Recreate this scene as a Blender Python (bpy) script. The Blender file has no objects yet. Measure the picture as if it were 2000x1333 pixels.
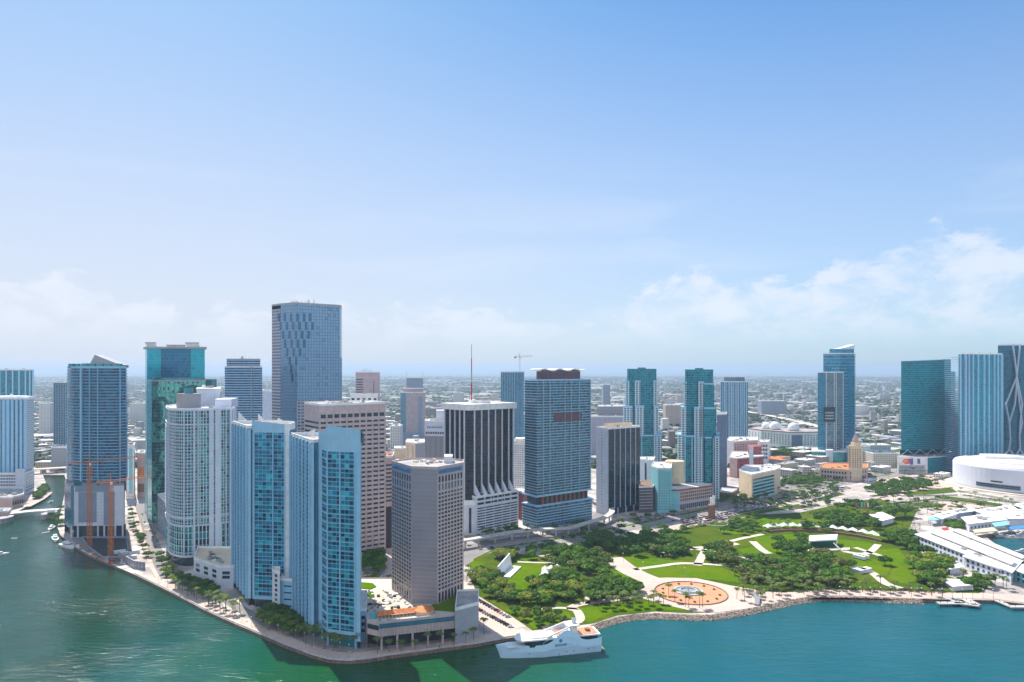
import bpy, math, random
from mathutils import Vector
from mathutils.geometry import tessellate_polygon
R = math.radians
rnd = random.Random(7)
sc = bpy.context.scene
C = sc.collection
# ---------------------------------------------------------------- camera
H, F, HY = 185.0, 1333.3, 722.0          # eye height (m); focal length and horizon row of the survey picture
cd = bpy.data.cameras.new("Camera")
cam = bpy.data.objects.new("Camera", cd); C.objects.link(cam)
cam.location = (0, 0, H); cam.rotation_euler = (R(90), 0, 0)
cd.sensor_width = 36; cd.lens = F / 2000 * 36
cd.shift_y = (HY - 666.5) / 2000
cd.clip_start = 1; cd.clip_end = 200000
sc.camera = cam
sc.view_settings.view_transform = 'Standard'; sc.view_settings.look = 'None'
sc.view_settings.exposure = 0.85; sc.view_settings.gamma = 1
sc.cycles.use_denoising = True
sc.cycles.max_bounces = 6; sc.cycles.volume_bounces = 0; sc.cycles.diffuse_bounces = 3; sc.cycles.glossy_bounces = 3
sc.cycles.sample_clamp_indirect = 4
# ---------------------------------------------------------------- sun and sky
SUN_EL, SUN_AZ = R(52), R(-31)           # behind the city, to the left
sd = bpy.data.lights.new("Sun", 'SUN'); sd.energy = 4.1; sd.angle = R(0.5); sd.color = (1.0, 0.93, 0.84)
sun = bpy.data.objects.new("Sun", sd); C.objects.link(sun)
sv = Vector((math.sin(SUN_AZ)*math.cos(SUN_EL), math.cos(SUN_AZ)*math.cos(SUN_EL), math.sin(SUN_EL)))
sun.rotation_euler = sv.to_track_quat('Z', 'Y').to_euler(); sun.location = (0, 0, 500)

# ---- tiny node helper
class NT:
    def __init__(s, tree): s.t = tree; s.n = tree.nodes; s.l = tree.links
    def node(s, typ, **kw):
        nd = s.n.new(typ)
        for k, v in kw.items(): setattr(nd, k, v)
        return nd
    def put(s, sock, v):
        if isinstance(v, bpy.types.NodeSocket): s.l.new(v, sock)
        elif v is not None:
            if sock.type == 'RGBA' and len(v) == 3: v = (*v, 1)
            sock.default_value = v
    def m(s, op, a, b=None, c=None, clamp=False):
        nd = s.node('ShaderNodeMath', operation=op, use_clamp=clamp)
        s.put(nd.inputs[0], a)
        if b is not None: s.put(nd.inputs[1], b)
        if c is not None: s.put(nd.inputs[2], c)
        return nd.outputs[0]
    def mix(s, f, a, b, bt='MIX'):
        nd = s.node('ShaderNodeMix', data_type='RGBA', blend_type=bt)
        s.put(nd.inputs[0], f); s.put(nd.inputs[6], a); s.put(nd.inputs[7], b)
        return nd.outputs[2]
    def mapr(s, v, a, b, c=0.0, d=1.0, smooth=True):
        nd = s.node('ShaderNodeMapRange', interpolation_type='SMOOTHSTEP' if smooth else 'LINEAR')
        s.put(nd.inputs[0], v); nd.inputs[1].default_value = a; nd.inputs[2].default_value = b
        nd.inputs[3].default_value = c; nd.inputs[4].default_value = d
        return nd.outputs[0]
    def noise(s, vec, scale, detail=3.0, rough=0.5, dist=0.0):
        nd = s.node('ShaderNodeTexNoise'); s.put(nd.inputs['Vector'], vec)
        nd.inputs['Scale'].default_value = scale; nd.inputs['Detail'].default_value = detail
        nd.inputs['Roughness'].default_value = rough; nd.inputs['Distortion'].default_value = dist
        return nd.outputs[0]
    def comb(s, x, y, z):
        nd = s.node('ShaderNodeCombineXYZ'); s.put(nd.inputs[0], x); s.put(nd.inputs[1], y); s.put(nd.inputs[2], z)
        return nd.outputs[0]
    def sep(s, v):
        nd = s.node('ShaderNodeSeparateXYZ'); s.put(nd.inputs[0], v); return nd.outputs

w = bpy.data.worlds.new("World"); sc.world = w; w.use_nodes = True
t = NT(w.node_tree); bg = w.node_tree.nodes['Background']
sky = t.node('ShaderNodeTexSky', sky_type='NISHITA', sun_disc=False, sun_elevation=SUN_EL, sun_rotation=SUN_AZ,
             altitude=100, air_density=1.0, dust_density=0.8, ozone_density=2.0)
tc = t.node('ShaderNodeTexCoord')
dx, dy, dz = t.sep(tc.outputs['Generated'])
az = t.m('ARCTAN2', dx, dy)                       # bearing from straight ahead
el = t.m('ARCSINE', dz)
# cumulus banks low over the horizon, thickest to the right
cv = t.comb(t.m('MULTIPLY', az, 9.0), t.m('MULTIPLY', el, 17.0), 3.3)
n1 = t.noise(cv, 1.6, 9, 0.64, 0.25)
bank = t.m('ADD', t.mapr(az, -0.75, -0.25, 0.115, 0.092), t.mapr(az, 0.05, 0.5, 0.0, 0.062))   # top of the bank (rad)
big = t.noise(t.comb(t.m('MULTIPLY', az, 3.2), 0.0, 8.1), 1.0, 3, 0.6)
top = t.m('MULTIPLY', bank, t.m('MULTIPLY_ADD', big, 1.7, 0.15))
dens = t.m('SUBTRACT', t.m('MULTIPLY_ADD', t.m('SUBTRACT', n1, 0.5), 0.13, top), el)
cm = t.mapr(dens, 0.0, 0.022)
fade = t.mapr(el, 0.02, 0.075)
cm = t.m('MULTIPLY', t.m('MULTIPLY', cm, fade), t.mapr(n1, 0.36, 0.62, 0.12, 0.68))
wisp = t.noise(t.comb(t.m('MULTIPLY', az, 2.2), t.m('MULTIPLY', el, 14.0), 1.7), 1.0, 5, 0.55, 0.5)
wm = t.m('MULTIPLY', t.m('MULTIPLY', t.mapr(wisp, 0.5, 0.75, 0, 0.25), t.mapr(el, 0.02, 0.10)), t.mapr(el, 0.34, 0.16))
veil = t.m('MULTIPLY', t.mapr(el, 0.66, 0.0, 0.0, 0.88), t.mapr(az, -0.6, 0.75, 1.0, 0.62))   # humid white air low in the sky
skyc = t.mix(1.0, sky.outputs[0], t.mix(t.mapr(az, -0.5, 0.7), (0.60, 0.95, 1.13), (0.40, 1.03, 1.42)), 'MULTIPLY')
cl = t.mix(veil, skyc, (6.55, 6.65, 7.65))
cl = t.mix(wm, cl, (7.4, 8.0, 8.8))
cl = t.mix(cm, cl, (7.6, 8.0, 8.8))
# added cumulus field, unseen behind the viewer, brightens the shaded facades
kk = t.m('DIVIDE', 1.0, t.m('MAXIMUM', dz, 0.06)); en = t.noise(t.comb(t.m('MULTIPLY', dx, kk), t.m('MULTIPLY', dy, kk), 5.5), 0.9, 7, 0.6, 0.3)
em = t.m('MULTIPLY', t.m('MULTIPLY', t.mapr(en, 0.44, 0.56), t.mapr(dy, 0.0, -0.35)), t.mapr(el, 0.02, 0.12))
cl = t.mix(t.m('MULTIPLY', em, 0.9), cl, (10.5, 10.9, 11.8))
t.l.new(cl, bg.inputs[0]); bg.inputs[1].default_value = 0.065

# ---------------------------------------------------------------- geometry helpers
def at(px, Y): return ((px - 1000) * Y / F, Y)
def gp(px, py, z=0.0):
    Y = (H - z) * F / (py - HY); return at(px, Y)
def zat(py, Y): return H - (py - HY) * Y / F
def area(p): return sum(p[i][0]*p[(i+1) % len(p)][1] - p[(i+1) % len(p)][0]*p[i][1] for i in range(len(p))) / 2
def ccw(p): return list(p) if area(p) > 0 else list(p)[::-1]
def box3(pl, pc, pr, Yc, th=36.0, dl=None, dr=None):
    """rectangle in plan: near corner at pc, left end seen at pl, right end at pr, right wall bearing th. order C,R,B,L (ccw)"""
    a = R(th); P = Vector(at(pc, Yc)); L = Vector((-math.sin(a), math.cos(a))); Rr = Vector((math.cos(a), math.sin(a)))
    def tt(d, px):
        k = (px - 1000) / F; return (k*P.y - P.x) / (d.x - k*d.y)
    tl = dl if dl else tt(L, pl); tr = dr if dr else tt(Rr, pr)
    return [tuple(P), tuple(P + Rr*tr), tuple(P + Rr*tr + L*tl), tuple(P + L*tl)]
def offset(poly, d):
    p = [Vector(q) for q in ccw(poly)]; n = len(p); out = []
    for i in range(n):
        a, b, c = p[i-1], p[i], p[(i+1) % n]
        e1 = (b-a).normalized(); e2 = (c-b).normalized()
        n1 = Vector((e1.y, -e1.x)); n2 = Vector((e2.y, -e2.x))
        m = (n1+n2); k = max(0.35, m.length_squared/2)
        out.append(tuple(b + m * (d / k)))
    return out
def circle(cx, cy, r, n=32, a0=0.0, a1=360.0, ry=None):
    full = abs(a1-a0) >= 360; k = n if full else n+1
    return [(cx + r*math.cos(R(a0+(a1-a0)*i/n)), cy + (ry or r)*math.sin(R(a0+(a1-a0)*i/n))) for i in range(k)]

class MB:
    def __init__(s): s.v = []; s.f = []; s.uv = []; s.mi = []
    def face(s, pts, uvs=None, m=0):
        b = len(s.v); s.v += [tuple(p) for p in pts]; s.f.append(tuple(range(b, b+len(pts))))
        s.uv += list(uvs) if uvs else [(p[0], p[1]) for p in pts]; s.mi.append(m); return s
    def wall(s, p, q, z0, z1, u0=0.0, m=0, z1b=None):
        l = math.dist(p[:2], q[:2]); z1b = z1 if z1b is None else z1b
        return s.face([(p[0], p[1], z0), (q[0], q[1], z0), (q[0], q[1], z1b), (p[0], p[1], z1)],
                      [(u0, z0), (u0+l, z0), (u0+l, z1b), (u0, z1)], m)
    def prism(s, poly, z0, z1, m=0, mt=None, bottom=False, u0=0.0):
        poly = ccw(poly); n = len(poly); u = u0
        for i in range(n):
            p, q = poly[i], poly[(i+1) % n]; s.wall(p, q, z0, z1, u, m); u += math.dist(p, q)
        s.cap(poly, z1, m if mt is None else mt)
        if bottom: s.cap(poly, z0, m, True)
        return s
    def cap(s, poly, z, m=0, flip=False, holes=()):
        loops = [[Vector((x, y, 0)) for x, y in ccw(poly)]] + [[Vector((x, y, 0)) for x, y in h] for h in holes]
        flat = [v for l in loops for v in l]
        for tri in tessellate_polygon(loops):
            a, b, c = (flat[i] for i in tri)
            cr = (b-a).cross(c-a).z
            if abs(cr) < 1e-9: continue
            if (cr < 0) != flip: b, c = c, b
            s.face([(a.x, a.y, z), (b.x, b.y, z), (c.x, c.y, z)], None, m)
        return s
    def ring(s, poly, z0, z1, th, m=0):
        o = ccw(poly); i_ = offset(o, -th); n = len(o); u = 0
        for k in range(n):
            p, q, a, b = o[k], o[(k+1) % n], i_[k], i_[(k+1) % n]
            s.wall(p, q, z0, z1, u, m); s.wall(b, a, z0, z1, u, m)
            s.face([(p[0], p[1], z1), (q[0], q[1], z1), (b[0], b[1], z1), (a[0], a[1], z1)], None, m); u += math.dist(p, q)
        return s
    def box(s, c, sz, rot=0.0, m=0):
        cx, cy, z = c; hx, hy = sz[0]/2, sz[1]/2; co, si = math.cos(rot), math.sin(rot)
        p = [(cx + x*co - y*si, cy + x*si + y*co) for x, y in ((-hx, -hy), (hx, -hy), (hx, hy), (-hx, hy))]
        return s.prism(p, z, z+sz[2], m, bottom=True)
    def bar(s, a, b, r, m=0, n=6, r2=None):
        a, b = Vector(a), Vector(b); d = (b-a).normalized(); r2 = r if r2 is None else r2
        u = d.orthogonal().normalized(); v = d.cross(u); L = (b-a).length
        A = [a + (u*math.cos(2*math.pi*i/n) + v*math.sin(2*math.pi*i/n))*r for i in range(n)]
        B = [b + (u*math.cos(2*math.pi*i/n) + v*math.sin(2*math.pi*i/n))*r2 for i in range(n)]
        for i in range(n):
            j = (i+1) % n; s.face([A[i], A[j], B[j], B[i]], [(i, 0), (i+1, 0), (i+1, L), (i, L)], m)
        s.face(B, None, m); s.face(A[::-1], None, m); return s
    def path(s, pts, wd, z, m=0, th=0.0):
        """flat ribbon along pts; with th a slab of that thickness"""
        P = [Vector(p) for p in pts]; n = len(P); Lf, Rt = [], []
        for i in range(n):
            d = (P[min(i+1, n-1)] - P[max(i-1, 0)]).normalized(); nn = Vector((-d.y, d.x)) * wd/2
            Lf.append(P[i]+nn); Rt.append(P[i]-nn)
        zz = z if isinstance(z, (list, tuple)) else [z]*n
        u = 0
        for i in range(n-1):
            l = (P[i+1]-P[i]).length
            s.face([(*Rt[i], zz[i]), (*Rt[i+1], zz[i+1]), (*Lf[i+1], zz[i+1]), (*Lf[i], zz[i])], [(0, u), (0, u+l), (wd, u+l), (wd, u)], m)
            if th:
                s.face([(*Rt[i], zz[i]-th), (*Rt[i+1], zz[i+1]-th), (*Rt[i+1], zz[i+1]), (*Rt[i], zz[i])], None, m)
                s.face([(*Lf[i+1], zz[i+1]-th), (*Lf[i], zz[i]-th), (*Lf[i], zz[i]), (*Lf[i+1], zz[i+1])], None, m)
                s.face([(*Lf[i], zz[i]-th), (*Lf[i+1], zz[i+1]-th), (*Rt[i+1], zz[i+1]-th), (*Rt[i], zz[i]-th)], None, m)
            u += l
        return s
    def mesh(s, name, mats, off=(0, 0, 0), smooth=False):
        me = bpy.data.meshes.new(name)
        me.from_pydata([(x-off[0], y-off[1], z-off[2]) for x, y, z in s.v], [], s.f)
        ul = me.uv_layers.new(name='UVMap'); ul.data.foreach_set('uv', [c for uv in s.uv for c in uv])
        mats = mats if isinstance(mats, (list, tuple)) else [mats]
        for m_ in mats: me.materials.append(m_)
        if len(mats) > 1: me.polygons.foreach_set('material_index', s.mi)
        if smooth: me.polygons.foreach_set('use_smooth', [True]*len(s.f))
        me.update(); return me
    def build(s, name, mats, parent=None, smooth=False):
        off = parent.location if parent else (0, 0, 0)
        if parent is not None and parent.parent is not None: off = Vector(parent.location) + parent.parent.location
        me = s.mesh(name, mats, off, smooth); o = bpy.data.objects.new(name, me); C.objects.link(o); o.parent = parent
        return o
def tag(o, label=None, cat=None, group=None, kind=None):
    for k, v in (('label', label), ('category', cat), ('group', group), ('kind', kind)):
        if v: o[k] = v
    return o
def thing(name, label, cat, loc, rz=0.0, group=None):
    o = bpy.data.objects.new(name, None); C.objects.link(o); o.location = loc; o.rotation_euler = (0, 0, rz)
    o.empty_display_size = 2
    return tag(o, label, cat, group)
def linked(name, me, parent, loc=(0, 0, 0), rz=0.0, s=None):
    o = bpy.data.objects.new(name, me); C.objects.link(o); o.parent = parent; o.location = loc; o.rotation_euler = (0, 0, rz)
    if s: o.scale = s
    return o
def copy_thing(src, loc, rz=0.0, s=1.0, label=None, group=None):
    r = src.copy(); C.objects.link(r); r.location = loc; r.rotation_euler = (0, 0, rz); r.scale = (s, s, s) if not isinstance(s, tuple) else s
    if label: r['label'] = label
    if group: r['group'] = group
    for ch in src.children:
        c = ch.copy(); C.objects.link(c); c.parent = r
        for g in ch.children:
            d = g.copy(); C.objects.link(d); d.parent = c
    return r

# ---------------------------------------------------------------- materials
def bsdf(name):
    m = bpy.data.materials.new(name); m.use_nodes = True
    return m, NT(m.node_tree), m.node_tree.nodes['Principled BSDF']
def plain(name, col, rough=0.7, metal=0.0, var=0.12, scale=0.15, spec=0.3):
    m, t, b = bsdf(name); g = t.node('ShaderNodeNewGeometry')
    n = t.noise(g.outputs['Position'], scale, 4, 0.6)
    mp = t.node('ShaderNodeMapping'); t.l.new(g.outputs['Position'], mp.inputs[0]); mp.inputs['Scale'].default_value = (1, 1, 0.12)
    n2 = t.noise(mp.outputs[0], 0.5, 5, 0.7); n = t.m('ADD', t.m('MULTIPLY', n, 0.6), t.m('MULTIPLY', n2, 0.4))
    k = t.mapr(n, 0.35, 0.65, 1-var, 1+var)
    v = t.node('ShaderNodeVectorMath', operation='SCALE'); v.inputs[0].default_value = col; t.l.new(k, v.inputs[3])
    t.l.new(v.outputs[0], b.inputs['Base Color'])
    b.inputs['Roughness'].default_value = rough; b.inputs['Metallic'].default_value = metal
    b.inputs['Specular IOR Level'].default_value = spec
    return m
def fac(name, cw, ch, fr, ga, gb, dark=(0.01, 0.02, 0.03), df=0.15, fu=0.12, fv=0.12, rough=0.12, metal=0.55,
        jit=0.02, fu2=None, fv2=None, curtain=None, big=0.25, bigs=0.02, painted_refl=None):
    """wall of repeated bays: frame colour fr covers the first fu / fv share of each cell, glass the rest; each pane has its own tint and tilt"""
    ga, gb, dark = [tuple(c*.74 for c in q) for q in (ga, gb, dark)]; metal *= .6
    m, t, b = bsdf(name)
    uv = t.node('ShaderNodeUVMap'); u, v, _ = t.sep(uv.outputs[0])
    us = t.m('DIVIDE', u, cw); vs = t.m('DIVIDE', v, ch)
    cu, cv_ = t.m('FLOOR', us), t.m('FLOOR', vs); fu_, fv_ = t.m('FRACT', us), t.m('FRACT', vs)
    wn = t.node('ShaderNodeTexWhiteNoise', noise_dimensions='3D'); t.l.new(t.comb(cu, cv_, 0.5), wn.inputs['Vector'])
    r1 = wn.outputs[0]; rc = wn.outputs[1]; rs = t.sep(rc)
    fm = t.m('MAXIMUM', t.m('LESS_THAN', fu_, fu), t.m('LESS_THAN', fv_, fv))
    if fu2: fm = t.m('MAXIMUM', fm, t.m('GREATER_THAN', fu_, fu2))
    if fv2: fm = t.m('MAXIMUM', fm, t.m('GREATER_THAN', fv_, fv2))
    g = t.mix(r1, ga, gb)
    g = t.mix(t.m('LESS_THAN', rs[1], df), g, dark)
    if curtain: g = t.mix(t.m('GREATER_THAN', rs[2], 1-curtain[1]), g, curtain[0])  # a share of the panes takes a curtain tone
    ge = t.node('ShaderNodeNewGeometry')
    bn = t.noise(ge.outputs['Position'], bigs, 4, 0.6)
    g = t.mix(t.mapr(bn, 0.35, 0.65, 0, big), g, dark)
    if painted_refl: g = t.mix(t.mapr(t.noise(ge.outputs['Position'], painted_refl[1], 4, 0.65, 1.0), painted_refl[2], painted_refl[3]), g, painted_refl[0])  # patches standing for reflections, painted into the glass colour
    t.l.new(t.mix(fm, g, fr), b.inputs['Base Color'])
    t.l.new(t.m('MULTIPLY_ADD', fm, 0.65-rough, rough), b.inputs['Roughness'])
    t.l.new(t.m('MULTIPLY', t.m('SUBTRACT', 1.0, fm), metal), b.inputs['Metallic'])
    sc_ = t.node('ShaderNodeVectorMath', operation='SUBTRACT'); t.l.new(rc, sc_.inputs[0]); sc_.inputs[1].default_value = (0.5, 0.5, 0.5)
    ml = t.node('ShaderNodeVectorMath', operation='SCALE'); t.l.new(sc_.outputs[0], ml.inputs[0])
    t.l.new(t.m('MULTIPLY', t.m('SUBTRACT', 1.0, fm), jit*2), ml.inputs[3])
    ad = t.node('ShaderNodeVectorMath', operation='ADD'); t.l.new(ge.outputs['Normal'], ad.inputs[0]); t.l.new(ml.outputs[0], ad.inputs[1])
    nm = t.node('ShaderNodeVectorMath', operation='NORMALIZE'); t.l.new(ad.outputs[0], nm.inputs[0])
    t.l.new(nm.outputs[0], b.inputs['Normal'])
    return m
M = {}
M['white'] = plain('white_paint', (0.78, 0.78, 0.78))
M['roofwhite'] = plain('white_roof_membrane', (0.72, 0.69, 0.65), var=0.2, scale=0.08)
M['roofgrey'] = plain('grey_roof', (0.36, 0.34, 0.33), var=0.3, scale=0.1)
M['paleblue'] = plain('pale_blue_render', (0.28, 0.54, 0.74), var=0.06, scale=0.05)
M['blueband'] = plain('light_blue_render', (0.26, 0.50, 0.68), var=0.06)
M['conc'] = plain('concrete', (0.50, 0.48, 0.46), var=0.2)
M['stone'] = plain('pink_grey_stone', (0.55, 0.43, 0.42), var=0.12, scale=0.3)
M['travertine'] = plain('travertine_panels', (0.52, 0.40, 0.39), var=0.14, scale=0.25)
M['darkglass'] = plain('dark_glass', (0.03, 0.06, 0.09), 0.12, 0.4, spec=0.6)
M['blueglass'] = plain('blue_glass', (0.08, 0.22, 0.34), 0.1, 0.5, spec=0.6)
M['tealglass'] = plain('teal_glass', (0.03, 0.26, 0.30), 0.1, 0.5, spec=0.6)
M['black'] = plain('black_metal', (0.02, 0.02, 0.025), 0.5)
M['steel'] = plain('grey_steel', (0.35, 0.36, 0.38), 0.4, 0.3)
M['orange'] = plain('orange_paint', (0.62, 0.20, 0.03), 0.5)
M['red'] = plain('red_paint', (0.42, 0.05, 0.05), 0.5, var=0.35, scale=0.5)
M['cream'] = plain('cream_render', (0.68, 0.54, 0.38), var=0.1)
M['brick'] = plain('red_brick', (0.30, 0.08, 0.08), var=0.15)
M['terracotta'] = plain('orange_roof_tiles', (0.60, 0.20, 0.06), var=0.25, scale=0.6)
M['pool'] = plain('pool_water', (0.05, 0.50, 0.55), 0.1)
M['tealpaint'] = plain('teal_render', (0.22, 0.55, 0.60), var=0.06)
M['wood'] = plain('brown_wood', (0.22, 0.12, 0.07), var=0.3, scale=1.0)
M['pink'] = plain('pink_render', (0.50, 0.36, 0.33), var=0.1)
# ================================================================ SETTING: water, ground, park
def water_mat():
    m, t, b = bsdf('sea_water'); g = t.node('ShaderNodeNewGeometry'); P = g.outputs['Position']; x, y, z = t.sep(P)
    big = t.noise(P, 0.004, 4, 0.6, 0.6)
    xm = t.m('MULTIPLY_ADD', t.m('SUBTRACT', big, 0.5), 260.0, x)
    # murky grey-green river to the left, bright green shallows in the middle, teal bay to the right
    river = t.mapr(xm, -330, -150, 1, 0)
    green = t.m('MULTIPLY', t.mapr(xm, -280, -130), t.mapr(xm, -20, 110, 1, 0))
    col = t.mix(river, (0.001, 0.088, 0.110), (0.004, 0.038, 0.014))
    col = t.mix(t.m('MULTIPLY', green, 0.92), col, (0.006, 0.072, 0.010))
    sh = t.noise(P, 0.02, 4, 0.6, 0.5)
    col = t.mix(t.mapr(sh, 0.4, 0.75, 0, 0.25), col, (0.01, 0.10, 0.07))
    t.l.new(col, b.inputs['Base Color'])
    b.inputs['Roughness'].default_value = 0.08; b.inputs['IOR'].default_value = 1.33
    mp = t.node('ShaderNodeMapping'); t.l.new(P, mp.inputs[0]); mp.inputs['Scale'].default_value = (0.45, 1.25, 1); mp.inputs['Rotation'].default_value = (0, 0, R(8))
    w1 = t.noise(mp.outputs[0], 0.20, 7, 0.62, 0.9); w2 = t.noise(mp.outputs[0], 0.05, 3, 0.5)
    hgt = t.m('MULTIPLY_ADD', w2, 0.8, w1)
    bp = t.node('ShaderNodeBump'); t.l.new(hgt, bp.inputs['Height']); bp.inputs['Strength'].default_value = 1.0
    t.l.new(t.m('MULTIPLY_ADD', t.mapr(t.noise(P, 0.012, 3, 0.5), 0.3, 0.7), 0.42, 0.28), bp.inputs['Distance'])
    t.l.new(bp.outputs[0], b.inputs['Normal'])
    return m
def ground_mat():
    m, t, b = bsdf('city_ground'); g = t.node('ShaderNodeNewGeometry'); P = g.outputs['Position']; x, y, z = t.sep(P)
    n = t.noise(P, 0.05, 6, 0.7)
    vn = t.node('ShaderNodeTexVoronoi'); t.l.new(P, vn.inputs['Vector']); vn.inputs['Scale'].default_value = 0.045; vq = t.sep(vn.outputs['Color'])
    near = t.mix(t.mapr(n, 0.38, 0.62), (0.56, 0.48, 0.43), (0.34, 0.31, 0.30))
    near = t.mix(t.m('MULTIPLY', t.m('GREATER_THAN', vq[0], 0.6), 0.45), near, (0.24, 0.23, 0.23))
    near = t.mix(t.m('MULTIPLY', t.m('GREATER_THAN', vq[1], 0.8), 0.6), near, (0.66, 0.60, 0.54))
    vo = t.node('ShaderNodeTexVoronoi'); t.l.new(P, vo.inputs['Vector']); vo.inputs['Scale'].default_value = 0.028
    vs = t.sep(vo.outputs['Color'])
    urb = t.mix(t.m('GREATER_THAN', vs[0], 0.62), (0.16, 0.17, 0.16), (0.55, 0.53, 0.50))
    green = t.mix(t.noise(P, 0.06, 4, 0.7), (0.03, 0.07, 0.02), (0.10, 0.15, 0.05))
    gm = t.mapr(t.noise(P, 0.0035, 6, 0.68), 0.48, 0.60)
    far = t.mix(t.m('MAXIMUM', gm, t.m('LESS_THAN', vs[1], 0.5)), urb, green)
    t.l.new(t.mix(t.mapr(y, 1150, 1500), near, far), b.inputs['Base Color']); b.inputs['Roughness'].default_value = 0.9
    b.inputs['Specular IOR Level'].default_value = 0.1
    return m
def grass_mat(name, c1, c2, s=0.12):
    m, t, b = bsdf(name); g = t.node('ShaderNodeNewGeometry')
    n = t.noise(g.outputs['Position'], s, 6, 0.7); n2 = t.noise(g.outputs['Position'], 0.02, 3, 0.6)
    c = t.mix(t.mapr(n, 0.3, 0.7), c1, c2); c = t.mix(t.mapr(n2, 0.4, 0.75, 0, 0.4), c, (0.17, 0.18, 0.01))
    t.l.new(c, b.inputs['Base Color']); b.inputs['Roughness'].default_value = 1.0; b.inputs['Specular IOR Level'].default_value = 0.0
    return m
def pave_mat(name, c, c2, s=0.3):
    m, t, b = bsdf(name); g = t.node('ShaderNodeNewGeometry'); P = g.outputs['Position']
    n = t.noise(P, s, 5, 0.7); n2 = t.noise(P, 0.03, 4, 0.6)
    cc = t.mix(t.mapr(n, 0.3, 0.7), c, c2); cc = t.mix(t.mapr(n2, 0.45, 0.7, 0, 0.3), cc, tuple(v*0.6 for v in c))
    t.l.new(cc, b.inputs['Base Color']); b.inputs['Roughness'].default_value = 0.85; b.inputs['Specular IOR Level'].default_value = 0.15
    return m
M['water'] = water_mat(); M['ground'] = ground_mat()
M['grass'] = grass_mat('lawn_grass', (0.060, 0.140, 0.0), (0.098, 0.178, 0.001))
M['grassdark'] = grass_mat('dark_park_floor', (0.035, 0.085, 0.003), (0.08, 0.12, 0.012), 0.15)  # darker green than the lawn grass
M['asphalt'] = pave_mat('asphalt', (0.22, 0.205, 0.20), (0.28, 0.26, 0.25))
M['pave'] = pave_mat('pink_paving', (0.54, 0.41, 0.35), (0.64, 0.50, 0.43))
M['pathm'] = pave_mat('pale_path', (0.54, 0.48, 0.40), (0.62, 0.56, 0.48))
M['seawall'] = plain('seawall_stone', (0.20, 0.13, 0.10), var=0.4, scale=0.5)
M['terra'] = pave_mat('terracotta_paving', (0.62, 0.26, 0.14), (0.68, 0.33, 0.20))
M['rock'] = plain('limestone_boulder', (0.33, 0.26, 0.21), var=0.45, scale=0.5)

shore_px = [(2600, 1215), (2200, 1190), (2000, 1180), (1945, 1173), (1850, 1171), (1800, 1172), (1700, 1168), (1640, 1165), (1600, 1166), (1565, 1170), (1530, 1177),
            (1490, 1186), (1450, 1194), (1420, 1200), (1390, 1203), (1340, 1203), (1280, 1200), (1240, 1202), (1205, 1208), (1175, 1216), (1155, 1224),
            (1100, 1233), (1040, 1240), (990, 1247), (930, 1258), (850, 1269), (760, 1281), (720, 1288), (680, 1291), (645, 1289), (610, 1280), (560, 1262),
            (500, 1236), (450, 1215), (400, 1192), (330, 1155), (262, 1122), (222, 1105), (175, 1085), (145, 1068), (118, 1046), (112, 1030), (118, 1003),
            (124, 975), (130, 945), (126, 928), (84, 928), (90, 945), (97, 966), (60, 985), (28, 1003), (0, 1008), (-80, 1012), (-900, 1060)]
shore = [gp(x, y) for x, y in shore_px]
land = shore + [(-88000, 1200), (-88000, 88000), (88000, 88000), (88000, shore[0][1])]
basin = [gp(x, y) for x, y in [(1924, 1047), (2060, 1030), (2400, 1060), (2400, 1150), (2080, 1112), (2000, 1092), (1950, 1068)]]
g = MB(); lp = ccw(land)
g.cap(lp, 0.0, 0, holes=[basin])
for loop, flip in ((lp, False), (ccw(basin), True)):
    for i in range(len(loop)):
        p, q = loop[i], loop[(i+1) % len(loop)]
        if max(abs(p[0]), abs(q[0]), p[1], q[1]) > 20000: continue
        if flip: p, q = q, p
        g.wall(p, q, -6, 0, 0, 1)
gr = g.build('ground', [M['ground'], M['seawall']]); tag(gr, kind='structure')
wt = MB(); wt.face([(-88000, -140, -2.2), (88000, -140, -2.2), (88000, 3000, -2.2), (-88000, 3000, -2.2)])
tag(wt.build('water', M['water']), kind='structure')

def sheet(name, pts, mat, z, curb=0.0):
    poly = [gp(x, y) for x, y in pts]; b = MB()
    if curb: b.prism(poly, 0.0, z, 0)
    else: b.cap(poly, z)
    return tag(b.build(name, mat), kind='structure')
def smooth(pts, k=6):
    """Catmull-Rom through pts"""
    P = [pts[0]] + list(pts) + [pts[-1]]; out = []
    for i in range(1, len(P)-2):
        p0, p1, p2, p3 = P[i-1:i+3]
        for j in range(k):
            s = j/k; out.append(tuple(0.5*((2*p1[a]) + (-p0[a]+p2[a])*s + (2*p0[a]-5*p1[a]+4*p2[a]-p3[a])*s*s + (-p0[a]+3*p1[a]-3*p2[a]+p3[a])*s**3) for a in (0, 1)))
    out.append(tuple(P[-2])); return out
def ribbon(name, pts, wd, mat, z):
    return tag(MB().path(smooth([gp(x, y) for x, y in pts]), wd, z).build(name, mat), kind='structure')
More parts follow.
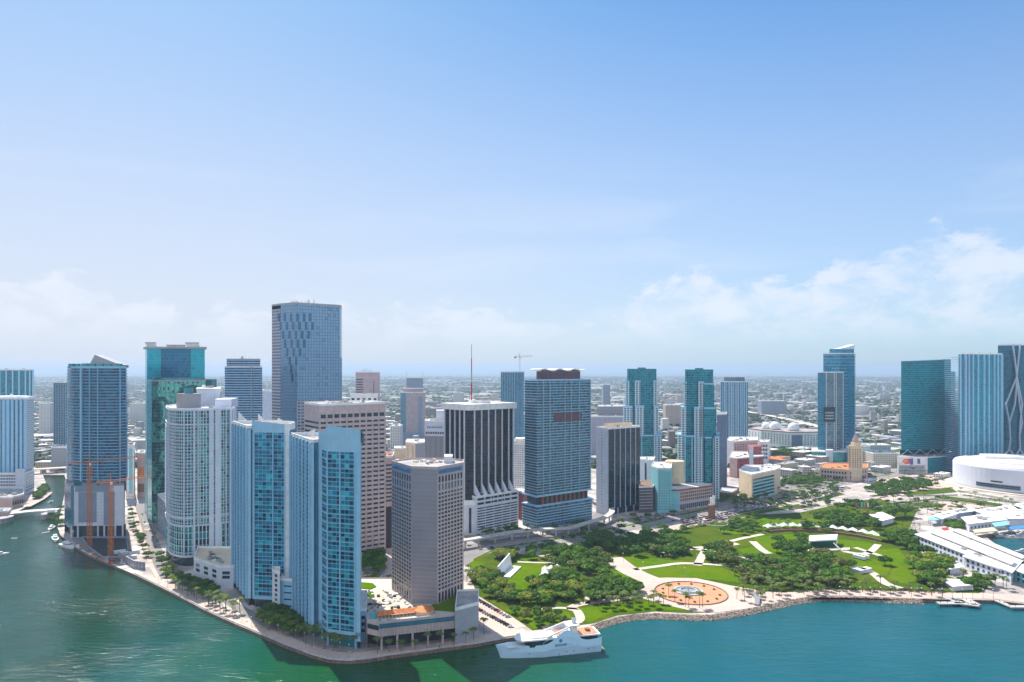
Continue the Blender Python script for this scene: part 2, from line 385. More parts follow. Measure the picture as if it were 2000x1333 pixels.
# roads
ribbon('boulevard', [(700, 1180), (900, 1085), (1000, 1062), (1120, 1048), (1200, 1030), (1300, 1012), (1400, 990), (1500, 968), (1620, 945), (1750, 925), (1860, 905)], 46, M['asphalt'], 0.05)
ribbon('street', [(268, 985), (280, 1030), (305, 1090), (330, 1140)], 17, M['asphalt'], 0.06)
for (x0_, y0_), (x1_, y1_) in (((281, 1022), (294, 1022)), ((283, 1033), (298, 1032)), ((318, 1132), (334, 1130))):
    for k in range(8):
        P, Q_ = gp(x0_+(x1_-x0_)*k/8, y0_), gp(x0_+(x1_-x0_)*k/8, y0_+3.0); tag(MB().path([P, Q_], .8, .13).build('crosswalk_stripe', M['pathm']), kind='structure')
for k in range(14):
    px, py = 276+k*3.4, 1006+k*9; tag(MB().path([gp(px, py), gp(px+1.0, py+3.6)], .35, .12).build('lane_marking', M['pathm']), kind='structure')
sheet('sidewalk', [(262, 985), (270, 1010), (282, 1050), (300, 1105), (318, 1140), (312, 1143), (292, 1108), (274, 1055), (262, 1012), (256, 985)], M['pave'], .15)
ribbon('street', [(320, 1135), (400, 1148), (470, 1190), (520, 1215)], 9, M['asphalt'], 0.07)
ribbon('street', [(880, 1140), (930, 1185), (1000, 1230)], 30, M['pave'], 0.06)
ribbon('street', [(1500, 968), (1560, 940), (1600, 910), (1640, 880)], 24, M['asphalt'], 0.07)
ribbon('street', [(1700, 1010), (1800, 985), (1900, 975), (2050, 990)], 18, M['asphalt'], 0.07)
ribbon('street', [(1130, 1050), (1180, 1000), (1200, 960)], 20, M['asphalt'], 0.07)
# medians, planted strips and paler forecourts along the boulevard
for a_, b_, o_, wd in (((960, 1073), (1110, 1050), 0, 5), ((1130, 1047), (1200, 1031), 0, 5), ((1220, 1028), (1300, 1012), 0, 5), ((1330, 1006), (1400, 990), -3, 5), ((1430, 984), (1500, 969), -3, 5), ((1520, 964), (1600, 948), 2, 5), ((1660, 938), (1740, 927), 0, 5)):
    P, Q_ = Vector(gp(*a_)), Vector(gp(*b_)); tag(MB().path([tuple(P), tuple(Q_)], wd, .16).build('median', M['grass']), kind='structure')
for pts in ([(1420, 1010), (1480, 998), (1560, 985), (1566, 990), (1490, 1003), (1425, 1016)], [(1590, 975), (1640, 962), (1650, 966), (1600, 980)], [(1700, 990), (1760, 980), (1850, 985), (1840, 992), (1760, 988), (1705, 997)], [(1760, 962), (1860, 955), (1870, 962), (1770, 970)], [(1720, 1000), (1790, 992), (1800, 998), (1730, 1008)], [(1560, 935), (1600, 930), (1606, 938), (1566, 944)], [(1840, 968), (1960, 985), (1950, 990), (1835, 975)], [(1480, 945), (1530, 938), (1532, 944), (1486, 951)]):
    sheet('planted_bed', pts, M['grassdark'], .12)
for pts in ([(1700, 940), (1860, 915), (1880, 950), (1720, 975)], [(1300, 1030), (1420, 1000), (1500, 985), (1480, 1000), (1400, 1022), (1310, 1042)], [(1790, 975), (1900, 985), (1960, 1000), (1850, 1005)]):
    sheet('forecourt', pts, M['pave'], .09)
def strip_lines(a_, b_, n, wd, ln):
    P, Q_ = Vector(gp(*a_)), Vector(gp(*b_)); d = (Q_-P).normalized(); n_ = Vector((-d.y, d.x)); b = MB()
    for off in (-12, -6, 6, 12):
        for i in range(n): c = P.lerp(Q_, (i+.5)/n)+n_*off; b.path([tuple(c-d*ln/2), tuple(c+d*ln/2)], wd, .12)
    return b
M['marking'] = plain('road_marking_paint', (0.75, 0.74, 0.70), var=.1)
for a_, b_, n in (((940, 1076), (1120, 1048), 20), ((1120, 1048), (1300, 1012), 24), ((1300, 1012), (1500, 968), 30), ((1500, 968), (1740, 927), 34)):
    tag(strip_lines(a_, b_, n, .5, 5).build('lane_markings', M['marking']), kind='structure')
# park floor, lawns and paths
park = [(925, 1092), (960, 1075), (1060, 1088), (1130, 1060), (1200, 1052), (1290, 1042), (1400, 1022), (1480, 1006), (1560, 1002), (1640, 985), (1720, 975),
        (1790, 1000), (1775, 1035), (1800, 1080), (1850, 1125), (1930, 1150), (1900, 1165), (1750, 1160), (1640, 1156), (1560, 1160), (1440, 1188), (1390, 1197), (1340, 1198), (1280, 1195),
        (1205, 1203), (1160, 1218), (1100, 1226), (1040, 1232), (1000, 1205), (935, 1165), (918, 1130)]
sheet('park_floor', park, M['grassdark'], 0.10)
def lawn(pts): return sheet('lawn', pts, M['grass'], 0.14)
lawn([(962, 1122), (985, 1116), (1008, 1102), (1050, 1102), (1085, 1108), (1090, 1118), (1055, 1128), (1030, 1152), (1018, 1168), (990, 1166), (975, 1140)])
lawn([(912, 1103), (925, 1096), (948, 1100), (940, 1110), (918, 1110)])
lawn([(1012, 1090), (1032, 1082), (1050, 1090), (1030, 1098)])
lawn([(1196, 1082), (1230, 1084), (1300, 1094), (1345, 1098), (1330, 1102), (1246, 1111), (1205, 1094)])
lawn([(1250, 1113), (1330, 1105), (1400, 1106), (1445, 1122), (1445, 1138), (1400, 1133), (1350, 1129), (1292, 1130)])
lawn([(1186, 1118), (1208, 1116), (1250, 1134), (1236, 1142), (1190, 1140)])
lawn([(1124, 1188), (1170, 1186), (1270, 1175), (1345, 1192), (1280, 1192), (1200, 1196), (1150, 1216), (1134, 1210)])
lawn([(988, 1192), (1050, 1186), (1110, 1195), (1120, 1212), (1090, 1226), (1045, 1228)])
lawn([(1478, 1016), (1500, 1010), (1535, 1014), (1590, 1012), (1640, 1020), (1600, 1030), (1478, 1030)])
lawn([(1470, 1050), (1540, 1044), (1600, 1050), (1700, 1060), (1712, 1072), (1640, 1076), (1560, 1085), (1500, 1082)])
lawn([(1690, 1075), (1755, 1072), (1770, 1092), (1788, 1110), (1788, 1136), (1760, 1140), (1735, 1132), (1745, 1108), (1720, 1092)])
lawn([(1670, 1085), (1715, 1095), (1742, 1104), (1730, 1125), (1700, 1118), (1668, 1100)])
lawn([(1440, 1075), (1470, 1068), (1500, 1090), (1470, 1092)])
lawn([(1400, 1035), (1470, 1030), (1480, 1040), (1420, 1046)])
lawn([(1380, 1090), (1460, 1096), (1440, 1104), (1385, 1100)])
lawn([(1690, 1044), (1730, 1036), (1740, 1050), (1710, 1058)])
lawn([(1820, 1128), (1850, 1118), (1860, 1140), (1830, 1146)])
def footpath(pts, wd=5, mat='pathm', z=0.18): return ribbon('path', pts, wd, M[mat], z)
footpath([(1195, 1090), (1225, 1112), (1262, 1130), (1300, 1142)], 21, 'pave')
footpath([(1238, 1113), (1290, 1106), (1330, 1101), (1390, 1103), (1440, 1107)], 6)
footpath([(1362, 1105), (1372, 1085), (1380, 1073)], 8)
footpath([(1060, 1228), (1128, 1215), (1128, 1195), (1115, 1188), (1138, 1180), (1200, 1172), (1245, 1165)], 7, 'pave')
footpath([(915, 1118), (950, 1122), (985, 1112)], 6)
footpath([(1010, 1098), (1080, 1100), (1120, 1096)], 4)
footpath([(1300, 1082), (1350, 1072), (1400, 1068), (1440, 1062)], 9)
footpath([(1280, 1060), (1330, 1068), (1400, 1080), (1450, 1090), (1500, 1102)], 6)
footpath([(1410, 1062), (1450, 1052), (1490, 1044)], 6)
footpath([(1470, 1058), (1488, 1074), (1502, 1082)], 8)
footpath([(1640, 1076), (1690, 1082), (1715, 1064)], 7)
footpath([(1670, 1070), (1720, 1086)], 6)
footpath([(1660, 1112), (1700, 1118), (1730, 1140), (1760, 1150)], 8)
footpath([(1180, 1150), (1150, 1160), (1148, 1180)], 4)
footpath([(1040, 1190), (1090, 1188), (1130, 1190)], 4)
sheet('plaza', [(1237, 1141), (1262, 1131), (1300, 1129), (1360, 1130), (1425, 1144), (1470, 1152), (1530, 1158), (1600, 1153), (1700, 1153), (1850, 1158), (1980, 1162), (2060, 1168), (2060, 1182),
               (2000, 1178), (1945, 1171), (1850, 1169), (1800, 1170), (1700, 1166), (1640, 1163), (1600, 1164), (1565, 1168), (1530, 1175), (1490, 1184), (1450, 1191), (1400, 1197), (1355, 1195), (1300, 1182), (1250, 1168), (1240, 1155)], M['pave'], 0.22)
# seaside promenade round the towers
pr = [(1040, 1238), (990, 1245), (930, 1256), (850, 1267), (760, 1279), (720, 1286), (680, 1289), (645, 1287), (610, 1278), (560, 1260), (500, 1234), (450, 1213), (400, 1190), (330, 1153), (262, 1120)]
pin = [(300, 1128), (340, 1143), (400, 1174), (450, 1196), (500, 1218), (560, 1243), (610, 1262), (645, 1272), (680, 1276), (720, 1273), (760, 1268), (850, 1257), (930, 1246), (985, 1232), (1020, 1228)]
sheet('promenade', pr + pin, M['pave'], 0.2)
b = MB(); pts = [gp(x, y) for x, y in pr]
for p, q in zip(pts, pts[1:]): b.path([p, q], 0.8, 0.75, 0, th=0.7)
tag(b.build('seawall_coping', M['conc']), 'low concrete coping along the river promenade', 'wall')
# yard of the tower plots: paved
sheet('plaza', [(640, 1150), (760, 1085), (900, 1085), (905, 1160), (940, 1190), (930, 1240), (720, 1262)], M['pave'], 0.12)
lawn([(703, 1128), (735, 1122), (750, 1140), (730, 1150), (703, 1148)]); lawn([(703, 1155), (730, 1152), (735, 1168), (710, 1172)])
sheet('building_site', [(140, 1050), (250, 1050), (262, 1095), (240, 1104), (222, 1102), (175, 1082), (148, 1064)], M['asphalt'], 0.05)
# fountain plaza
fx, fy = gp(1349, 1159)
tag(MB().cap(circle(fx, fy, 29, 64), 0.28).build('terracotta_court', M['terra']), kind='structure')
fo = thing('fountain', 'round grey stone fountain basin in the middle of the orange court', 'fountain', (fx-1, fy+4, 0.28))
MB().ring(circle(fx-1, fy+4, 12, 40), 0.28, 1.2, 1.4).build('basin_rim', M['conc'], fo)
MB().ring(circle(fx-1, fy+4, 7, 40), 0.28, 1.8, 0.8).build('inner_ring', M['conc'], fo)
MB().cap(circle(fx-1, fy+4, 10.4, 40), 0.7).build('basin_water', plain('fountain_water', (0.30, 0.36, 0.38), 0.15), fo)
MB().bar((fx-1, fy+4, 0.3), (fx-1, fy+4, 5), 0.7, n=8, r2=0.3).build('spout', M['conc'], fo)
rk = MB().ring(circle(fx, fy, 29.6, 64), 0.2, 0.9, 0.6); tag(rk.build('kerb_wall', M['seawall']), 'low dark kerb wall round the orange fountain court', 'wall')
# riprap boulders
def boulders(pts, n, seed, smin, smax, spread):
    r = random.Random(seed); b = MB(); P = [Vector(gp(x, y)) for x, y in pts]
    L = [(P[i+1]-P[i]).length for i in range(len(P)-1)]; T = sum(L)
    for _ in range(n):
        s = r.random()*T; i = 0
        while s > L[i]: s -= L[i]; i += 1
        d = (P[i+1]-P[i]).normalized(); k = r.uniform(-0.2, 1); q = P[i] + d*s + Vector((d.y, -d.x))*(-1 if d.x < 0 else 1)*k*spread
        z = 0.3 - 2.6*max(0, k); z_ = r.uniform(smin, smax)
        ring = [(q.x+z_*r.uniform(.7, 1.2)*math.cos(a), q.y+z_*r.uniform(.7, 1.2)*math.sin(a)) for a in [j*math.pi/2.5 + r.random() for j in range(5)]]
        top = (q.x+r.uniform(-.3, .3), q.y+r.uniform(-.3, .3), z+z_*r.uniform(.5, 1)); c = [(x, y, z-z_*.9) for x, y in ring]; m_ = [(q.x+(x-q.x)*.85, q.y+(y-q.y)*.85, z+z_*r.uniform(0.1, .4)) for x, y in ring]
        for j in range(5):
            jj = (j+1) % 5; b.face([c[j], c[jj], m_[jj], m_[j]]); b.face([m_[j], m_[jj], top])
    return b
bo = boulders([(1155, 1224), (1175, 1216), (1205, 1208), (1240, 1202), (1280, 1200), (1340, 1203), (1390, 1203), (1450, 1194), (1530, 1177), (1565, 1170), (1600, 1166), (1700, 1168), (1800, 1172)], 5200, 3, 0.35, 1.0, 4.2)
tag(bo.build('boulder_bank', M['rock']), 'grey and brown boulders banked along the park shore', 'boulders', kind='stuff')
# ================================================================ TOWERS
def shell(root, name, pts, z0, z1, mat, z1b=None, u0=0.0):
    """one continuous upright skin along pts (open)"""
    b = MB(); u = u0
    for p, q in zip(pts, pts[1:]): b.wall(p, q, z0, z1, u, 0, z1b); u += math.dist(p, q)
    return b.build(name, mat, root)
def roof(root, poly, z, mat=None, par=1.2, pm=None, th=0.5, name='roof'):
    o = MB().cap(poly, z).build(name, mat or M['roofwhite'], root)
    if par: MB().ring(offset(poly, 0.15), z-0.8, z+par, 0.55).build('parapet', pm or M['white'], root)
    return o
def slabs(root, poly, zs, out, th, mat, name='floor_slab'):
    zs = list(zs); o = offset(poly, out); loc = root.location
    me = MB().prism([(x-loc.x, y-loc.y) for x, y in o], -th/2, th/2, bottom=True).mesh(name, mat)
    for z in zs[:100]: linked(name, me, root, (0, 0, z-loc.z))
def span_slabs(root, p, q, zs, out, th, mat, name='balcony'):
    """projecting slab along one wall p-q (p to q runs with the outside on the right-hand side)"""
    d = (Vector(q)-Vector(p)).normalized(); n = Vector((d.y, -d.x)); loc = root.location; zs = list(zs)
    P = [Vector(p)-n*0.2, Vector(q)-n*0.2, Vector(q)+n*out, Vector(p)+n*out]
    me = MB().prism([(v.x-loc.x, v.y-loc.y) for v in P], -th/2, th/2, bottom=True).mesh(name, mat)
    for z in zs[:100]: linked(name, me, root, (0, 0, z-loc.z))
def piers(root, p, q, us, w, d, z0, z1, mat, name='pier'):
    """vertical fins on wall p-q at fractions us"""
    P, Q = Vector(p), Vector(q); dr = (Q-P).normalized(); n = Vector((dr.y, -dr.x)); a = math.atan2(dr.y, dr.x)
    me = MB().box((0, 0, 0), (w, d, z1-z0)).mesh(name, mat); loc = root.location
    for u in us:
        c = P + (Q-P)*u + n*(d/2-0.1); linked(name, me, root, (c.x-loc.x, c.y-loc.y, z0-loc.z), a)
def windows(root, p, q, z0, z1, nx, nz, w, h, mat, e=0.0, left=100, d=0.16, name='window', skip=None, sill=None):
    """nx by nz separate window panes on wall p-q; returns how many of the budget are left"""
    P, Q = Vector(p), Vector(q); dr = (Q-P).normalized(); n = Vector((dr.y, -dr.x)); a = math.atan2(dr.y, dr.x); L = (Q-P).length
    loc = root.location; me = MB().box((0, 0, -h/2), (w, d, h)).mesh(name, mat)
    if not isinstance(z0, (list, tuple)): zs = [z0 + (z1-z0)*(j+0.5)/nz for j in range(nz)]
    else: zs = z0
    pos = []
    for j in reversed(range(len(zs))):
        for i in range(nx):
            if skip and skip(i, j): continue
            c = P + dr*(e + (L-2*e)*(i+0.5)/nx) + n*0.02; pos.append((c.x, c.y, zs[j]))
    k = min(left, len(pos))
    for x, y, z in pos[:k]: linked(name, me, root, (x-loc.x, y-loc.y, z-loc.z), a)
    if pos[k:]:
        b = MB()
        for x, y, z in pos[k:]: b.box((x, y, z-h/2), (w, d, h), a)
        tag(b.build(name, mat, root), kind='stuff')
    return left-k
def rooftop(root, poly, z, n, seed, smin=2, smax=6, hmax=3.0, mats=None):
    r = random.Random(seed); xs = [p[0] for p in poly]; ys = [p[1] for p in poly]; cx, cy = sum(xs)/len(xs), sum(ys)/len(ys)
    P = [Vector(p) for p in poly]; a = math.atan2(P[1].y-P[0].y, P[1].x-P[0].x)
    for _ in range(n):
        k = r.randrange(len(poly)); q = P[k]; q2 = P[(k+1) % len(P)]; s = r.random()
        e = q.lerp(q2, s); c = Vector((cx, cy)).lerp(e, r.uniform(0, 0.7))
        MB().box((c.x, c.y, z), (r.uniform(smin, smax), r.uniform(smin, smax), r.uniform(0.8, hmax)), a).build('roof_unit', r.choice(mats or [M['steel'], M['white'], M['roofgrey']]), root)
def cen(poly, z=0.0): return (sum(p[0] for p in poly)/len(poly), sum(p[1] for p in poly)/len(poly), z)
def frange(a, b, s):
    while a < b: yield a; a += s
def tower(name, label, cat, poly, z0, z1, mats, roofmat=None, par=1.4, parm=None, units=3, names=None, seed=1):
    """poly in box3 order; mats: one material per wall (C-R, R-B, B-L, L-C)"""
    root = thing(name, label, cat, cen(poly, z0)); poly = ccw(poly); n = len(poly)
    for i in range(n):
        m_ = mats[i] if isinstance(mats, (list, tuple)) else mats
        shell(root, (names[i] if names else 'facade'), [poly[i], poly[(i+1) % n]], z0, z1, m_)
    roof(root, poly, z1, roofmat, par, parm)
    if units: rooftop(root, offset(poly, -4) if abs(area(poly)) > 500 else poly, z1, units*2, seed, 1.5, 5)
    return root

# ---- facade materials
M['condo_front'] = fac('teal_condo_glass', 3.2, 3.05, (0.14, 0.44, 0.62), (0.004, 0.22, 0.40), (0.015, 0.36, 0.56), (0.002, 0.05, 0.12), 0.34, 0.08, 0.15, 0.14, 0.45, 0.03, curtain=((0.03, 0.48, 0.60), 0.2), big=.45, bigs=.05)
M['condo_blue'] = fac('blue_condo_glass', 3.2, 3.05, (0.14, 0.50, 0.72), (0.005, 0.22, 0.42), (0.01, 0.36, 0.56), (0.003, 0.04, 0.12), 0.28, 0.08, 0.13, 0.14, 0.45, 0.03, curtain=((0.02, 0.46, 0.56), 0.2), big=.45, bigs=.05)
M['condo_side'] = fac('condo_side_bays', 5.2, 3.05, (0.15, 0.44, 0.68), (0.005, 0.12, 0.30), (0.02, 0.24, 0.48), (0.002, 0.03, 0.08), 0.4, 0.36, 0.20, 0.2, 0.2, 0.02)
M['epic_curve'] = fac('pale_bay_windows', 3.0, 3.1, (0.50, 0.64, 0.70), (0.01, 0.12, 0.20), (0.05, 0.32, 0.38), (0.005, 0.02, 0.04), 0.40, 0.26, 0.20, 0.18, 0.3, 0.02)
M['epic_flat'] = fac('pale_green_glass', 2.6, 3.1, (0.68, 0.74, 0.76), (0.08, 0.42, 0.42), (0.20, 0.56, 0.54), (0.03, 0.08, 0.10), 0.28, 0.22, 0.14, 0.18, 0.3, 0.02)
M['epic_base'] = fac('tall_green_glass', 3.4, 6.2, (0.50, 0.66, 0.72), (0.01, 0.26, 0.30), (0.06, 0.46, 0.46), (0.005, 0.04, 0.05), 0.3, 0.28, 0.1, 0.15, 0.35, 0.02)
M['se_glass'] = fac('steel_blue_reflecting_glass', 3.6, 4.0, (0.04, 0.09, 0.18), (0.27, 0.48, 0.68), (0.33, 0.54, 0.73), (0.17, 0.36, 0.56), 0.06, 0.15, 0.13, 0.14, 0.5, 0.008, big=0.3)
M['se_glass_low'] = fac('banded_glass_and_stone', 4.4, 4.0, (0.34, 0.30, 0.33), (0.12, 0.28, 0.42), (0.2, 0.36, 0.5), (0.04, 0.07, 0.12), 0.3, 0.22, 0.34, 0.12, 0.6, 0.02)
M['se_side'] = fac('stone_and_ribbon_window', 2.2, 4.0, (0.44, 0.42, 0.48), (0.06, 0.12, 0.22), (0.12, 0.22, 0.36), (0.02, 0.04, 0.09), 0.3, 0.22, 0.50, 0.15, 0.5, 0.02)
M['wf_glass'] = fac('bright_teal_glass', 1.8, 4.0, (0.00, 0.34, 0.42), (0.00, 0.56, 0.68), (0.00, 0.62, 0.72), (0.0, 0.38, 0.50), 0.1, 0.08, 0.1, 0.14, 0.45, 0.006, big=0.2)
M['wf_mid'] = fac('deep_blue_glass', 1.8, 4.0, (0.01, 0.14, 0.28), (0.01, 0.24, 0.42), (0.02, 0.28, 0.48), (0.005, 0.14, 0.28), 0.15, 0.08, 0.22, 0.14, 0.45, 0.008)
M['wf_low'] = fac('green_mirror_glass', 1.8, 3.9, (0.05, 0.28, 0.28), (0.12, 0.66, 0.54), (0.26, 0.74, 0.60), (0.01, 0.10, 0.10), 0.12, 0.06, 0.08, 0.06, 0.8, 0.03, painted_refl=((0.005, 0.05, 0.06), 0.055, 0.47, 0.56))
M['icon'] = fac('navy_condo_glass', 2.6, 3.4, (0.05, 0.26, 0.42), (0.004, 0.11, 0.24), (0.01, 0.20, 0.36), (0.002, 0.02, 0.06), 0.35, 0.08, 0.12, 0.14, 0.4, 0.03)
M['ribbonwhite'] = fac('white_bands_dark_glass', 3.0, 3.6, (0.44, 0.56, 0.70), (0.02, 0.12, 0.24), (0.05, 0.2, 0.36), (0.01, 0.04, 0.10), 0.3, 0.05, 0.42, 0.15, 0.35, 0.02)
M['pinkoffice'] = M['travertine']
M['black_glass'] = fac('black_office_glass', 1.5, 3.8, (0.018, 0.022, 0.035), (0.012, 0.018, 0.035), (0.03, 0.045, 0.08), (0.01, 0.008, 0.012), 0.3, 0.08, 0.16, 0.08, 0.5, 0.02, painted_refl=((0.07, 0.045, 0.045), 0.05, 0.52, 0.7))
M['fifty'] = fac('aqua_balcony_glass', 2.2, 3.2, (0.20, 0.36, 0.48), (0.03, 0.20, 0.34), (0.06, 0.30, 0.46), (0.006, 0.05, 0.10), 0.30, 0.14, 0.10, 0.16, 0.4, 0.02)
M['fifty_rail'] = plain('aqua_balustrade_glass', (0.36, 0.52, 0.62), 0.3, 0.0, spec=0.5)
M['vizc'] = fac('sea_green_glass', 2.4, 3.3, (0.03, 0.36, 0.44), (0.004, 0.22, 0.30), (0.01, 0.34, 0.42), (0.002, 0.08, 0.14), 0.25, 0.10, 0.12, 0.14, 0.4, 0.025)
M['vizc_white'] = fac('pale_wall_small_windows', 4.6, 3.3, (0.50, 0.64, 0.72), (0.002, 0.05, 0.09), (0.01, 0.10, 0.16), (0.002, 0.01, 0.03), 0.3, 0.40, 0.42, 0.3, 0.0, 0.01)
M['stripe'] = fac('striped_condo_glass', 3.4, 3.3, (0.40, 0.58, 0.68), (0.01, 0.12, 0.24), (0.02, 0.2, 0.36), (0.003, 0.03, 0.08), 0.3, 0.28, 0.12, 0.15, 0.35, 0.02)
M['marina'] = fac('teal_ribbed_glass', 4.5, 3.4, (0.00, 0.38, 0.46), (0.00, 0.24, 0.34), (0.00, 0.36, 0.46), (0.0, 0.10, 0.17), 0.2, 0.06, 0.30, 0.3, 0.15, 0.02, big=0.5, bigs=0.02)
M['ribteal'] = fac('teal_condo_bays', 3.0, 3.4, (0.06, 0.50, 0.62), (0.00, 0.22, 0.34), (0.005, 0.34, 0.48), (0.0, 0.07, 0.14), 0.25, 0.16, 0.16, 0.14, 0.4, 0.02)
M['museum'] = fac('dark_ribbed_glass', 3.4, 3.6, (0.01, 0.16, 0.24), (0.003, 0.12, 0.20), (0.01, 0.19, 0.29), (0.002, 0.04, 0.08), 0.2, 0.06, 0.18, 0.12, 0.4, 0.02)
M['paramount'] = fac('blue_grey_glass', 2.6, 3.5, (0.04, 0.32, 0.46), (0.005, 0.22, 0.38), (0.02, 0.32, 0.52), (0.004, 0.08, 0.16), 0.2, 0.10, 0.16, 0.12, 0.4, 0.02)
M['goldglass'] = fac('silver_glass', 2.6, 3.5, (0.30, 0.34, 0.38), (0.16, 0.28, 0.36), (0.30, 0.36, 0.38), (0.04, 0.10, 0.16), 0.2, 0.12, 0.16, 0.12, 0.55, 0.02)
M['slatblue'] = fac('blue_slatted_glass', 2.8, 3.5, (0.16, 0.34, 0.46), (0.05, 0.20, 0.32), (0.10, 0.28, 0.40), (0.02, 0.08, 0.16), 0.2, 0.34, 0.06, 0.15, 0.4, 0.02)
M['win'] = plain('window_glass', (0.02, 0.035, 0.05), 0.1, 0.2, var=0.5, scale=0.3, spec=0.7)
M['winblue'] = plain('blue_window_glass', (0.03, 0.10, 0.17), 0.1, 0.3, var=0.4, scale=0.3, spec=0.7)
M['winlight'] = plain('bright_window_glass', (0.16, 0.28, 0.34), 0.06, 0.6, var=0.4, scale=0.3, spec=0.7)
M['greyrender'] = fac('grey_block', 3.2, 3.2, (0.30, 0.32, 0.36), (0.06, 0.10, 0.14), (0.1, 0.15, 0.2), (0.02, 0.03, 0.05), 0.3, 0.55, 0.55, 0.3, 0.1, 0.0)
M['whitegrid'] = fac('white_block', 3.2, 3.2, (0.66, 0.66, 0.66), (0.10, 0.14, 0.18), (0.16, 0.2, 0.26), (0.04, 0.05, 0.07), 0.3, 0.5, 0.5, 0.3, 0.1, 0.0)
M['lav'] = plain('pale_white_render', (0.60, 0.64, 0.72), var=0.08)
M['bluegrey'] = plain('blue_grey_panel', (0.22, 0.28, 0.38), var=0.08)
M['palecol'] = plain('pale_blue_column', (0.33, 0.57, 0.75), var=0.06)

# ---- east condo tower at the river mouth
A = [at(568, 522), at(606, 472), at(613, 470), at(622, 472), at(629, 468), at(640, 458), at(694, 452), at(704, 451), at(706, 518)]
zr = 134.5
r_ = thing('condo_tower', 'tall pale blue condo tower with teal glass front standing closest to the river mouth', 'tower', cen(A))
shell(r_, 'side_facade', A[0:2], 5, zr, M['condo_side'])
shell(r_, 'column_wall', A[1:3], 5, zr, M['palecol'])
shell(r_, 'recess_glass', A[2:4], 5, zr, M['blueglass']); shell(r_, 'column_wall', A[3:5], 5, zr+9, M['palecol'], z1b=zr+7)
shell(r_, 'corner_facade', [A[4], A[5]], 11, 130, M['condo_front']); shell(r_, 'crown_wall', [A[4], A[5]], 130, zr+7, M['palecol'], z1b=147.5)
shell(r_, 'front_facade', [A[5], A[6]], 11, 130, M['condo_front']); shell(r_, 'crown_wall', [A[5], A[6]], 130, 147.5, M['palecol'], z1b=145.6)
shell(r_, 'column_wall', [A[6], A[7]], 5, 145.6, M['palecol'], z1b=145.2)
shell(r_, 'side_wall', [A[7], A[8]], 0, 145, M['paleblue'], z1b=136); shell(r_, 'rear_wall', [A[8], A[0]], 0, zr, M['paleblue'])
shell(r_, 'lobby_glass', [offset(A, -1.5)[i] for i in range(9)], 0, 11, M['tealglass'])
MB().prism([A[3], A[4], A[5], A[6], A[7], (A[7][0]-4, A[7][1]+8), (A[3][0]+3, A[3][1]+8)], 8.5, 11, bottom=True).build('canopy', M['paleblue'], r_)
for q in (A[4], A[5], A[6]): MB().bar((q[0], q[1]+0.8, 0), (q[0], q[1]+0.8, 9), 0.7, n=8).build('column', M['paleblue'], r_)
roof(r_, A, zr-0.5, M['roofgrey'], 0)
cap = [A[3], A[4], A[5], A[6], A[7], (A[7][0]-1, A[7][1]+16), (A[3][0]+3, A[3][1]+16)]
b = MB(); zt = {0: zr+7, 1: zr+7, 2: 147.5, 3: 145.6, 4: 145.2, 5: 141, 6: 141}
cp = [(cap[i][0], cap[i][1], zt[i]-0.4) for i in range(7)]; b.face([cp[0], cp[1], cp[6]]); b.face([cp[1], cp[2], cp[5], cp[6]]); b.face([cp[2], cp[3], cp[4], cp[5]])
b.wall(cap[5], cap[6], zr, 141); b.wall(cap[6], cap[0], zr, 141, 0, 0, zr+7)
b.build('crown_roof', M['roofgrey'], r_)
MB().ring([A[0], A[1], A[2], (A[2][0]+14, A[2][1]+30), (A[0][0]+30, A[0][1]+6)], zr-1, zr+2.2, 0.8).build('parapet', M['white'], r_)
for k, (dx_, dy_, hh) in enumerate(((-20, 40, 6), (-6, 30, 4))):
    b = MB(); x0, y0 = A[3][0]+dx_+6, A[3][1]+dy_
    b.wall((x0-12, y0+14), (x0, y0), zr, zr+1, 0, 0, zr+hh); b.wall((x0, y0+.8), (x0-12, y0+14.8), zr, zr+hh, 0, 0, zr+1); b.build('roof_fin', M['white'], r_)
span_slabs(r_, A[4], A[5], frange(15, 130, 6.1), 1.2, 0.22, M['palecol']); span_slabs(r_, A[5], A[6], frange(15, 130, 6.1), 0.5, 0.18, M['palecol'])
piers(r_, A[5], A[6], (0.0, 0.46, 1.0), 0.7, 0.9, 11, 130, M['palecol']); piers(r_, A[0], A[1], (0, .15, .31, .47, .64, .82, 1), 1.4, 1.2, 5, zr, M['palecol'])
# east tower's low wing with dark openings
W = [at(703, 463), at(716, 462), at(717, 500), at(704, 500)]
w_ = tower('annex', 'small pale blue annex with three dark openings right of the closest condo tower', 'building', W, 0, 22, [M['paleblue']]*4, units=0)
windows(w_, W[0], W[1], 6, 19, 1, 3, 2.6, 2.2, M['win'])

# ---- west condo tower
Bp = [at(454, 582), at(482, 534), at(490, 533), at(491.5, 535), at(497, 531), at(556, 527), at(565, 527), at(567, 592)]
zr = 139
r_ = thing('condo_tower', 'pale blue condo tower with teal glass front, left of its taller looking twin', 'tower', cen(Bp))
shell(r_, 'side_facade', Bp[0:2], 6, zr, M['condo_side']); shell(r_, 'column_wall', Bp[1:3], 6, zr, M['palecol'])
shell(r_, 'recess_glass', Bp[2:4], 6, zr, M['blueglass']); shell(r_, 'column_wall', Bp[3:5], 6, 147, M['palecol'], z1b=145)
shell(r_, 'front_facade', Bp[4:6], 9, 136, M['condo_blue']); shell(r_, 'crown_wall', Bp[4:6], 136, 145, M['palecol'], z1b=142.6)
shell(r_, 'column_wall', Bp[5:7], 6, 142.6, M['white']); shell(r_, 'side_wall', Bp[6:8], 0, 142, M['paleblue'], z1b=139); shell(r_, 'rear_wall', [Bp[7], Bp[0]], 0, zr, M['paleblue'])
shell(r_, 'lobby_glass', offset(Bp, -1.5), 0, 9, M['darkglass'])
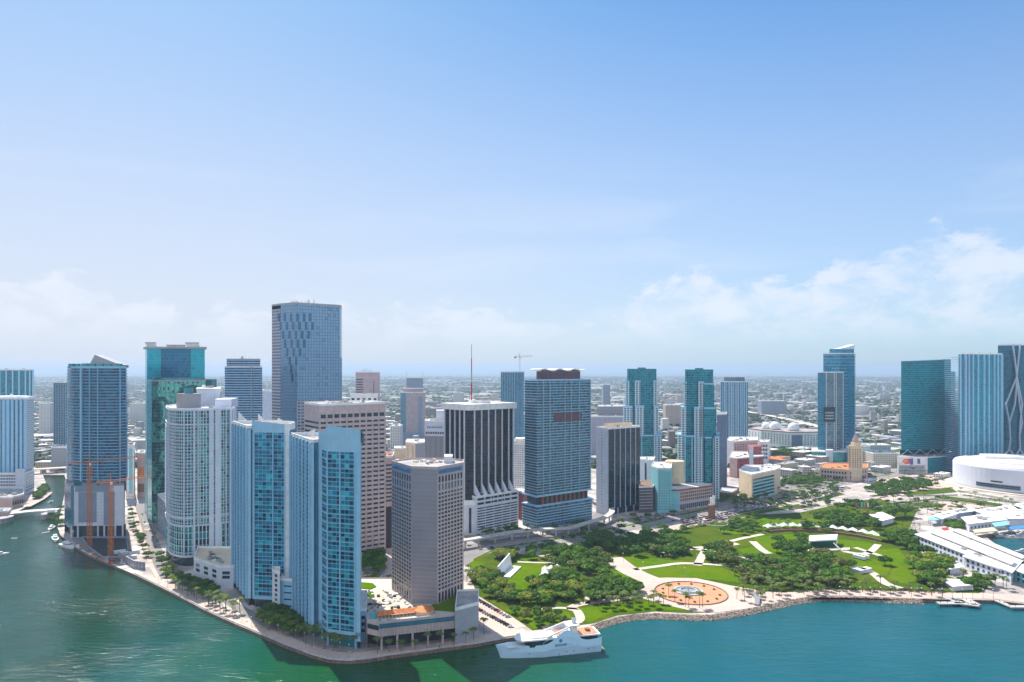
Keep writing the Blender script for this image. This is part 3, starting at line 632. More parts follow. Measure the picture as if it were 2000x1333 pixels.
MB().prism([Bp[4], Bp[5], (Bp[5][0], Bp[5][1]+8), (Bp[4][0], Bp[4][1]+8)], 6.5, 9, bottom=True).build('canopy', M['paleblue'], r_)
roof(r_, Bp, zr-0.5, M['roofgrey'], 0)
MB().ring([Bp[0], Bp[1], Bp[2], (Bp[2][0]+20, Bp[2][1]+44), (Bp[0][0]+30, Bp[0][1]+8)], zr-1, zr+2.2, 0.8).build('parapet', M['white'], r_)
MB().ring(offset([Bp[3], Bp[4], Bp[5], Bp[6], (Bp[6][0]-1, Bp[6][1]+18), (Bp[3][0]+3, Bp[3][1]+18)], -0.1), zr-1, 143, 0.8).build('parapet', M['white'], r_)
for k, (dx_, dy_, hh, ll) in enumerate(((-3, 42, 8, 16), (20, 30, 5, 20), (-24, 54, 9, 18))):
    b = MB(); x0, y0 = Bp[3][0]+dx_, Bp[3][1]+dy_
    b.wall((x0-ll*.7, y0+ll*.6), (x0, y0), zr, zr+hh, 0, 0, zr+1); b.wall((x0, y0+1), (x0-ll*.7, y0+ll*.6+1), zr, zr+1, 0, 0, zr+hh); b.build('roof_fin', M['white'], r_)
span_slabs(r_, Bp[4], Bp[5], frange(13, 136, 6.1), 0.6, 0.2, M['palecol']); piers(r_, Bp[4], Bp[5], (0.0, 0.62, 1.0), 0.7, 0.9, 9, 136, M['palecol'])
piers(r_, Bp[0], Bp[1], (0, .2, .4, .6, .8, 1), 1.4, 1.2, 6, zr, M['palecol'])
# white stair block between the two
W = [at(531.5, 519), at(547, 513), at(547, 526), at(533, 526.5)]
w_ = tower('annex', 'white stair block with a column of dark windows between the two pale blue towers', 'building', W, 0, 32, [M['lav']]*4, units=0)
windows(w_, W[0], W[1], 2, 31, 1, 8, 3.0, 2.0, M['win'])
W = [at(547.2, 516), at(577, 514), at(578, 560), at(566, 560)]
w_ = tower('annex', 'blue shaded podium with short slot windows between the two pale blue towers', 'building', W, 0, 26, [M['paleblue']]*4, units=2, seed=5)
windows(w_, W[0], W[1], 4, 24, 1, 4, 6, 1.0, M['win'])
for k in range(5):
    MB().box((W[2][0]-3+rnd.uniform(-2, 2)-k*5.5, 578+k*14, 26.0), (6, 9, 1.2), .3).build('deck_planter', rnd.choice([M['pool'], M['white'], M['grass']]), w_)
MB().prism([at(560, 562), at(580, 562), at(575, 640), at(560, 640)], 0, 25.9).build('deck', M['cream'], w_)

# ---- white curved condo
zc = 147.5
cp_ = smooth([at(324.5, 700), at(326, 676), at(330, 660), at(338, 648), at(350, 642), at(364, 640), at(379, 643)], 4)
Rr_ = [at(379, 643), at(400, 646), at(425, 652), at(455, 662)]
E = cp_ + Rr_[1:] + [at(462, 720), at(350, 730)]
r_ = thing('condo_tower', 'white rounded condo tower with many small balconies left of the two pale blue ones', 'tower', cen(E))
shell(r_, 'curved_facade', cp_, 38, zc-1, M['epic_curve']); shell(r_, 'curved_facade', cp_, 11, 38, M['epic_base'])
shell(r_, 'front_facade', Rr_, 38, zc-1, M['epic_flat']); shell(r_, 'front_facade', Rr_, 11, 38, M['epic_base'])
shell(r_, 'rear_wall', [E[-3], E[-2], E[-1], E[0]], 0, zc-1, M['lav'])
shell(r_, 'lobby_glass', [offset(E, -2)[i] for i in range(len(E))], 0, 11, M['darkglass'])
roof(r_, E, zc-0.6, M['roofwhite'], 1.6, M['white']); rooftop(r_, [at(395, 660), at(440, 668), at(440, 700), at(395, 690)], zc-.6, 12, 21, 1, 4, 2.2)
for z, th, out in ((9.5, 2.0, .5), (38, 1.6, 1.0), (45.5, 1.4, 1.0), (133, 1.2, .8), (zc-1, 1.4, .6)): slabs(r_, E, [z], out, th, M['lav'], 'band')
cl_ = cp_ + [at(379, 680), at(330, 700)]
slabs(r_, cl_, frange(49, 131, 3.1), 1.1, 0.22, M['lav'], 'balcony'); slabs(r_, cl_, frange(14.2, 37, 6.2), 1.0, 0.3, M['tealglass'], 'balcony')
P0, P1 = Rr_[0], Rr_[-1]
for u, w0 in ((0.0, 1.4), (.105, .5), (.29, .5), (.42, 3.2), (.58, 3.4), (.66, .7), (.8, .5), (.93, 1.6), (1, .8)): piers(r_, P0, P1, (u,), w0*1.3, 4.4 if 0.1 < u < 0.95 else 2.0, 11, zc-1, M['lav'])
piers(r_, cp_[-6], cp_[-5], (0,), 1.0, 1.4, 11, zc-1, M['lav']); piers(r_, cp_[9], cp_[10], (0,), 1.0, 1.4, 11, zc-1, M['lav'])
dr_ = at(368.5, 680)
MB().prism(circle(*dr_, 11.2, 28), zc-0.5, zc+13.5).build('penthouse_drum', fac('grey_louvre', 0.8, 14, (0.36, 0.35, 0.36), (0.22, 0.22, 0.24), (0.26, 0.25, 0.26), df=0, fu=0.5, fv=0.0, metal=0), r_)
MB().prism(circle(*dr_, 4, 16), zc+13.5, zc+19).build('water_tank', M['tealglass'], r_)
Q = [at(384, 700), at(430, 705), at(430, 740), at(386, 740)]
MB().prism(Q, zc-0.5, zc+17).build('penthouse', M['lav'], r_); MB().prism(offset(Q, .5), zc+17, zc+18).build('penthouse_roof', M['roofwhite'], r_)
Q = [at(420, 672), at(452, 676), at(465, 712), at(428, 710)]
MB().prism(Q, zc-0.5, zc+8).build('penthouse', M['lav'], r_)
rooftop(r_, [at(390, 712), at(425, 712), at(425, 735), at(392, 735)], zc+18, 4, 3)
# white annex with terrace
An = [at(378.5, 602), at(427, 577), at(456, 577), at(458, 640), at(386, 640)]
r_ = thing('annex', 'white angular low annex with a sunlit roof terrace at the foot of the rounded tower', 'building', cen(An))
for i in range(5): shell(r_, 'wall', [An[i], An[(i+1) % 5]], 0, 19 if i else 21, M['lav'], z1b=18.5 if i == 0 else None)
MB().cap(An, 17.2).build('terrace_floor', M['cream'], r_); MB().ring(offset(An, .1), 17.3, 19.4, .7).build('parapet', M['white'], r_)
lf = windows(r_, An[0], An[1], [13.5, 9.3], 0, 3, 2, 6.4, 2.6, M['darkglass']); windows(r_, An[1], An[2], [13.0, 9.4], 0, 1, 2, 6.4, 2.6, M['darkglass'], e=2)
rooftop(r_, offset(An, -5), 17.3, 26, 11, 1.2, 4, 1.8, [M['cream'], M['steel'], M['wood'], M['white'], M['grassdark']])

# ---- teal bank tower and green mirror tower
T = [at(287, 850), at(400, 858), at(398, 900), at(283.5, 886)]
r_ = thing('office_tower', 'bright teal glass tower with a white winged roof crown', 'tower', cen(T)); zt_ = 211
c0, c1 = Vector(T[0]), Vector(T[1])
q1, q2 = c0.lerp(c1, .25), c0.lerp(c1, .75)
for a_, b_, m_ in ((c0, q1, 'wf_glass'), (q1, q2, 'wf_mid'), (q2, c1, 'wf_glass')): shell(r_, 'glass_facade', [tuple(a_), tuple(b_)], 0, zt_, M[m_])
shell(r_, 'side_facade', [T[3], T[0]], 0, zt_, M['wf_glass']); shell(r_, 'side_facade', [T[1], T[2]], 0, zt_, M['wf_glass']); shell(r_, 'rear_wall', [T[2], T[3]], 0, zt_, M['wf_mid'])
roof(r_, T, zt_, M['roofgrey'], 0)
slabs(r_, T, [zt_+1.2], 2.2, 2.4, M['steel'], 'roof_flange'); piers(r_, T[0], T[1], (.25, .75), .8, 1.0, 0, zt_, M['tealglass'], 'mullion')
for u0, u1, zz in ((.0, .17, 8), (.7, .92, 8), (.34, .66, 5)):
    a_, b_ = c0.lerp(c1, u0), c0.lerp(c1, u1); n_ = ((c0+c1)/2).normalized()
    g = MB(); k = 2.0 if zz > 6 else 0
    lo = [a_+n_*4, b_+n_*4, b_+n_*22, a_+n_*22]; hi = [(p-Vector((k*(1 if u0 > .5 else 1), 0))) for p in lo]
    for i in range(4):
        j = (i+1) % 4; g.face([(*lo[i], zt_+2.4), (*lo[j], zt_+2.4), (*hi[j], zt_+zz-.8), (*hi[i], zt_+zz-.8)])
    g.build('roof_screen', M['roofwhite'], r_)
    MB().prism([tuple(p) for p in offset([tuple(h) for h in hi], .8)], zt_+zz-.8, zt_+zz, bottom=True).build('roof_wing', M['roofgrey'], r_)
T2 = [at(297, 822), at(402, 828), at(400, 850), at(288, 846)]
r_ = tower('hotel_tower', 'green mirror glass tower with wavy painted reflections in front of the bright teal one', 'tower', T2, 0, 171, [M['wf_low'], M['wf_low'], M['wf_glass'], M['wf_glass']], M['roofgrey'], 1.5, M['steel'], units=0)
piers(r_, T2[0], T2[1], [i/12 for i in range(13)], .35, .5, 0, 171, M['tealglass'], 'mullion')
MB().ring(offset(T2, -3), 171, 175, .6).build('roof_rail', M['tealglass'], r_)
MB().box((*at(408, 845), 160), (14, 14, 13), 0.1).build('side_block', M['tealglass'], r_)
# slanted garage
G_ = [at(282.5, 905), at(300.5, 850), at(326, 862), at(318, 910)]
r_ = tower('parking_garage', 'slim grey garage with slanting dark stripes at the foot of the teal tower', 'building', G_, 0, 73, [M['bluegrey']]*4, units=0)
for k in range(16):
    z = 16+k*3.5; b = MB(); p, q = Vector(G_[0]), Vector(G_[1]); d = (q-p).normalized(); n_ = Vector((d.y, -d.x))*.25
    b.wall(tuple(p.lerp(q, .12)+n_), tuple(p.lerp(q, .88)+n_), z, z+1.7); b.build('deck_opening', M['win'], r_)
G_ = [at(308, 790), at(327, 735), at(345, 745), at(330, 800)]
r_ = tower('podium', 'dark grey podium block wedged left of the rounded white tower', 'building', G_, 0, 40, [M['bluegrey']]*4, units=2)
windows(r_, G_[0], G_[1], 4, 38, 4, 7, 3, 1.6, M['win'])

# ---- navy condo tower on its white podium
pc = smooth([at(131.5, 800), at(133, 786), at(139, 776), at(149, 771), at(160, 769)], 4); pr_ = [at(160, 769), at(200, 766), at(228, 768), at(246, 776)]
I_ = pc + pr_[1:] + [at(248, 815), at(150, 825)]
r_ = thing('condo_tower', 'dark navy glass condo tower with a pointed roof sail behind the orange cranes', 'tower', cen(I_))
zi = 187; shell(r_, 'curved_facade', pc, 57, zi, M['icon']); shell(r_, 'front_facade', pr_, 57, zi, M['icon']); shell(r_, 'rear_wall', [I_[-3], I_[-2], I_[-1], I_[0]], 40, zi, M['icon'])
roof(r_, I_, zi, M['roofgrey'], 1.6, M['palecol'])
slabs(r_, I_, frange(61, 186, 3.4), 1.0, 0.42, M['palecol'], 'balcony')
piers(r_, pr_[0], pr_[1], (0,), 1.6, 2.4, 57, zi, M['palecol']); piers(r_, pr_[0], pr_[1], (.4, .8), .5, 1.6, 57, zi, M['blueband']); piers(r_, pr_[2], pr_[3], (.3,), .8, 1.8, 57, zi, M['blueband'])
for i, x in enumerate((141, 150, 166, 180, 196, 212, 232)): MB().box((*at(x, 778), zi), (7, 3, 4.5), 0).build('roof_unit', M['tealglass'], r_)
b = MB(); s0, s1, s2 = at(176, 790), at(185, 790), at(236, 790)
b.wall(s0, s1, zi, zi+5, 0, 0, zi+15); b.wall(s1, s2, zi, zi+15, 0, 0, zi+3); b.wall((s2[0], 806), (s1[0], 806), zi, zi+3, 0, 0, zi+15)
b.face([(*s1, zi+15), (*s2, zi+3), (s2[0], 806, zi+3), (s1[0], 806, zi+15)]); b.face([(*s0, zi+5), (*s1, zi+15), (s1[0], 806, zi+15), (s0[0], 806, zi+5)]); b.build('roof_sail', M['steel'], r_)
MB().prism([at(160, 784), at(232, 784), at(232, 808), at(165, 808)], zi, zi+5).build('penthouse', M['steel'], r_)
Pd = [at(126, 775), at(139, 750), at(242, 752), at(244, 800), at(130, 800)]
r_ = thing('podium', 'white panelled podium with a large grey blank rectangle under the navy tower', 'building', cen(Pd))
shell(r_, 'side_facade', Pd[0:2], 9, 57, M['icon'])
def part_wall(root, p, q, u0, u1, z0, z1, out, mat, name):
    p, q = Vector(p), Vector(q); d = (q-p).normalized(); n_ = Vector((d.y, -d.x))*out
    a_, b_ = p.lerp(q, u0), p.lerp(q, u1); P = [tuple(a_+n_), tuple(b_+n_), tuple(b_-d.orthogonal()*0-n_.normalized()*.3), tuple(a_-n_.normalized()*.3)]
    return MB().prism(P, z0, z1, bottom=True).build(name, mat, root)
shell(r_, 'front_wall', Pd[1:3], 13, 57, M['lav']); shell(r_, 'side_wall', Pd[2:4], 0, 57, M['lav']); shell(r_, 'rear_wall', [Pd[3], Pd[4], Pd[0]], 0, 57, M['lav'])
shell(r_, 'lobby_glass', [(p[0], p[1]+4) for p in (Pd[0], Pd[1], Pd[2])], 0, 14, M['darkglass']); MB().cap(Pd, 57).build('roof', M['roofgrey'], r_); MB().cap(Pd, 13, 0, True).build('soffit', M['bluegrey'], r_)
for u0, u1, z0_, z1_ in ((.14, .48, 17, 50), (.08, .72, 50.5, 57.2), (.62, .82, 14, 50.5)): part_wall(r_, Pd[1], Pd[2], u0, u1, z0_, z1_, .4, M['bluegrey'], 'blank_panel')
part_wall(r_, Pd[1], Pd[2], .0, .05, 13, 57.5, .6, M['blueglass'], 'corner_glass'); part_wall(r_, Pd[1], Pd[2], .05, .2, 57, 62, 0, M['tealglass'], 'pool_screen')
for u in (.0, .12, .5, .62, .83, .97): q = Vector(Pd[1]).lerp(Vector(Pd[2]), u); MB().bar((q.x, q.y+.8, 0), (q.x, q.y+.8, 13), .9, n=8).build('column', M['lav'], r_)
for k in range(9): part_wall(r_, Pd[1], Pd[2], .49, .61, 17+k*3.6, 17.15+k*3.6, .1, M['bluegrey'], 'joint')

# ---- far left condos
L_ = box3(-60, 49, 66, 1015, 8); L_[3] = at(-60, 1015); L_[2] = at(-58, 1060)
L_ = [at(-60, 1012), at(50, 1015), at(66, 1050), at(-50, 1060)]
r_ = tower('condo_tower', 'pale condo tower with columns of small windows at the far left, above a white garage', 'tower', L_, 30, 141, [M['condo_side'], M['vizc_white'], M['lav'], M['lav']], units=0)
piers(r_, L_[0], L_[1], [i/13 for i in range(14)], 3.6, 1.2, 30, 141, M['palecol'])
MB().prism(circle(*at(20, 1032), 26, 32, ry=14), 141, 145).build('penthouse', M['white'], r_); MB().box((*at(52, 1030), 141), (16, 14, 3.6)).build('roof_unit', M['white'], r_)
MB().bar((*at(22, 1032), 145), (*at(22, 1032), 148), 1.5).build('roof_unit', M['white'], r_)
L_ = [at(-80, 1000), at(49, 1003), at(67, 1040), at(-60, 1050)]
r_ = tower('parking_garage', 'white open deck parking garage under the far left condo tower', 'building', L_, 0, 32, [M['lav']]*4, M['roofgrey'], units=0)
lf = windows(r_, L_[0], L_[1], 4, 31, 24, 6, 3.0, 2.0, M['win'], e=1); windows(r_, L_[1], L_[2], 4, 31, 5, 6, 4.5, 2.0, M['winblue'], e=2, left=0)
part_wall(r_, L_[0], L_[1], .86, 1.0, 0, 39, 1.2, M['lav'], 'stair_tower')
L_ = [at(-40, 1290), at(65, 1300), at(66, 1340), at(-40, 1340)]
r_ = tower('condo_tower', 'darker teal condo slab rising behind the far left condo tower', 'tower', L_, 0, 184, [M['vizc']]*4, units=4)
piers(r_, L_[0], L_[1], (.1, .38, .5, .62, .74, .86, .94, 1), 2.2, 1.5, 0, 184, M['palecol'])
L_ = [at(104, 1350), at(131, 1350), at(140, 1380), at(106, 1380)]
r_ = tower('condo_tower', 'slim blue green condo tower between the far left pair and the navy tower', 'tower', L_, 0, 159, [M['stripe']]*4, units=2)
L_ = [at(100, 1260), at(131, 1260), at(134, 1300), at(102, 1300)]
r_ = tower('podium', 'grey green low block in front of the slim blue green tower', 'building', L_, 0, 41, [M['greyrender']]*4)
L_ = [at(-20, 905), at(24, 905), at(46, 925), at(46, 975), at(-20, 975)]
r_ = tower('low_building', 'brown low riverside building with dark bays at the far left bank', 'building', L_, 0, 15, [M['pink']]*5, M['roofgrey'], units=4)
windows(r_, L_[1], L_[2], 3, 12, 5, 1, 3, 6, M['win'])
L_ = [at(-10, 845), at(16, 845), at(22, 862), at(-10, 862)]
r_ = tower('bridge_house', 'small pale tender house beside the left end of the river bridge', 'building', L_, 0, 9, [M['pink']]*4, units=1)

# ---- narrow blocks between navy and teal tower
L_ = [at(246.5, 975), at(262, 975), at(264, 1010), at(248, 1010)]
r_ = tower('apartment_block', 'slim white and pale green block right of the navy tower', 'building', L_, 0, 76, [M['white']]*4, units=2)
part_wall(r_, L_[0], L_[1], .35, .8, 8, 72, .3, M['tealpaint'], 'glass_strip'); slabs(r_, L_, (4, 8, 12), .4, 1.2, M['cream'], 'deck_band')
L_ = [at(268, 985), at(283, 985), at(284, 1020), at(270, 1020)]
r_ = tower('apartment_block', 'narrow pink block with brown panels beside the slanting garage', 'building', L_, 0, 64, [M['pink']]*4, units=1)
part_wall(r_, L_[0], L_[1], .1, .9, 30, 44, .3, M['terracotta'], 'brown_panel'); part_wall(r_, L_[0], L_[1], .1, .9, 8, 20, .3, M['wood'], 'brown_panel')

# ---- banded grey-blue tower
L_ = [at(439, 1000), at(512, 1004), at(511, 1042), at(440, 1040)]
r_ = tower('office_tower', 'grey blue tower with white floor bands left of the tallest tower', 'tower', L_, 0, 189, [M['ribbonwhite']]*4, units=0, par=.8)
L2 = offset(L_, -2.5); 
for i in range(4): shell(r_, 'upper_facade', [L2[i], L2[(i+1) % 4]], 189, 200, M['ribbonwhite'])
roof(r_, L2, 200, par=.8, pm=M['steel']); rooftop(r_, offset(L2, -8), 200, 9, 4, 1, 3, 5); piers(r_, L_[0], L_[1], (.72,), 1.6, 1.2, 0, 189, M['steel'])
slabs(r_, L_, frange(12, 188, 3.6), .5, .7, M['palecol'], 'floor_band')
L_ = [at(513, 1100), at(531, 1100), at(533, 1130), at(515, 1130)]
r_ = tower('office_tower', 'plain lavender grey block glimpsed left of the tallest tower', 'building', L_, 0, 150, [M['lav']]*4, units=1)

# ---- tallest tower
S_ = [at(531, 880), at(548, 863), at(580, 850), at(664, 884), at(667.5, 900), at(667, 935), at(535, 935)]
r_ = thing('office_tower', 'tallest tower, steel blue glass with a staircase of dark notches near its top', 'tower', cen(S_)); zs_ = 267
shell(r_, 'side_facade', S_[0:2], 0, 262, M['se_side']); shell(r_, 'corner_facade', S_[1:3], 100, zs_, M['se_glass']); shell(r_, 'corner_facade', S_[1:3], 0, 100, M['se_glass_low'])
shell(r_, 'front_facade', S_[2:4], 146, zs_, M['se_glass']); shell(r_, 'front_facade', S_[2:4], 0, 146, M['se_glass_low'])
shell(r_, 'side_facade', S_[3:5], 0, zs_, M['se_glass']); shell(r_, 'rear_wall', [S_[4], S_[5], S_[6], S_[0]], 0, zs_, M['se_side'])
roof(r_, S_, zs_, M['roofgrey'], 1.6, M['steel'])
MB().prism([at(567, 872), at(632, 895), at(625, 915), at(560, 900)], zs_, zs_+4).build('penthouse', M['steel'], r_)
for k in range(16):
    x, y = at(rnd.uniform(568, 626), rnd.uniform(878, 905)); MB().bar((x, y, zs_+4), (x, y, zs_+4+rnd.uniform(2, 6)), .25, n=5).build('antenna', M['steel'], r_)
    if k % 3 == 0: MB().prism(circle(x, y, 1.1, 10), zs_+4, zs_+6).build('dish', M['white'], r_)
rows = [(612, 544, 6), (629, 548, 6), (646, 553, 5), (663, 557, 4), (680, 561, 3), (697, 566, 2), (713, 569, 1), (730, 571, 1)]
P1_, P2_, P3_ = Vector(S_[1]), Vector(S_[2]), Vector(S_[3])
def on_front(px):
    a_, b_ = (P1_, P2_) if px < 580 else (P2_, P3_); k = (px-1000)/F; d = b_-a_; tt = (k*a_.y-a_.x)/(d.x-k*d.y)
    return a_+d*tt, math.atan2(d.y, d.x)
for py, x0, n_ in rows:
    for i in range(n_):
        c_, a_ = on_front(x0+i*12.4); z = zat(py, c_.y); b = MB(); 
        b.box((c_.x, c_.y, z-10.5), (3.4, .5, 10.2), a_); b.build('notch_shade_panel', M['notch'] if 'notch' in M else M.setdefault('notch', plain('painted_notch_shade', (0.05, 0.15, 0.26), .15, .5)), r_)  # panels set proud of the wall; the notches' shade is put into their colour
S2 = [at(664, 886), at(667.6, 890), at(668, 930), at(660, 930)]
MB().prism(S2, 0, 200).build('side_bay', M['se_glass'], r_)

# ---- travertine tower with ribbon windows
Z_ = box3(595, 623.5, 753, 642, 36)
r_ = tower('office_tower', 'broad brown stone office tower with rows of dark windows behind the river condos', 'tower', Z_, 0, 151.5, [M['travertine']]*4, M['roofwhite'], units=6)
lf = 100
zz = [7+k*4.55 for k in range(29)]
lf = windows(r_, Z_[0], Z_[1], zz, 0, 10, 29, 4.9, 1.9, M['win'], e=.6, left=60); windows(r_, Z_[3], Z_[0], zz, 0, 10, 29, 3.4, 1.8, M['win'], e=1, left=40)
windows(r_, Z_[0], Z_[1], [140.5], 0, 10, 1, 5.0, 3.6, M['win'], e=.6, left=0)
piers(r_, Z_[0], Z_[1], [i/10 for i in range(11)], .5, .5, 0, 137, M['travertine'])
Z2 = [at(752, 690), at(767, 694), at(770, 730), at(754, 730)]
r_ = tower('office_wing', 'red brown striped wing squeezed between the brown office tower and the hotel', 'building', Z2, 0, 96, [M['pink']]*4, M['terracotta'], units=1)
windows(r_, Z2[0], Z2[1], 50, 90, 1, 10, 7, 1.7, M['win']); part_wall(r_, Z2[0], Z2[1], .1, .9, 4, 46, .3, M['black'], 'dark_void')
Z2 = [at(756, 1180), at(800, 1180), at(800, 1230), at(756, 1230)]

# ---- octagonal-cornered hotel
h_, zd = 114.7, 18.0
Hh = [at(765, 518), at(804, 488), at(854, 484.5), at(905, 508), at(905.5, 524), at(872, 533), at(800, 533)]
r_ = thing('hotel_tower', 'grey pink stone hotel with rows of square windows and a blank chamfered corner', 'hotel', cen(Hh, 0))
M['chamfer'] = fac('fluted_stone', 40, 3.1, (0.36, 0.34, 0.40), (0.42, 0.38, 0.43), (0.46, 0.41, 0.45), df=0, fu=0, fv=.12, rough=.6, metal=0, jit=0, big=.25)
for i in range(7): shell(r_, 'stone_wall', [Hh[i], Hh[(i+1) % 7]], 0, h_, M['stone'] if i != 1 else M['chamfer'])
roof(r_, Hh, h_, M['roofgrey'], 1.2, M['stone'])
zz = [28.6+k*2.82 for k in range(25)]
windows(r_, Hh[0], Hh[1], zz, 0, 8, 25, 2.6, 1.5, M['win'], e=.7, left=45); windows(r_, Hh[2], Hh[3], zz, 0, 8, 25, 2.2, 1.5, M['win'], e=.7, left=55)
for a_, b_, w0 in ((Hh[0], Hh[1], 2.6), (Hh[2], Hh[3], 2.2)):
    windows(r_, a_, b_, [106.6], 0, 8, 1, w0*.8, 4.4, M['win'], e=.7, left=0); windows(r_, a_, b_, [101], 0, 8, 1, w0*.7, 4.6, M['winblue'], e=.7, left=0); windows(r_, a_, b_, [22.5], 0, 8, 1, w0*.8, 7, M['win'], e=.7, left=0)
rooftop(r_, offset(Hh, -5), h_, 16, 9, 1, 3.5, 2.2, [M['steel'], M['cream'], M['white'], M['roofwhite']])
MB().prism([at(868, 511), at(884, 513), at(884, 526), at(868, 526)], h_, h_+5).build('penthouse', M['lav'], r_)
def sign(txt, root, p, q, u0, u1, z, hgt, mat, out=.35, name='sign'):
    cu = bpy.data.curves.new(name, 'FONT'); cu.body = txt; cu.size = 1; cu.extrude = .03; cu.resolution_u = 2
    tmp = bpy.data.objects.new('tmp', cu); C.objects.link(tmp); bpy.context.view_layer.update()
    me = bpy.data.meshes.new_from_object(tmp.evaluated_get(bpy.context.evaluated_depsgraph_get())); bpy.data.objects.remove(tmp)
    me.materials.clear(); me.materials.append(mat); w0 = max(v.co.x for v in me.vertices)
    p, q = Vector(p), Vector(q); d = (q-p).normalized(); n_ = Vector((d.y, -d.x)); a_ = p.lerp(q, u0)+n_*out; L = (q-p).length*(u1-u0)
    from mathutils import Matrix
    me.transform(Matrix.Rotation(R(90), 4, 'X')); me.transform(Matrix.Diagonal((L/w0, 4, hgt, 1)))
    o = bpy.data.objects.new(name, me); C.objects.link(o); o.parent = root
    lx = root.location; o.location = (a_.x-lx.x, a_.y-lx.y, z-lx.z); o.rotation_euler = (0, 0, math.atan2(d.y, d.x)); return o
M['signblue'] = plain('blue_letters', (0.06, 0.25, 0.55), .4, var=0); M['navyletter'] = plain('navy_letters', (0.06, 0.10, 0.25), .5, var=0)
part_wall(r_, Hh[0], Hh[1], .02, .98, 110.2, 114.4, .12, M['bluegrey'], 'sign_band'); part_wall(r_, Hh[2], Hh[3], .02, .98, 110.2, 114.4, .12, M['bluegrey'], 'sign_band')
sign('INTERCONTINENTAL', r_, Hh[0], Hh[1], .08, .92, 111.0, 3.1, M['signblue']); sign('INTERCONTINENTAL', r_, Hh[2], Hh[3], .08, .92, 111.0, 3.1, M['signblue'])
# hotel podium with pool deck
Hp = [at(717, 452), at(741, 447), at(890, 462), at(905, 500), at(903, 545), at(702, 545), at(702, 495)]
r_ = thing('hotel_podium', 'long grey podium with a pool deck and orange tiled pavilion facing the water', 'building', cen(Hp))
shell(r_, 'wall', Hp[0:2], 10, 19.5, M['stone']); shell(r_, 'wall', Hp[1:3], 10, 19.5, M['travertine']); shell(r_, 'rear_wall', Hp[2:] + [Hp[0]], 0, 19, M['travertine'])
MB().cap(Hp, 18).build('deck', M['pathm'], r_); MB().path([offset(Hp, -.3)[i] for i in (0, 1, 2)], .6, 20, 0, th=2.2).build('parapet', M['conc'], r_); MB().cap(offset(Hp, .1), 10, 0, True).build('soffit', M['conc'], r_)
part_wall(r_, Hp[1], Hp[2], .0, .98, 15.2, 18.2, .3, M['blueglass'], 'window_band'); part_wall(r_, Hp[0], Hp[1], .05, .95, 14.0, 17.0, .3, M['darkglass'], 'window_band')
for u in [i/22 for i in range(23)]:
    q = Vector(Hp[1]).lerp(Vector(Hp[2]), u); 
    if u < .99: MB().box((q.x+.5, q.y-.3, 10), (.5, .5, 5.2), .1).build('fin', M['conc'], r_)
for u in [i/5 for i in range(6)]:
    q = Vector(Hp[1]).lerp(Vector(Hp[2]), u); MB().box((q.x+1.2, q.y+1.4, 0), (1.4, 1.4, 10), .1).build('column', M['travertine'], r_)
shell(r_, 'recessed_glass', [(p[0], p[1]+9) for p in (Hp[0], Hp[1], Hp[2])], 0, 10.5, M['darkglass'])
MB().prism([at(722, 457), at(735, 456), at(735, 466), at(723, 467)], 18, 18.6).build('pool', M['pool'], r_)
b = MB(); pa, pb = Vector(at(737, 456)), Vector(at(822, 465)); d = (pb-pa).normalized(); n_ = Vector((-d.y, d.x))
for o_, zz_ in ((0, 20.2),):
    A_, B_, C_, D_ = pa, pb, pb+n_*7, pa+n_*7; e1, e2 = pa+n_*3.5+d*2, pb+n_*3.5-d*2
    for f_ in ((A_, B_, e2, e1), (C_, D_, e1, e2)): b.face([(*f_[0], zz_), (*f_[1], zz_), (*f_[2], zz_+2.2), (*f_[3], zz_+2.2)])
    b.face([(*B_, zz_), (*C_, zz_), (*e2, zz_+2.2)]); b.face([(*D_, zz_), (*A_, zz_), (*e1, zz_+2.2)])
b.build('tiled_roof', M['terracotta'], r_)
for k in range(12): q = pa.lerp(pb, (k+.2)/12)+n_*.6; MB().box((q.x, q.y, 18), (.4, .4, 2.2)).build('post', M['cream'], r_)
oc = at(828, 468); MB().prism(circle(*oc, 6.5, 8), 18, 20.8).build('pavilion_wall', M['cream'], r_)
b = MB(); pts = circle(*oc, 7.5, 8)
for i in range(8): b.face([(*pts[i], 20.8), (*pts[(i+1) % 8], 20.8), (*oc, 23.4)])
b.build('pavilion_roof', M['terracotta'], r_)
MB().prism([at(838, 474), at(888, 470), at(902, 500), at(903, 507), at(856, 483), at(845, 482)], 18, 19.2).build('roof_garden', M['grass'], r_)
# stair tower at the podium's right end
K_ = [at(889, 460), at(934.5, 472), at(935, 500), at(893, 498)]
r_ = tower('stair_block', 'tall grey panelled block at the right end of the hotel podium', 'building', K_, 0, 23, [M['greyp']]*4 if 'greyp' in M else [M.setdefault('greyp', plain('grey_panels', (0.36, 0.38, 0.42), var=.08))]*4, M['roofgrey'], units=0)
for z in (5.5, 11, 16.5): part_wall(r_, K_[0], K_[1], 0, 1, z, z+.25, .06, M['steel'], 'panel_joint')
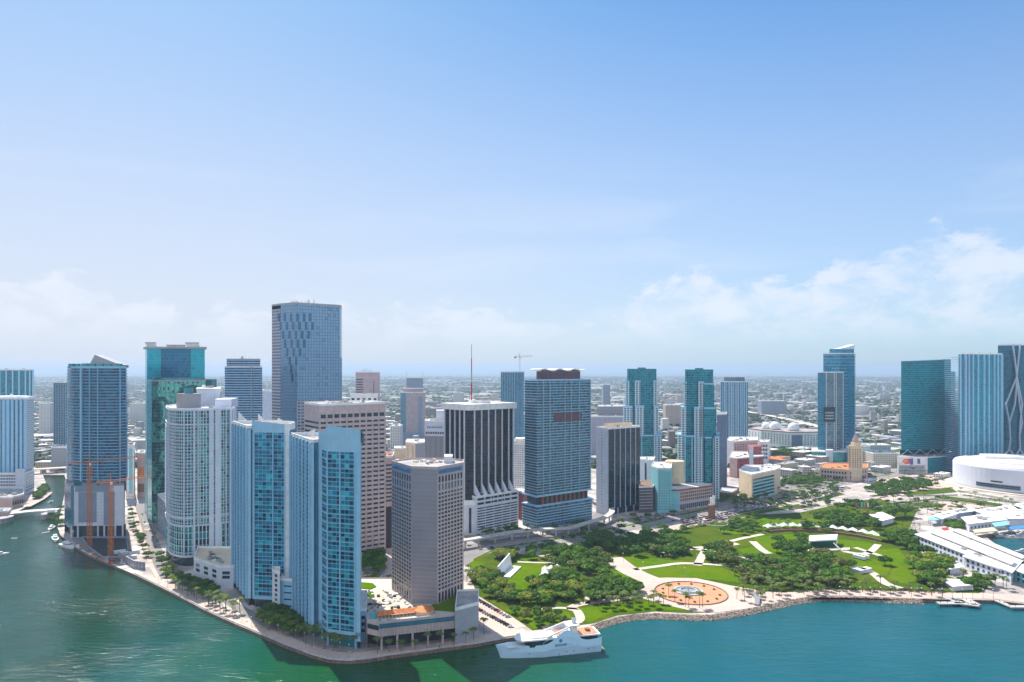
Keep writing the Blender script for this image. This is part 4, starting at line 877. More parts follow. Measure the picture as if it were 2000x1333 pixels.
# pool terrace furniture, gardens on the deck
MB().prism([at(703, 535), at(728, 532), at(735, 524), at(725, 518), at(704, 520)], 18, 18.5).build('roof_garden', M['grass'], r_)
MB().prism([at(705, 512), at(729, 510), at(732, 500), at(712, 498)], 18, 18.5).build('roof_garden', M['grass'], r_)
MB().prism([at(703, 492), at(713, 490), at(718, 480), at(708, 478)], 18, 19.2).build('roof_garden', M['grassdark'], r_)
for k in range(90):
    Y = rnd.uniform(470, 515); px = rnd.uniform(710, 812)
    if px > 735 and Y < 476: continue
    x, y = at(px, Y); MB().box((x, y, 18.0), (rnd.uniform(.8, 2.6), rnd.uniform(.8, 2.6), rnd.uniform(.3, 1.5)), rnd.random()*3).build('deck_furniture', rnd.choice([M['white'], M['steel'], M['wood'], M['black'], M['white'], M['grassdark'], M['bluegrey']]), r_)
for k in range(26):
    x, y = at(742+k*5.5, 452+k*.4); MB().box((x, y, 18.0), (1.2, 1.0, rnd.uniform(.5, 1.3)), rnd.random()).build('deck_furniture', rnd.choice([M['white'], M['signblue'], M['grassdark']]), r_)

# ---- black ribbed bank tower
N_ = box3(868, 915, 1004, 763, 42)
Pc, Pr, Pb, Pl = [Vector(p) for p in N_]
nl = Pc.lerp(Pl, .12); nr = Pc.lerp(Pr, .10); ni = (nl+nr)/2 + Vector((0, 4))
Np = [tuple(nl), tuple(nr), tuple(Pr), tuple(Pb), tuple(Pl)]
r_ = thing('office_tower', 'black glass tower with white vertical ribs and a flat white crown carrying a mast', 'tower', cen(Np))
zb, zt_ = 46, 139
shell(r_, 'corner_glass', [tuple(nl), tuple(nr)], 30, zt_, M['black_glass']); shell(r_, 'front_facade', [tuple(nr), tuple(Pr)], zb, zt_, M['black_glass']); shell(r_, 'rear_wall', [tuple(Pr), tuple(Pb), tuple(Pl)], 0, zt_, M['black_glass'])
shell(r_, 'side_facade', [tuple(Pl), tuple(nl)], 0, zt_, M['black_glass'])
piers(r_, tuple(nr), tuple(Pr), [i/6+.02 for i in range(6)]+[.97], 1.2, 1.4, zb, zt_, M['lav'], 'rib'); piers(r_, tuple(Pl), tuple(nl), [.04, .3, .53, .76, .97], 1.1, 1.5, 20, zt_, M['lav'], 'rib')
cr = offset(Np, 2.4); MB().prism(cr, zt_, zt_+6.5, bottom=True).build('crown', M['white'], r_); MB().cap(offset(cr, -.4), zt_+6.7).build('crown_roof', M['roofwhite'], r_)
ct = (Pc+Pb)/2; MB().prism(circle(ct.x, ct.y, 13, 8), zt_+6.7, zt_+10.5).build('penthouse', M['white'], r_); MB().prism(circle(ct.x+3, ct.y-3, 9, 12), zt_+10.5, zt_+13.5).build('penthouse', M['roofgrey'], r_)
mx, my = at(921, 795); z_ = zt_+6.7
segs = [(0, 26, 1.1, 'red'), (26, 44, .9, 'white'), (44, 58, .7, 'red'), (58, 76, .5, 'white')]
ms = thing('antenna_mast', 'tall red and white antenna mast on the white crown of the black ribbed tower', 'antenna', (mx, my, z_))
for a_, b_, rr, c_ in segs: MB().bar((mx, my, z_+a_*.9), (mx, my, z_+b_*.9), rr*.8, n=6).build('mast_section', M['red' if c_ == 'red' else 'steel'], ms)
for k in range(4): MB().bar((mx+6*math.cos(k*1.57+.7), my+6*math.sin(k*1.57+.7), z_), (mx, my, z_+9), .35, n=4).build('brace', M['white'], ms)
# flared rib feet and white garage podium
dF = (Pr-nr).normalized(); nF = Vector((dF.y, -dF.x)); La = (Pr-nr).length
for i in range(6):
    q = nr+dF*La*(i/6+.02)+nF*.2; b = MB(); w0 = 1.1
    f = [(q-dF*.8, 58), (q-dF*.8, zb), (q+nF*6.5-dF*.8, zb-4)]
    b1 = [(p.x, p.y, z) for p, z in f]; b2 = [(p.x+dF.x*w0, p.y+dF.y*w0, z) for p, z in f]
    b.face(b1[::-1]); b.face(b2)
    for j in range(3): b.face([b1[j], b2[j], b2[(j+1) % 3], b1[(j+1) % 3]])
    b.face([(*(q+nF*.1), 58), (*(q+nF*6.5), zb-4), (*(q+nF*6.5+dF*5), zb-4)]); b.build('rib_foot', M['lav'], r_)
G0 = [tuple(nr+nF*7-dF*1), tuple(Pr+nF*7), tuple(Pr-nF*10), tuple(nr-nF*10-dF*1)]
r_ = tower('parking_garage', 'white banded garage podium at the foot of the black ribbed tower', 'building', G0, 0, zb-4, [M['lav']]*4, units=0)
for k in range(9): part_wall(r_, G0[0], G0[1], .02, .98, 5+k*2.95, 6.3+k*2.95, .12, M['win'], 'deck_opening')
windows(r_, G0[0], G0[1], [34.5, 39.5], 0, 6, 2, 9, 2.4, M['win'], e=1)
piers(r_, G0[0], G0[1], [i/5 for i in range(6)], .6, .5, 3, 41, M['lav'])
G1 = [tuple(nl-Vector((3, 0))+Vector((-7, 5))), tuple(nl+Vector((0, -4))), tuple(nr+nF*4), tuple(nl+Vector((8, 14)))]
r_ = tower('stair_block', 'white stair block with one dark vertical slot left of the banded garage', 'building', G1, 0, 37, [M['lav']]*4, units=0)
part_wall(r_, G1[1], G1[2], .35, .6, 2, 30, .15, M['win'], 'slot'); slabs(r_, G1, [35.5], .8, 5, M['white'], 'cap_band')
G1 = [at(829.5, 905), at(869, 900), at(871, 940), at(832, 940)]
r_ = tower('office_block', 'grey office block with vertical stripes and blue lettering left of the black tower', 'building', G1, 0, 116, [M['slatgrey'] if 'slatgrey' in M else M.setdefault('slatgrey', fac('grey_vertical_fins', 1.7, 60, (0.42, 0.42, 0.46), (0.14, 0.16, 0.20), (0.18, 0.2, 0.25), df=0, fu=.45, fv=0, metal=.1))]*4, units=3)
part_wall(r_, G1[0], G1[1], 0, 1, 97, 116, .25, M['lav'], 'top_band'); windows(r_, G1[0], G1[1], [101], 0, 8, 1, 2.2, 3, M['win'], e=1, d=.7); MB().prism([at(852, 915), at(869, 915), at(869, 935), at(852, 935)], 116, 130).build('penthouse', M['lav'], r_)
r_['label'] = 'grey office block with vertical stripes left of the black ribbed tower'
b = MB(); 
for k in range(9): 
    q = Vector(G1[0]).lerp(Vector(G1[1]), .15+k*.085); b.box((q.x, q.y-.6, 107.5+rnd.uniform(-.3, .3)), (1.2+rnd.random()*.8, .3, 1.6+rnd.random()*1.4), .1)
b.build('sign', M['signblue'], r_)

# ---- aqua slab tower with red crown
K_ = box3(1025, 1049, 1152, 792, 36); zk = 172.5
r_ = thing('condo_tower', 'aqua banded condo tower with a red crown and wavy white canopy', 'tower', cen(K_)); K_ = ccw(K_)
for i in range(4): shell(r_, 'facade', [K_[i], K_[(i+1) % 4]], 38, zk, M['fifty'])
Kp = offset(K_, 1.8)
for i in range(4): shell(r_, 'podium_facade', [Kp[i], Kp[(i+1) % 4]], 0, 26, M['fifty'])
Ki = offset(K_, -2)
for i in range(4): shell(r_, 'recessed_facade', [Ki[i], Ki[(i+1) % 4]], 26, 38, M['darkglass'])
MB().cap(Kp, 26).build('podium_roof', M['palecol'], r_); MB().cap(K_, 38, 0, True).build('soffit', M['palecol'], r_)
roof(r_, K_, zk, M['roofgrey'], 1.0, M['palecol'])
slabs(r_, K_, list(frange(38.5, 172, 3.2)), 1.6, .62, M['fifty_rail'], 'balcony'); slabs(r_, K_, (26.4, 37.6), 2.8, 1.3, M['palecol'], 'band'); slabs(r_, K_, list(frange(6, 25, 3.2)), 2.6, .62, M['fifty_rail'], 'balcony')
d = (Vector(K_[1])-Vector(K_[0])).normalized()
piers(r_, K_[0], K_[1], [.1, .22, .5, .62, .78, 1.0], .35, 2.0, 38, zk, M['fifty_rail'], 'divider')
for j in range(10): q = Vector(Ki[0]).lerp(Vector(Ki[1]), .1+j*.09); MB().box((q.x, q.y-.3, 26.5), (3, .6, 10.5), R(36)).build('inner_panel', M['red' if j % 3 == 0 else 'wood'], r_)
cw = [tuple(Vector(K_[0]).lerp(Vector(K_[1]), u)+Vector((-d.y, d.x))*o_) for u, o_ in ((.16, 3), (.84, 3), (.84, 18), (.16, 18))]
M['redcrown'] = fac('red_relief_screen', 2.4, 2.2, (0.10, 0.03, 0.04), (0.36, 0.06, 0.07), (0.20, 0.07, 0.09), (0.05, 0.08, 0.12), .35, .06, .06, .5, 0, 0, big=.5, bigs=.15)
for i in range(4): shell(r_, 'crown_screen', [cw[i], cw[(i+1) % 4]], zk, zk+10.5, M['redcrown'])
b = MB(); nseg = 24
p0 = Vector(K_[0]).lerp(Vector(K_[1]), .07)+Vector((-d.y, d.x))*1; p1 = Vector(K_[0]).lerp(Vector(K_[1]), .93)+Vector((-d.y, d.x))*1; nn = Vector((-d.y, d.x))*20
for i in range(nseg):
    za = zk+11.5+.9*math.sin(i/nseg*6*math.pi); zb_ = zk+11.5+.9*math.sin((i+1)/nseg*6*math.pi); a_, c_ = p0.lerp(p1, i/nseg), p0.lerp(p1, (i+1)/nseg)
    b.face([(*a_, za+1.1), (*c_, zb_+1.1), (*(c_+nn), zb_+1.1), (*(a_+nn), za+1.1)]); b.face([(*a_, za), (*c_, zb_), (*c_, zb_+1.1), (*a_, za+1.1)]); b.face([(*(a_+nn), za), (*(c_+nn), zb_), (*c_, zb_), (*a_, za)])
b.build('wavy_canopy', M['white'], r_)
part_wall(r_, K_[0], K_[1], .30, .82, 123, 133.5, 1.75, M['redcrown'], 'red_screen')
Q = [at(1004, 860), at(1023, 855), at(1024, 880), at(1006, 880)]
tower('podium', 'dark red low block left of the aqua tower foot', 'building', [at(1006, 850), at(1022, 835), at(1030, 860), at(1010, 870)], 0, 34, [M['brick']]*4, units=0)
Q = [at(1004, 990), at(1026, 985), at(1028, 1020), at(1006, 1020)]
r_ = tower('apartment_block', 'cream apartment block with small windows between the black and the aqua tower', 'building', Q, 0, 80, [M['white']]*4, M['cream'], units=2)
windows(r_, Q[0], Q[1], 6, 76, 6, 22, 1.3, 1.5, M['winblue'], e=.5, left=0); Q2 = [at(1006, 1000), at(1026, 1000), at(1026, 1015), at(1008, 1015)]; MB().prism(Q2, 80, 84).build('penthouse', M['white'], r_)
Q = [at(1000, 1200), at(1030, 1200), at(1032, 1240), at(1004, 1240)]
tower('office_block', 'sea green block with white roof edge glimpsed left of the aqua tower', 'building', Q, 0, 106, [M['tealpaint']]*4, units=0)
# blue tower under construction with crane
Q = [at(978, 1150), at(1005, 1148), at(1023, 1160), at(1024, 1190), at(980, 1190)]
r_ = tower('office_tower', 'slate blue striped tower carrying a crane left of the aqua tower', 'tower', Q, 0, 181, [M['slatblue']]*5, M['roofgrey'], units=0)

# ---- dark tower with blank white side
Q = box3(1164.5, 1187, 1250, 866, 36)
r_ = tower('office_tower', 'dark glass office tower with white mullions and a blank white side wall', 'tower', Q, 0, 109.5, [M['black_glass'], M['lav'], M['lav'], M['lav']], M['roofwhite'], units=5, seed=8)
piers(r_, Q[0], Q[1], [.0, .2, .37, .53, .69, .85], .8, 1.0, 8, 109, M['palecol'], 'mullion'); windows(r_, Q[3], Q[0], 8, 106, 1, 26, 1.0, 1.4, M['win'])
Qo = offset(Q, -7); MB().ring(Qo, 109.5, 115, .6).build('roof_screen', M['cream'], r_)
for u in (.05, .3, .55, .8): q = Vector(Q[0]).lerp(Vector(Q[1]), u); MB().box((q.x, q.y-.6, 0), (1.2, 1.2, 8), R(36)).build('column', M['palecol'], r_)
Q = [at(1248, 880), at(1276, 884), at(1278, 930), at(1250, 930)]
r_ = tower('parking_garage', 'dark brown garage block right of the blank sided dark tower', 'building', Q, 0, 33, [M['dk'] if 'dk' in M else M.setdefault('dk', plain('dark_brown_panels', (0.10, 0.08, 0.10)))]*4, M['wood'], units=0)
for k in range(7): part_wall(r_, Q[0], Q[1], .04, .96, 5+k*3.9, 6+k*3.9, .15, M['steel'], 'deck_edge')
Q = [at(1249, 960), at(1276, 950), at(1280, 985), at(1250, 985)]
r_ = tower('office_block', 'white block with a vertical dark strip beside the turquoise one', 'building', Q, 0, 58, [M['lav']]*4, units=1)
part_wall(r_, Q[0], Q[1], .38, .52, 10, 54, .15, M['win'], 'window_strip')
Q = [at(1272, 905), at(1285, 882), at(1311, 880), at(1313, 940), at(1278, 940)]
r_ = tower('apartment_block', 'turquoise painted block with small square windows right of the dark tower', 'building', Q, 0, 57, [M['tealpaint']]*5, M['roofwhite'], units=1)
windows(r_, Q[1], Q[2], 3, 54, 5, 15, 1.5, 1.3, M['winblue'], e=.6)
MB().prism(circle(*at(1318, 935), 13, 28, ry=11), 30, 60).build('rooftop_disc', M['cream'], r_)
# curved retail podium
Q = [at(1310, 892), at(1327, 890), at(1392, 925), at(1392, 1010), at(1315, 990)]
r_ = tower('parking_garage', 'curved low garage with maroon cornice and cars on its sunny roof', 'building', Q, 0, 27, [M['tealpaint'], M['pink'], M['pink'], M['pink'], M['pink']], M['roofwhite'], units=0, parm=M['brick'])
windows(r_, Q[1], Q[2], 12, 25, 16, 3, 2.0, 2.6, M['win'], e=1); windows(r_, Q[1], Q[2], [5.5], 0, 16, 1, 2.8, 6, M['winblue'], e=1, left=30); slabs(r_, Q, [10], .5, .8, M['palecol'], 'band')

# ---- twin stepped sea green towers
def stepped(px0, pl, pr_, Yc, label, ztop, shift=0, wd=1.0, steps=None):
    root = thing('condo_tower', label, 'tower', (*at(px0, Yc+20), 0))
    core = [at(pl, Yc), at(pr_, Yc), at(pr_, Yc+42), at(pl, Yc+42)]
    cz = ztop
    shell(root, 'core_facade', core[0:2], 0, cz, M['vizc']); shell(root, 'core_facade', core[1:3], 0, cz, M['vizc']); shell(root, 'core_facade', core[2:]+core[:1], 0, cz, M['vizc']); roof(root, core, cz, M['tealglass'], 1, M['tealglass'])
    mid = (pl+pr_)/2; MB().prism([at(mid-8, Yc+6), at(mid+8, Yc+6), at(mid+8, Yc+20), at(mid-8, Yc+20)], cz, cz+3).build('roof_unit', M['tealglass'], root)
    for a_, b_, dy_, z1_, mat in steps:
        p = [at(a_, Yc-dy_), at(b_, Yc-dy_), at(b_, Yc+38), at(a_, Yc+38)]
        for i in range(4): shell(root, 'bay_facade', [p[i], p[(i+1) % 4]], 0, z1_, M[mat])
        MB().cap(p, z1_).build('bay_roof', M['palecol'], root); MB().ring(offset(p, .2), z1_-1, z1_+1.2, .5).build('parapet', M['palecol'], root)
    return root
Y1 = 1060; zf = lambda py, Y: zat(py, Y)
T1 = stepped(1252, 1225, 1282, Y1, 'left one of the two stepped sea green condo towers', 185, steps=[
    (1221, 1229, 3, zf(746, Y1), 'vizc_white'), (1240, 1251, 4, zf(745, Y1), 'vizc_white'), (1276.5, 1284, 3, zf(745, Y1), 'vizc_white'), (1217, 1235, 7, zf(794, Y1), 'vizc_white'),
    (1242, 1258, 8, zf(793, Y1), 'vizc_white'), (1279, 1287, 8, zf(794, Y1), 'vizc_white'), (1250, 1276, 10, zf(850, Y1), 'vizc'), (1277, 1293, 12, zf(849, Y1), 'vizc_white'), (1215, 1228, 11, zf(850, Y1), 'vizc_white')])
Y2 = 965
T2_ = stepped(1365, 1338, 1393, Y2, 'right one of the two stepped sea green condo towers', 184, steps=[
    (1335, 1341, 3, zf(748, Y2), 'vizc_white'), (1364, 1375, 4, zf(747, Y2), 'vizc_white'), (1375, 1395, 6, zf(750, Y2), 'vizc'), (1330, 1340, 7, zf(796, Y2), 'vizc_white'), (1356, 1368, 8, zf(796, Y2), 'vizc_white'), (1375, 1399, 9, zf(797, Y2), 'vizc'),
    (1323, 1337, 11, zf(849, Y2), 'vizc_white'), (1336, 1358, 12, zf(851, Y2), 'vizc'), (1356, 1374, 15, zf(853, Y2), 'vizc_white'), (1377, 1390, 17, zf(853, Y2), 'vizc'), (1396, 1405, 17, zf(852, Y2), 'vizc_white')])
for rt_, pa_, pb_, Y_ in ((T1, 1225, 1282, Y1-13), (T2_, 1338, 1393, Y2-18)):
    for px in (pa_, (pa_*3+pb_)/4, (pa_+pb_)/2, pb_): MB().box((*at(px, Y_), 0), (.9, 1.4, 90), 0).build('rib', M['palecol'], rt_)
Q = [at(1400, 1045), at(1419, 1052), at(1420, 1090), at(1402, 1090)]
tower('service_tower', 'plain slate grey slab with no windows right of the stepped towers', 'building', Q, 0, 116, [M['slategrey'] if 'slategrey' in M else M.setdefault('slategrey', plain('slate_grey_wall', (0.14, 0.19, 0.28)))]*4, M['roofgrey'], units=0)
# striped tower
Q = [at(1408, 1500), at(1424, 1488), at(1446, 1488), at(1461, 1500), at(1461, 1545), at(1408, 1545)]
r_ = tower('condo_tower', 'blue and white striped condo tower with a dark flat cap', 'tower', Q, 28, 158, [M['stripe']]*6, M['roofgrey'], units=0)
for a_, b_, n_ in ((0, 1, 4), (1, 2, 5), (2, 3, 4)): piers(r_, Q[a_], Q[b_], [i/n_ for i in range(n_)], 1.5, 1.6, 28, 158, M['palecol'])
MB().prism(offset(Q, -7), 158, 168).build('penthouse', M['slategrey'], r_)
Q2 = [at(1412, 1470), at(1424, 1462), at(1458, 1470), at(1460, 1540), at(1412, 1540)]
r_ = tower('podium', 'white framed podium under the striped tower', 'building', Q2, 0, 27, [M['lav']]*5, units=0)
windows(r_, Q2[1], Q2[2], 4, 22, 4, 1, 7, 15, M['winblue'], e=1)

# ---- grey block behind aqua tower
Q = [at(1151, 1400), at(1219, 1400), at(1220, 1450), at(1152, 1450)]
r_ = tower('parking_garage', 'lavender grey blank block between the aqua tower and the dark tower', 'building', Q, 0, 88, [M['lavgrey'] if 'lavgrey' in M else M.setdefault('lavgrey', plain('lavender_grey', (0.36, 0.36, 0.46)))]*4, M['roofgrey'], units=2)
Q = [at(1168, 1440), at(1222, 1440), at(1222, 1480), at(1168, 1480)]
r_ = tower('apartment_block', 'grey balconied block showing over the lavender grey one', 'building', Q, 0, 107, [M['greyrender']]*4, M['white'], units=2)

# ---- mid distance left of centre
Q = box3(694, 714, 742, 1300, 30, dl=40)
Q = [at(694.5, 1300), at(742, 1300), at(742, 1340), at(695, 1340)]
r_ = tower('office_tower', 'plain pink brown tower with short dark stripes right of the tallest tower', 'tower', Q, 0, 180, [M['pinkgrey'] if 'pinkgrey' in M else M.setdefault('pinkgrey', plain('pink_grey_concrete', (0.40, 0.33, 0.36)))]*4, units=0)
windows(r_, at(694.5, 1300), at(710, 1300), 130, 168, 1, 8, 13, 1.9, M['win']); windows(r_, at(727, 1300), at(733, 1300), 130, 162, 1, 8, 2.5, 2, M['win'])
for k in range(14): x, y = at(706+k*1.6, 1312); MB().bar((x, y, 180), (x, y, 180+rnd.uniform(2, 7)), .35, n=4).build('antenna', M['steel'], r_)
Q = [at(684, 1240), at(738, 1240), at(738, 1275), at(684, 1275)]
r_ = tower('office_block', 'white topped block peeking over the brown office tower', 'building', Q, 0, 139, [M['white']]*4, units=3); windows(r_, Q[0], Q[1], [131], 0, 5, 1, 5, 4, M['win'])
Q = [at(782, 1690), at(793, 1680), at(831, 1690), at(831, 1730), at(784, 1730)]
r_ = tower('courthouse_tower', 'distant pink tower with a teal glass side above a blue base', 'tower', Q, 30, 128, [M['slatblue'], M['pinkgrey'], M['pinkgrey'], M['pinkgrey'], M['pinkgrey']], units=1)
windows(r_, at(794, 1681.5), at(807, 1684), 40, 122, 3, 16, 2, 2, M['win'], left=0); part_wall(r_, Q[1], Q[2], .62, .84, 30, 118, .6, M['bluegrey'], 'window_bay')
MB().prism(offset(Q, -6), 128, 138).build('penthouse', M['pinkgrey'], r_); MB().prism([at(782, 1670), at(840, 1670), at(840, 1740), at(782, 1740)], 0, 30).build('base', M['bluegrey'], r_)
Q = [at(794, 1800), at(826, 1800), at(826, 1840), at(794, 1840)]
r_ = tower('office_tower', 'blue grey square tower with two thin antennas behind the distant pink one', 'tower', Q, 0, 163, [M['bluegrey']]*4, units=0)
for px in (794, 826): x, y = at(px, 1805); MB().bar((x, y, 163), (x, y, 180), .5, n=4).build('antenna', M['steel'], r_)
Q = [at(792, 1150), at(811, 1135), at(833, 1150), at(833, 1200), at(795, 1200)]
r_ = tower('office_block', 'cream block with a dark window side left of the striped grey office', 'building', Q, 0, 62, [M['cream'], M['slatgrey'], M['cream'], M['cream'], M['cream']], units=2); windows(r_, Q[0], Q[1], 20, 58, 2, 10, 2, 1.8, M['win'], left=0)
Q = [at(770, 1300), at(830, 1300), at(830, 1340), at(770, 1340)]
r_ = tower('office_block', 'low white roofed block behind the hotel roof', 'building', Q, 0, 34, [M['cream']]*4, units=4)
# ================================================================ RIGHT SIDE TOWERS AND LANDMARKS
# glass tower pair with curved top
Q = [at(1608, 1440), at(1640, 1425), at(1669, 1440), at(1671, 1490), at(1612, 1490)]
r_ = tower('condo_tower', 'tall blue glass tower with a curved sail top right of the domed building', 'tower', Q, 0, 218, [M['paramount']]*5, units=0)
shell(r_, 'lower_wing', [at(1610, 1432), at(1668, 1432)], 0, 190, M['paramount'])
MB().prism([at(1620, 1445), at(1668, 1445), at(1668, 1485), at(1622, 1485)], 218, 228).build('upper_floors', M['paramount'], r_)
b = MB(); a0, a1 = at(1634, 1450), at(1669, 1450); e0, e1 = (a0[0], 1482), (a1[0], 1482)
for i in range(8):
    u0, u1 = i/8, (i+1)/8; h0, h1 = 229+9*u0**1.6, 229+9*u1**1.6
    p, q, pp, qq = [(a0[0]+(a1[0]-a0[0])*u, y) for u, y in ((u0, 1450), (u1, 1450), (u0, 1482), (u1, 1482))]
    b.face([(*p, 228), (*q, 228), (*q, h1), (*p, h0)]); b.face([(*p, h0), (*q, h1), (*qq, h1), (*pp, h0)]); b.face([(*qq, 228), (*pp, 228), (*pp, h0), (*qq, h1)])
b.face([(*a1, 228), (*e1, 228), (*e1, 238), (*a1, 238)]); b.build('roof_sail', M['white'], r_)
slabs(r_, Q, frange(12, 218, 7), .7, .5, M['palecol'])
Q = [at(1597, 1405), at(1612, 1398), at(1631, 1398), at(1648, 1405), at(1648, 1432), at(1598, 1432)]
r_ = tower('condo_tower', 'silver glass half height block stepped in front of the curved sail tower', 'tower', Q, 0, 179, [M['paramount'], M['goldglass'], M['goldglass'], M['paramount'], M['paramount'], M['paramount']], units=0)
for a_, b_ in ((Q[1], Q[2]), (Q[2], Q[3])): piers(r_, a_, b_, (.1, .9), 1.0, 1.4, 20, 179, M['lav'])
part_wall(r_, (at(1609, 1397)), (at(1630, 1397)), 0, 1, 78, 108, 1.2, M['black'], 'sign_board')
for k in range(3): part_wall(r_, (at(1611, 1397)), (at(1628, 1397)), .0, 1, 83+k*6, 86+k*6, 1.7, M['signblue'] if k == 5 else M['steel'], 'sign_stripe')
Q = [at(1585, 1370), at(1650, 1365), at(1700, 1380), at(1700, 1440), at(1585, 1440)]
r_ = tower('podium', 'dark glass podium at the foot of the silver block', 'building', Q, 0, 20, [M['tealglass'], M['museum'], M['museum'], M['museum'], M['museum']], units=6)
MB().prism([at(1613, 1363), at(1627, 1363), at(1627, 1380), at(1613, 1380)], 0, 24).build('lobby_block', M['lav'], r_)
# teal slab tower
Q = [at(1760, 1250), at(1857, 1272), at(1866, 1290), at(1862, 1310), at(1765, 1300)]
r_ = thing('condo_tower', 'wide teal ribbed glass slab tower with a rising roof edge above a billboard podium', 'tower', cen(Q))
shell(r_, 'front_facade', Q[0:2], 37, 200, M['marina'], z1b=204); MB().prism([Q[1], Q[2], Q[3], (Q[1][0]-4, 1305)], 37, 181).build('side_wing', M['marina'], r_); shell(r_, 'rear_facade', [(Q[1][0], 1300), Q[4], Q[0]], 37, 200, M['marina'])
MB().prism([Q[0], Q[1], (Q[1][0]-3, 1300), Q[4]], 196, 198.5).build('roof', M['roofgrey'], r_); shell(r_, 'side_facade', [Q[1], (Q[1][0]+1, 1300)], 181, 204, M['marina'])
span_slabs(r_, Q[0], Q[1], frange(40, 197, 3.4), .6, .3, M['tealglass'], 'floor_slab')
zp = 37
for j in range(8): 
    p, q = Vector(Q[0]).lerp(Vector(Q[1]), j/8)+Vector((0, -.6)), Vector(Q[0]).lerp(Vector(Q[1]), (j+1)/8)+Vector((0, -.6))
    za, zb2 = (28, 37) if j % 2 == 0 else (37, 28); MB().bar((*p, za), (*q, zb2), .7, n=5).build('truss_brace', M['palecol'], r_)
shell(r_, 'recessed_storey', [(p[0], p[1]+4) for p in (Q[0], Q[1])], 27, 37, M['darkglass'])
Qp = [at(1753, 1215), at(1811, 1216), at(1864, 1238), at(1866, 1290), at(1758, 1290)]
r_ = tower('podium', 'white and teal glass podium carrying a large colourful billboard', 'building', Qp, 0, 28, [M['lav'], M['marina'], M['marina'], M['lav'], M['lav']], M['roofgrey'], units=2)
part_wall(r_, Qp[0], Qp[1], .95, 1.0, 0, 30, .8, M['white'], 'corner_pier'); part_wall(r_, Qp[0], Qp[1], 0, .04, 0, 30, .8, M['white'], 'corner_pier')
bbp = part_wall(r_, Qp[0], Qp[1], .05, .94, 15, 27.5, .5, M['white'], 'billboard')
M['poster_red'] = plain('poster_red', (0.65, 0.06, 0.12), .5, var=.5, scale=.4); M['poster_or'] = plain('poster_orange', (0.8, 0.25, 0.10), .5, var=.3, scale=.4); M['poster_blue'] = plain('poster_blue', (0.03, 0.16, 0.35), .5, var=.3, scale=.4)
for (u0, u1, z0_, z1_, m_) in ((.22, .42, 17, 26, 'poster_red'), (.16, .34, 19, 24.5, 'poster_or'), (.42, .52, 15.5, 26.5, 'poster_blue'), (.66, .76, 17, 26, 'poster_blue')): part_wall(r_, Qp[0], Qp[1], u0, u1, z0_, z1_, .62 if m_ != 'poster_or' else .7, M[m_], 'poster_patch')
for k in range(5): part_wall(r_, Qp[0], Qp[1], .04, .9, 2+k*2.6, 3.2+k*2.6, .2, M['win'], 'deck_opening')
# ribbed teal condo
Q = [at(1872, 1190), at(1884, 1180), at(1898, 1186), at(1920, 1190), at(1940, 1196), at(1955, 1200), at(1958, 1240), at(1878, 1240)]
r_ = tower('condo_tower', 'teal condo tower with white balcony columns left of the ribbed exoskeleton tower', 'tower', Q, 0, 212, [M['ribteal']]*8, M['white'], units=4, seed=6)
for i in range(6): piers(r_, Q[i], Q[i+1], (.05, .5) if i > 0 else (.5,), 1.5, 2.6, 0, 211, M['palecol'])
slabs(r_, [Q[0], Q[1], Q[2], (Q[2][0]-2, 1225), (Q[0][0], 1225)], frange(6, 210, 3.4), 1.4, .5, M['palecol'], 'balcony')
# exoskeleton tower
Q = [at(1949, 1260), at(2010, 1250), at(2040, 1270), at(2040, 1330), at(1955, 1330)]
r_ = tower('condo_tower', 'dark glass tower wrapped in pale crossing exoskeleton ribs at the right edge', 'tower', Q, 0, 230, [M['museum']]*5, M['roofgrey'], units=0)
zz_ = lambda py: zat(py, 1247)
M['exo'] = plain('pale_concrete_ribs', (0.42, 0.50, 0.60), var=.05)
for pts in (((1980, 672), (1988, 738), (1984, 790), (1973, 826), (1975, 860), (1972, 880), (1961, 893)), ((1994, 672), (1987, 738), (1966, 790), (1973, 826)), ((1987, 738), (1993, 790), (1998, 826), (1993, 850), (1994, 880), (2004, 893)), ((1988, 738), (1998, 790), (1994, 826), (1993, 850)), ((1975, 880), (1983, 893), (1990, 905)), ((1993, 878), (1985, 893), (1976, 905))):
    b = MB()
    for (xa, ya), (xb, yb) in zip(pts, pts[1:]): pa_, pb_ = at(xa, 1247), at(xb, 1247); b.bar((pa_[0], 1249, zz_(ya)), (pb_[0], 1249, zz_(yb)), 1.5, n=6)
    b.build('exoskeleton_rib', M['exo'], r_)
slabs(r_, Q, frange(8, 228, 5), .5, .4, M['tealglass'])
# arena
cx, cy = at(1992, 1085); ra = 90
r_ = thing('arena', 'white drum shaped arena with a curved dark window band at the right edge', 'arena', (cx, cy, 0))
prof = [(ra, 1.6), (ra, 34), (ra-2.5, 37.5), (ra-8, 39)]
b = MB(); n = 72
for (r0, z0), (r1, z1) in zip(prof, prof[1:]):
    for i in range(n):
        a0, a1 = 2*math.pi*i/n, 2*math.pi*(i+1)/n
        b.face([(cx+r0*math.cos(a0), cy+r0*math.sin(a0), z0), (cx+r0*math.cos(a1), cy+r0*math.sin(a1), z0), (cx+r1*math.cos(a1), cy+r1*math.sin(a1), z1), (cx+r1*math.cos(a0), cy+r1*math.sin(a0), z1)])
b.build('drum_wall', plain('arena_white', (0.62, 0.66, 0.74), var=.03), r_, smooth=False)
MB().cap(circle(cx, cy, ra-8, n), 39).build('roof', M['roofwhite'], r_)
MB().prism(circle(cx, cy, ra-4, n), 0, 1.8).build('recessed_base', M['darkglass'], r_)
MB().prism(circle(cx, cy-2, ra+12, n), 0, 1.0).build('terrace', M['pathm'], r_)
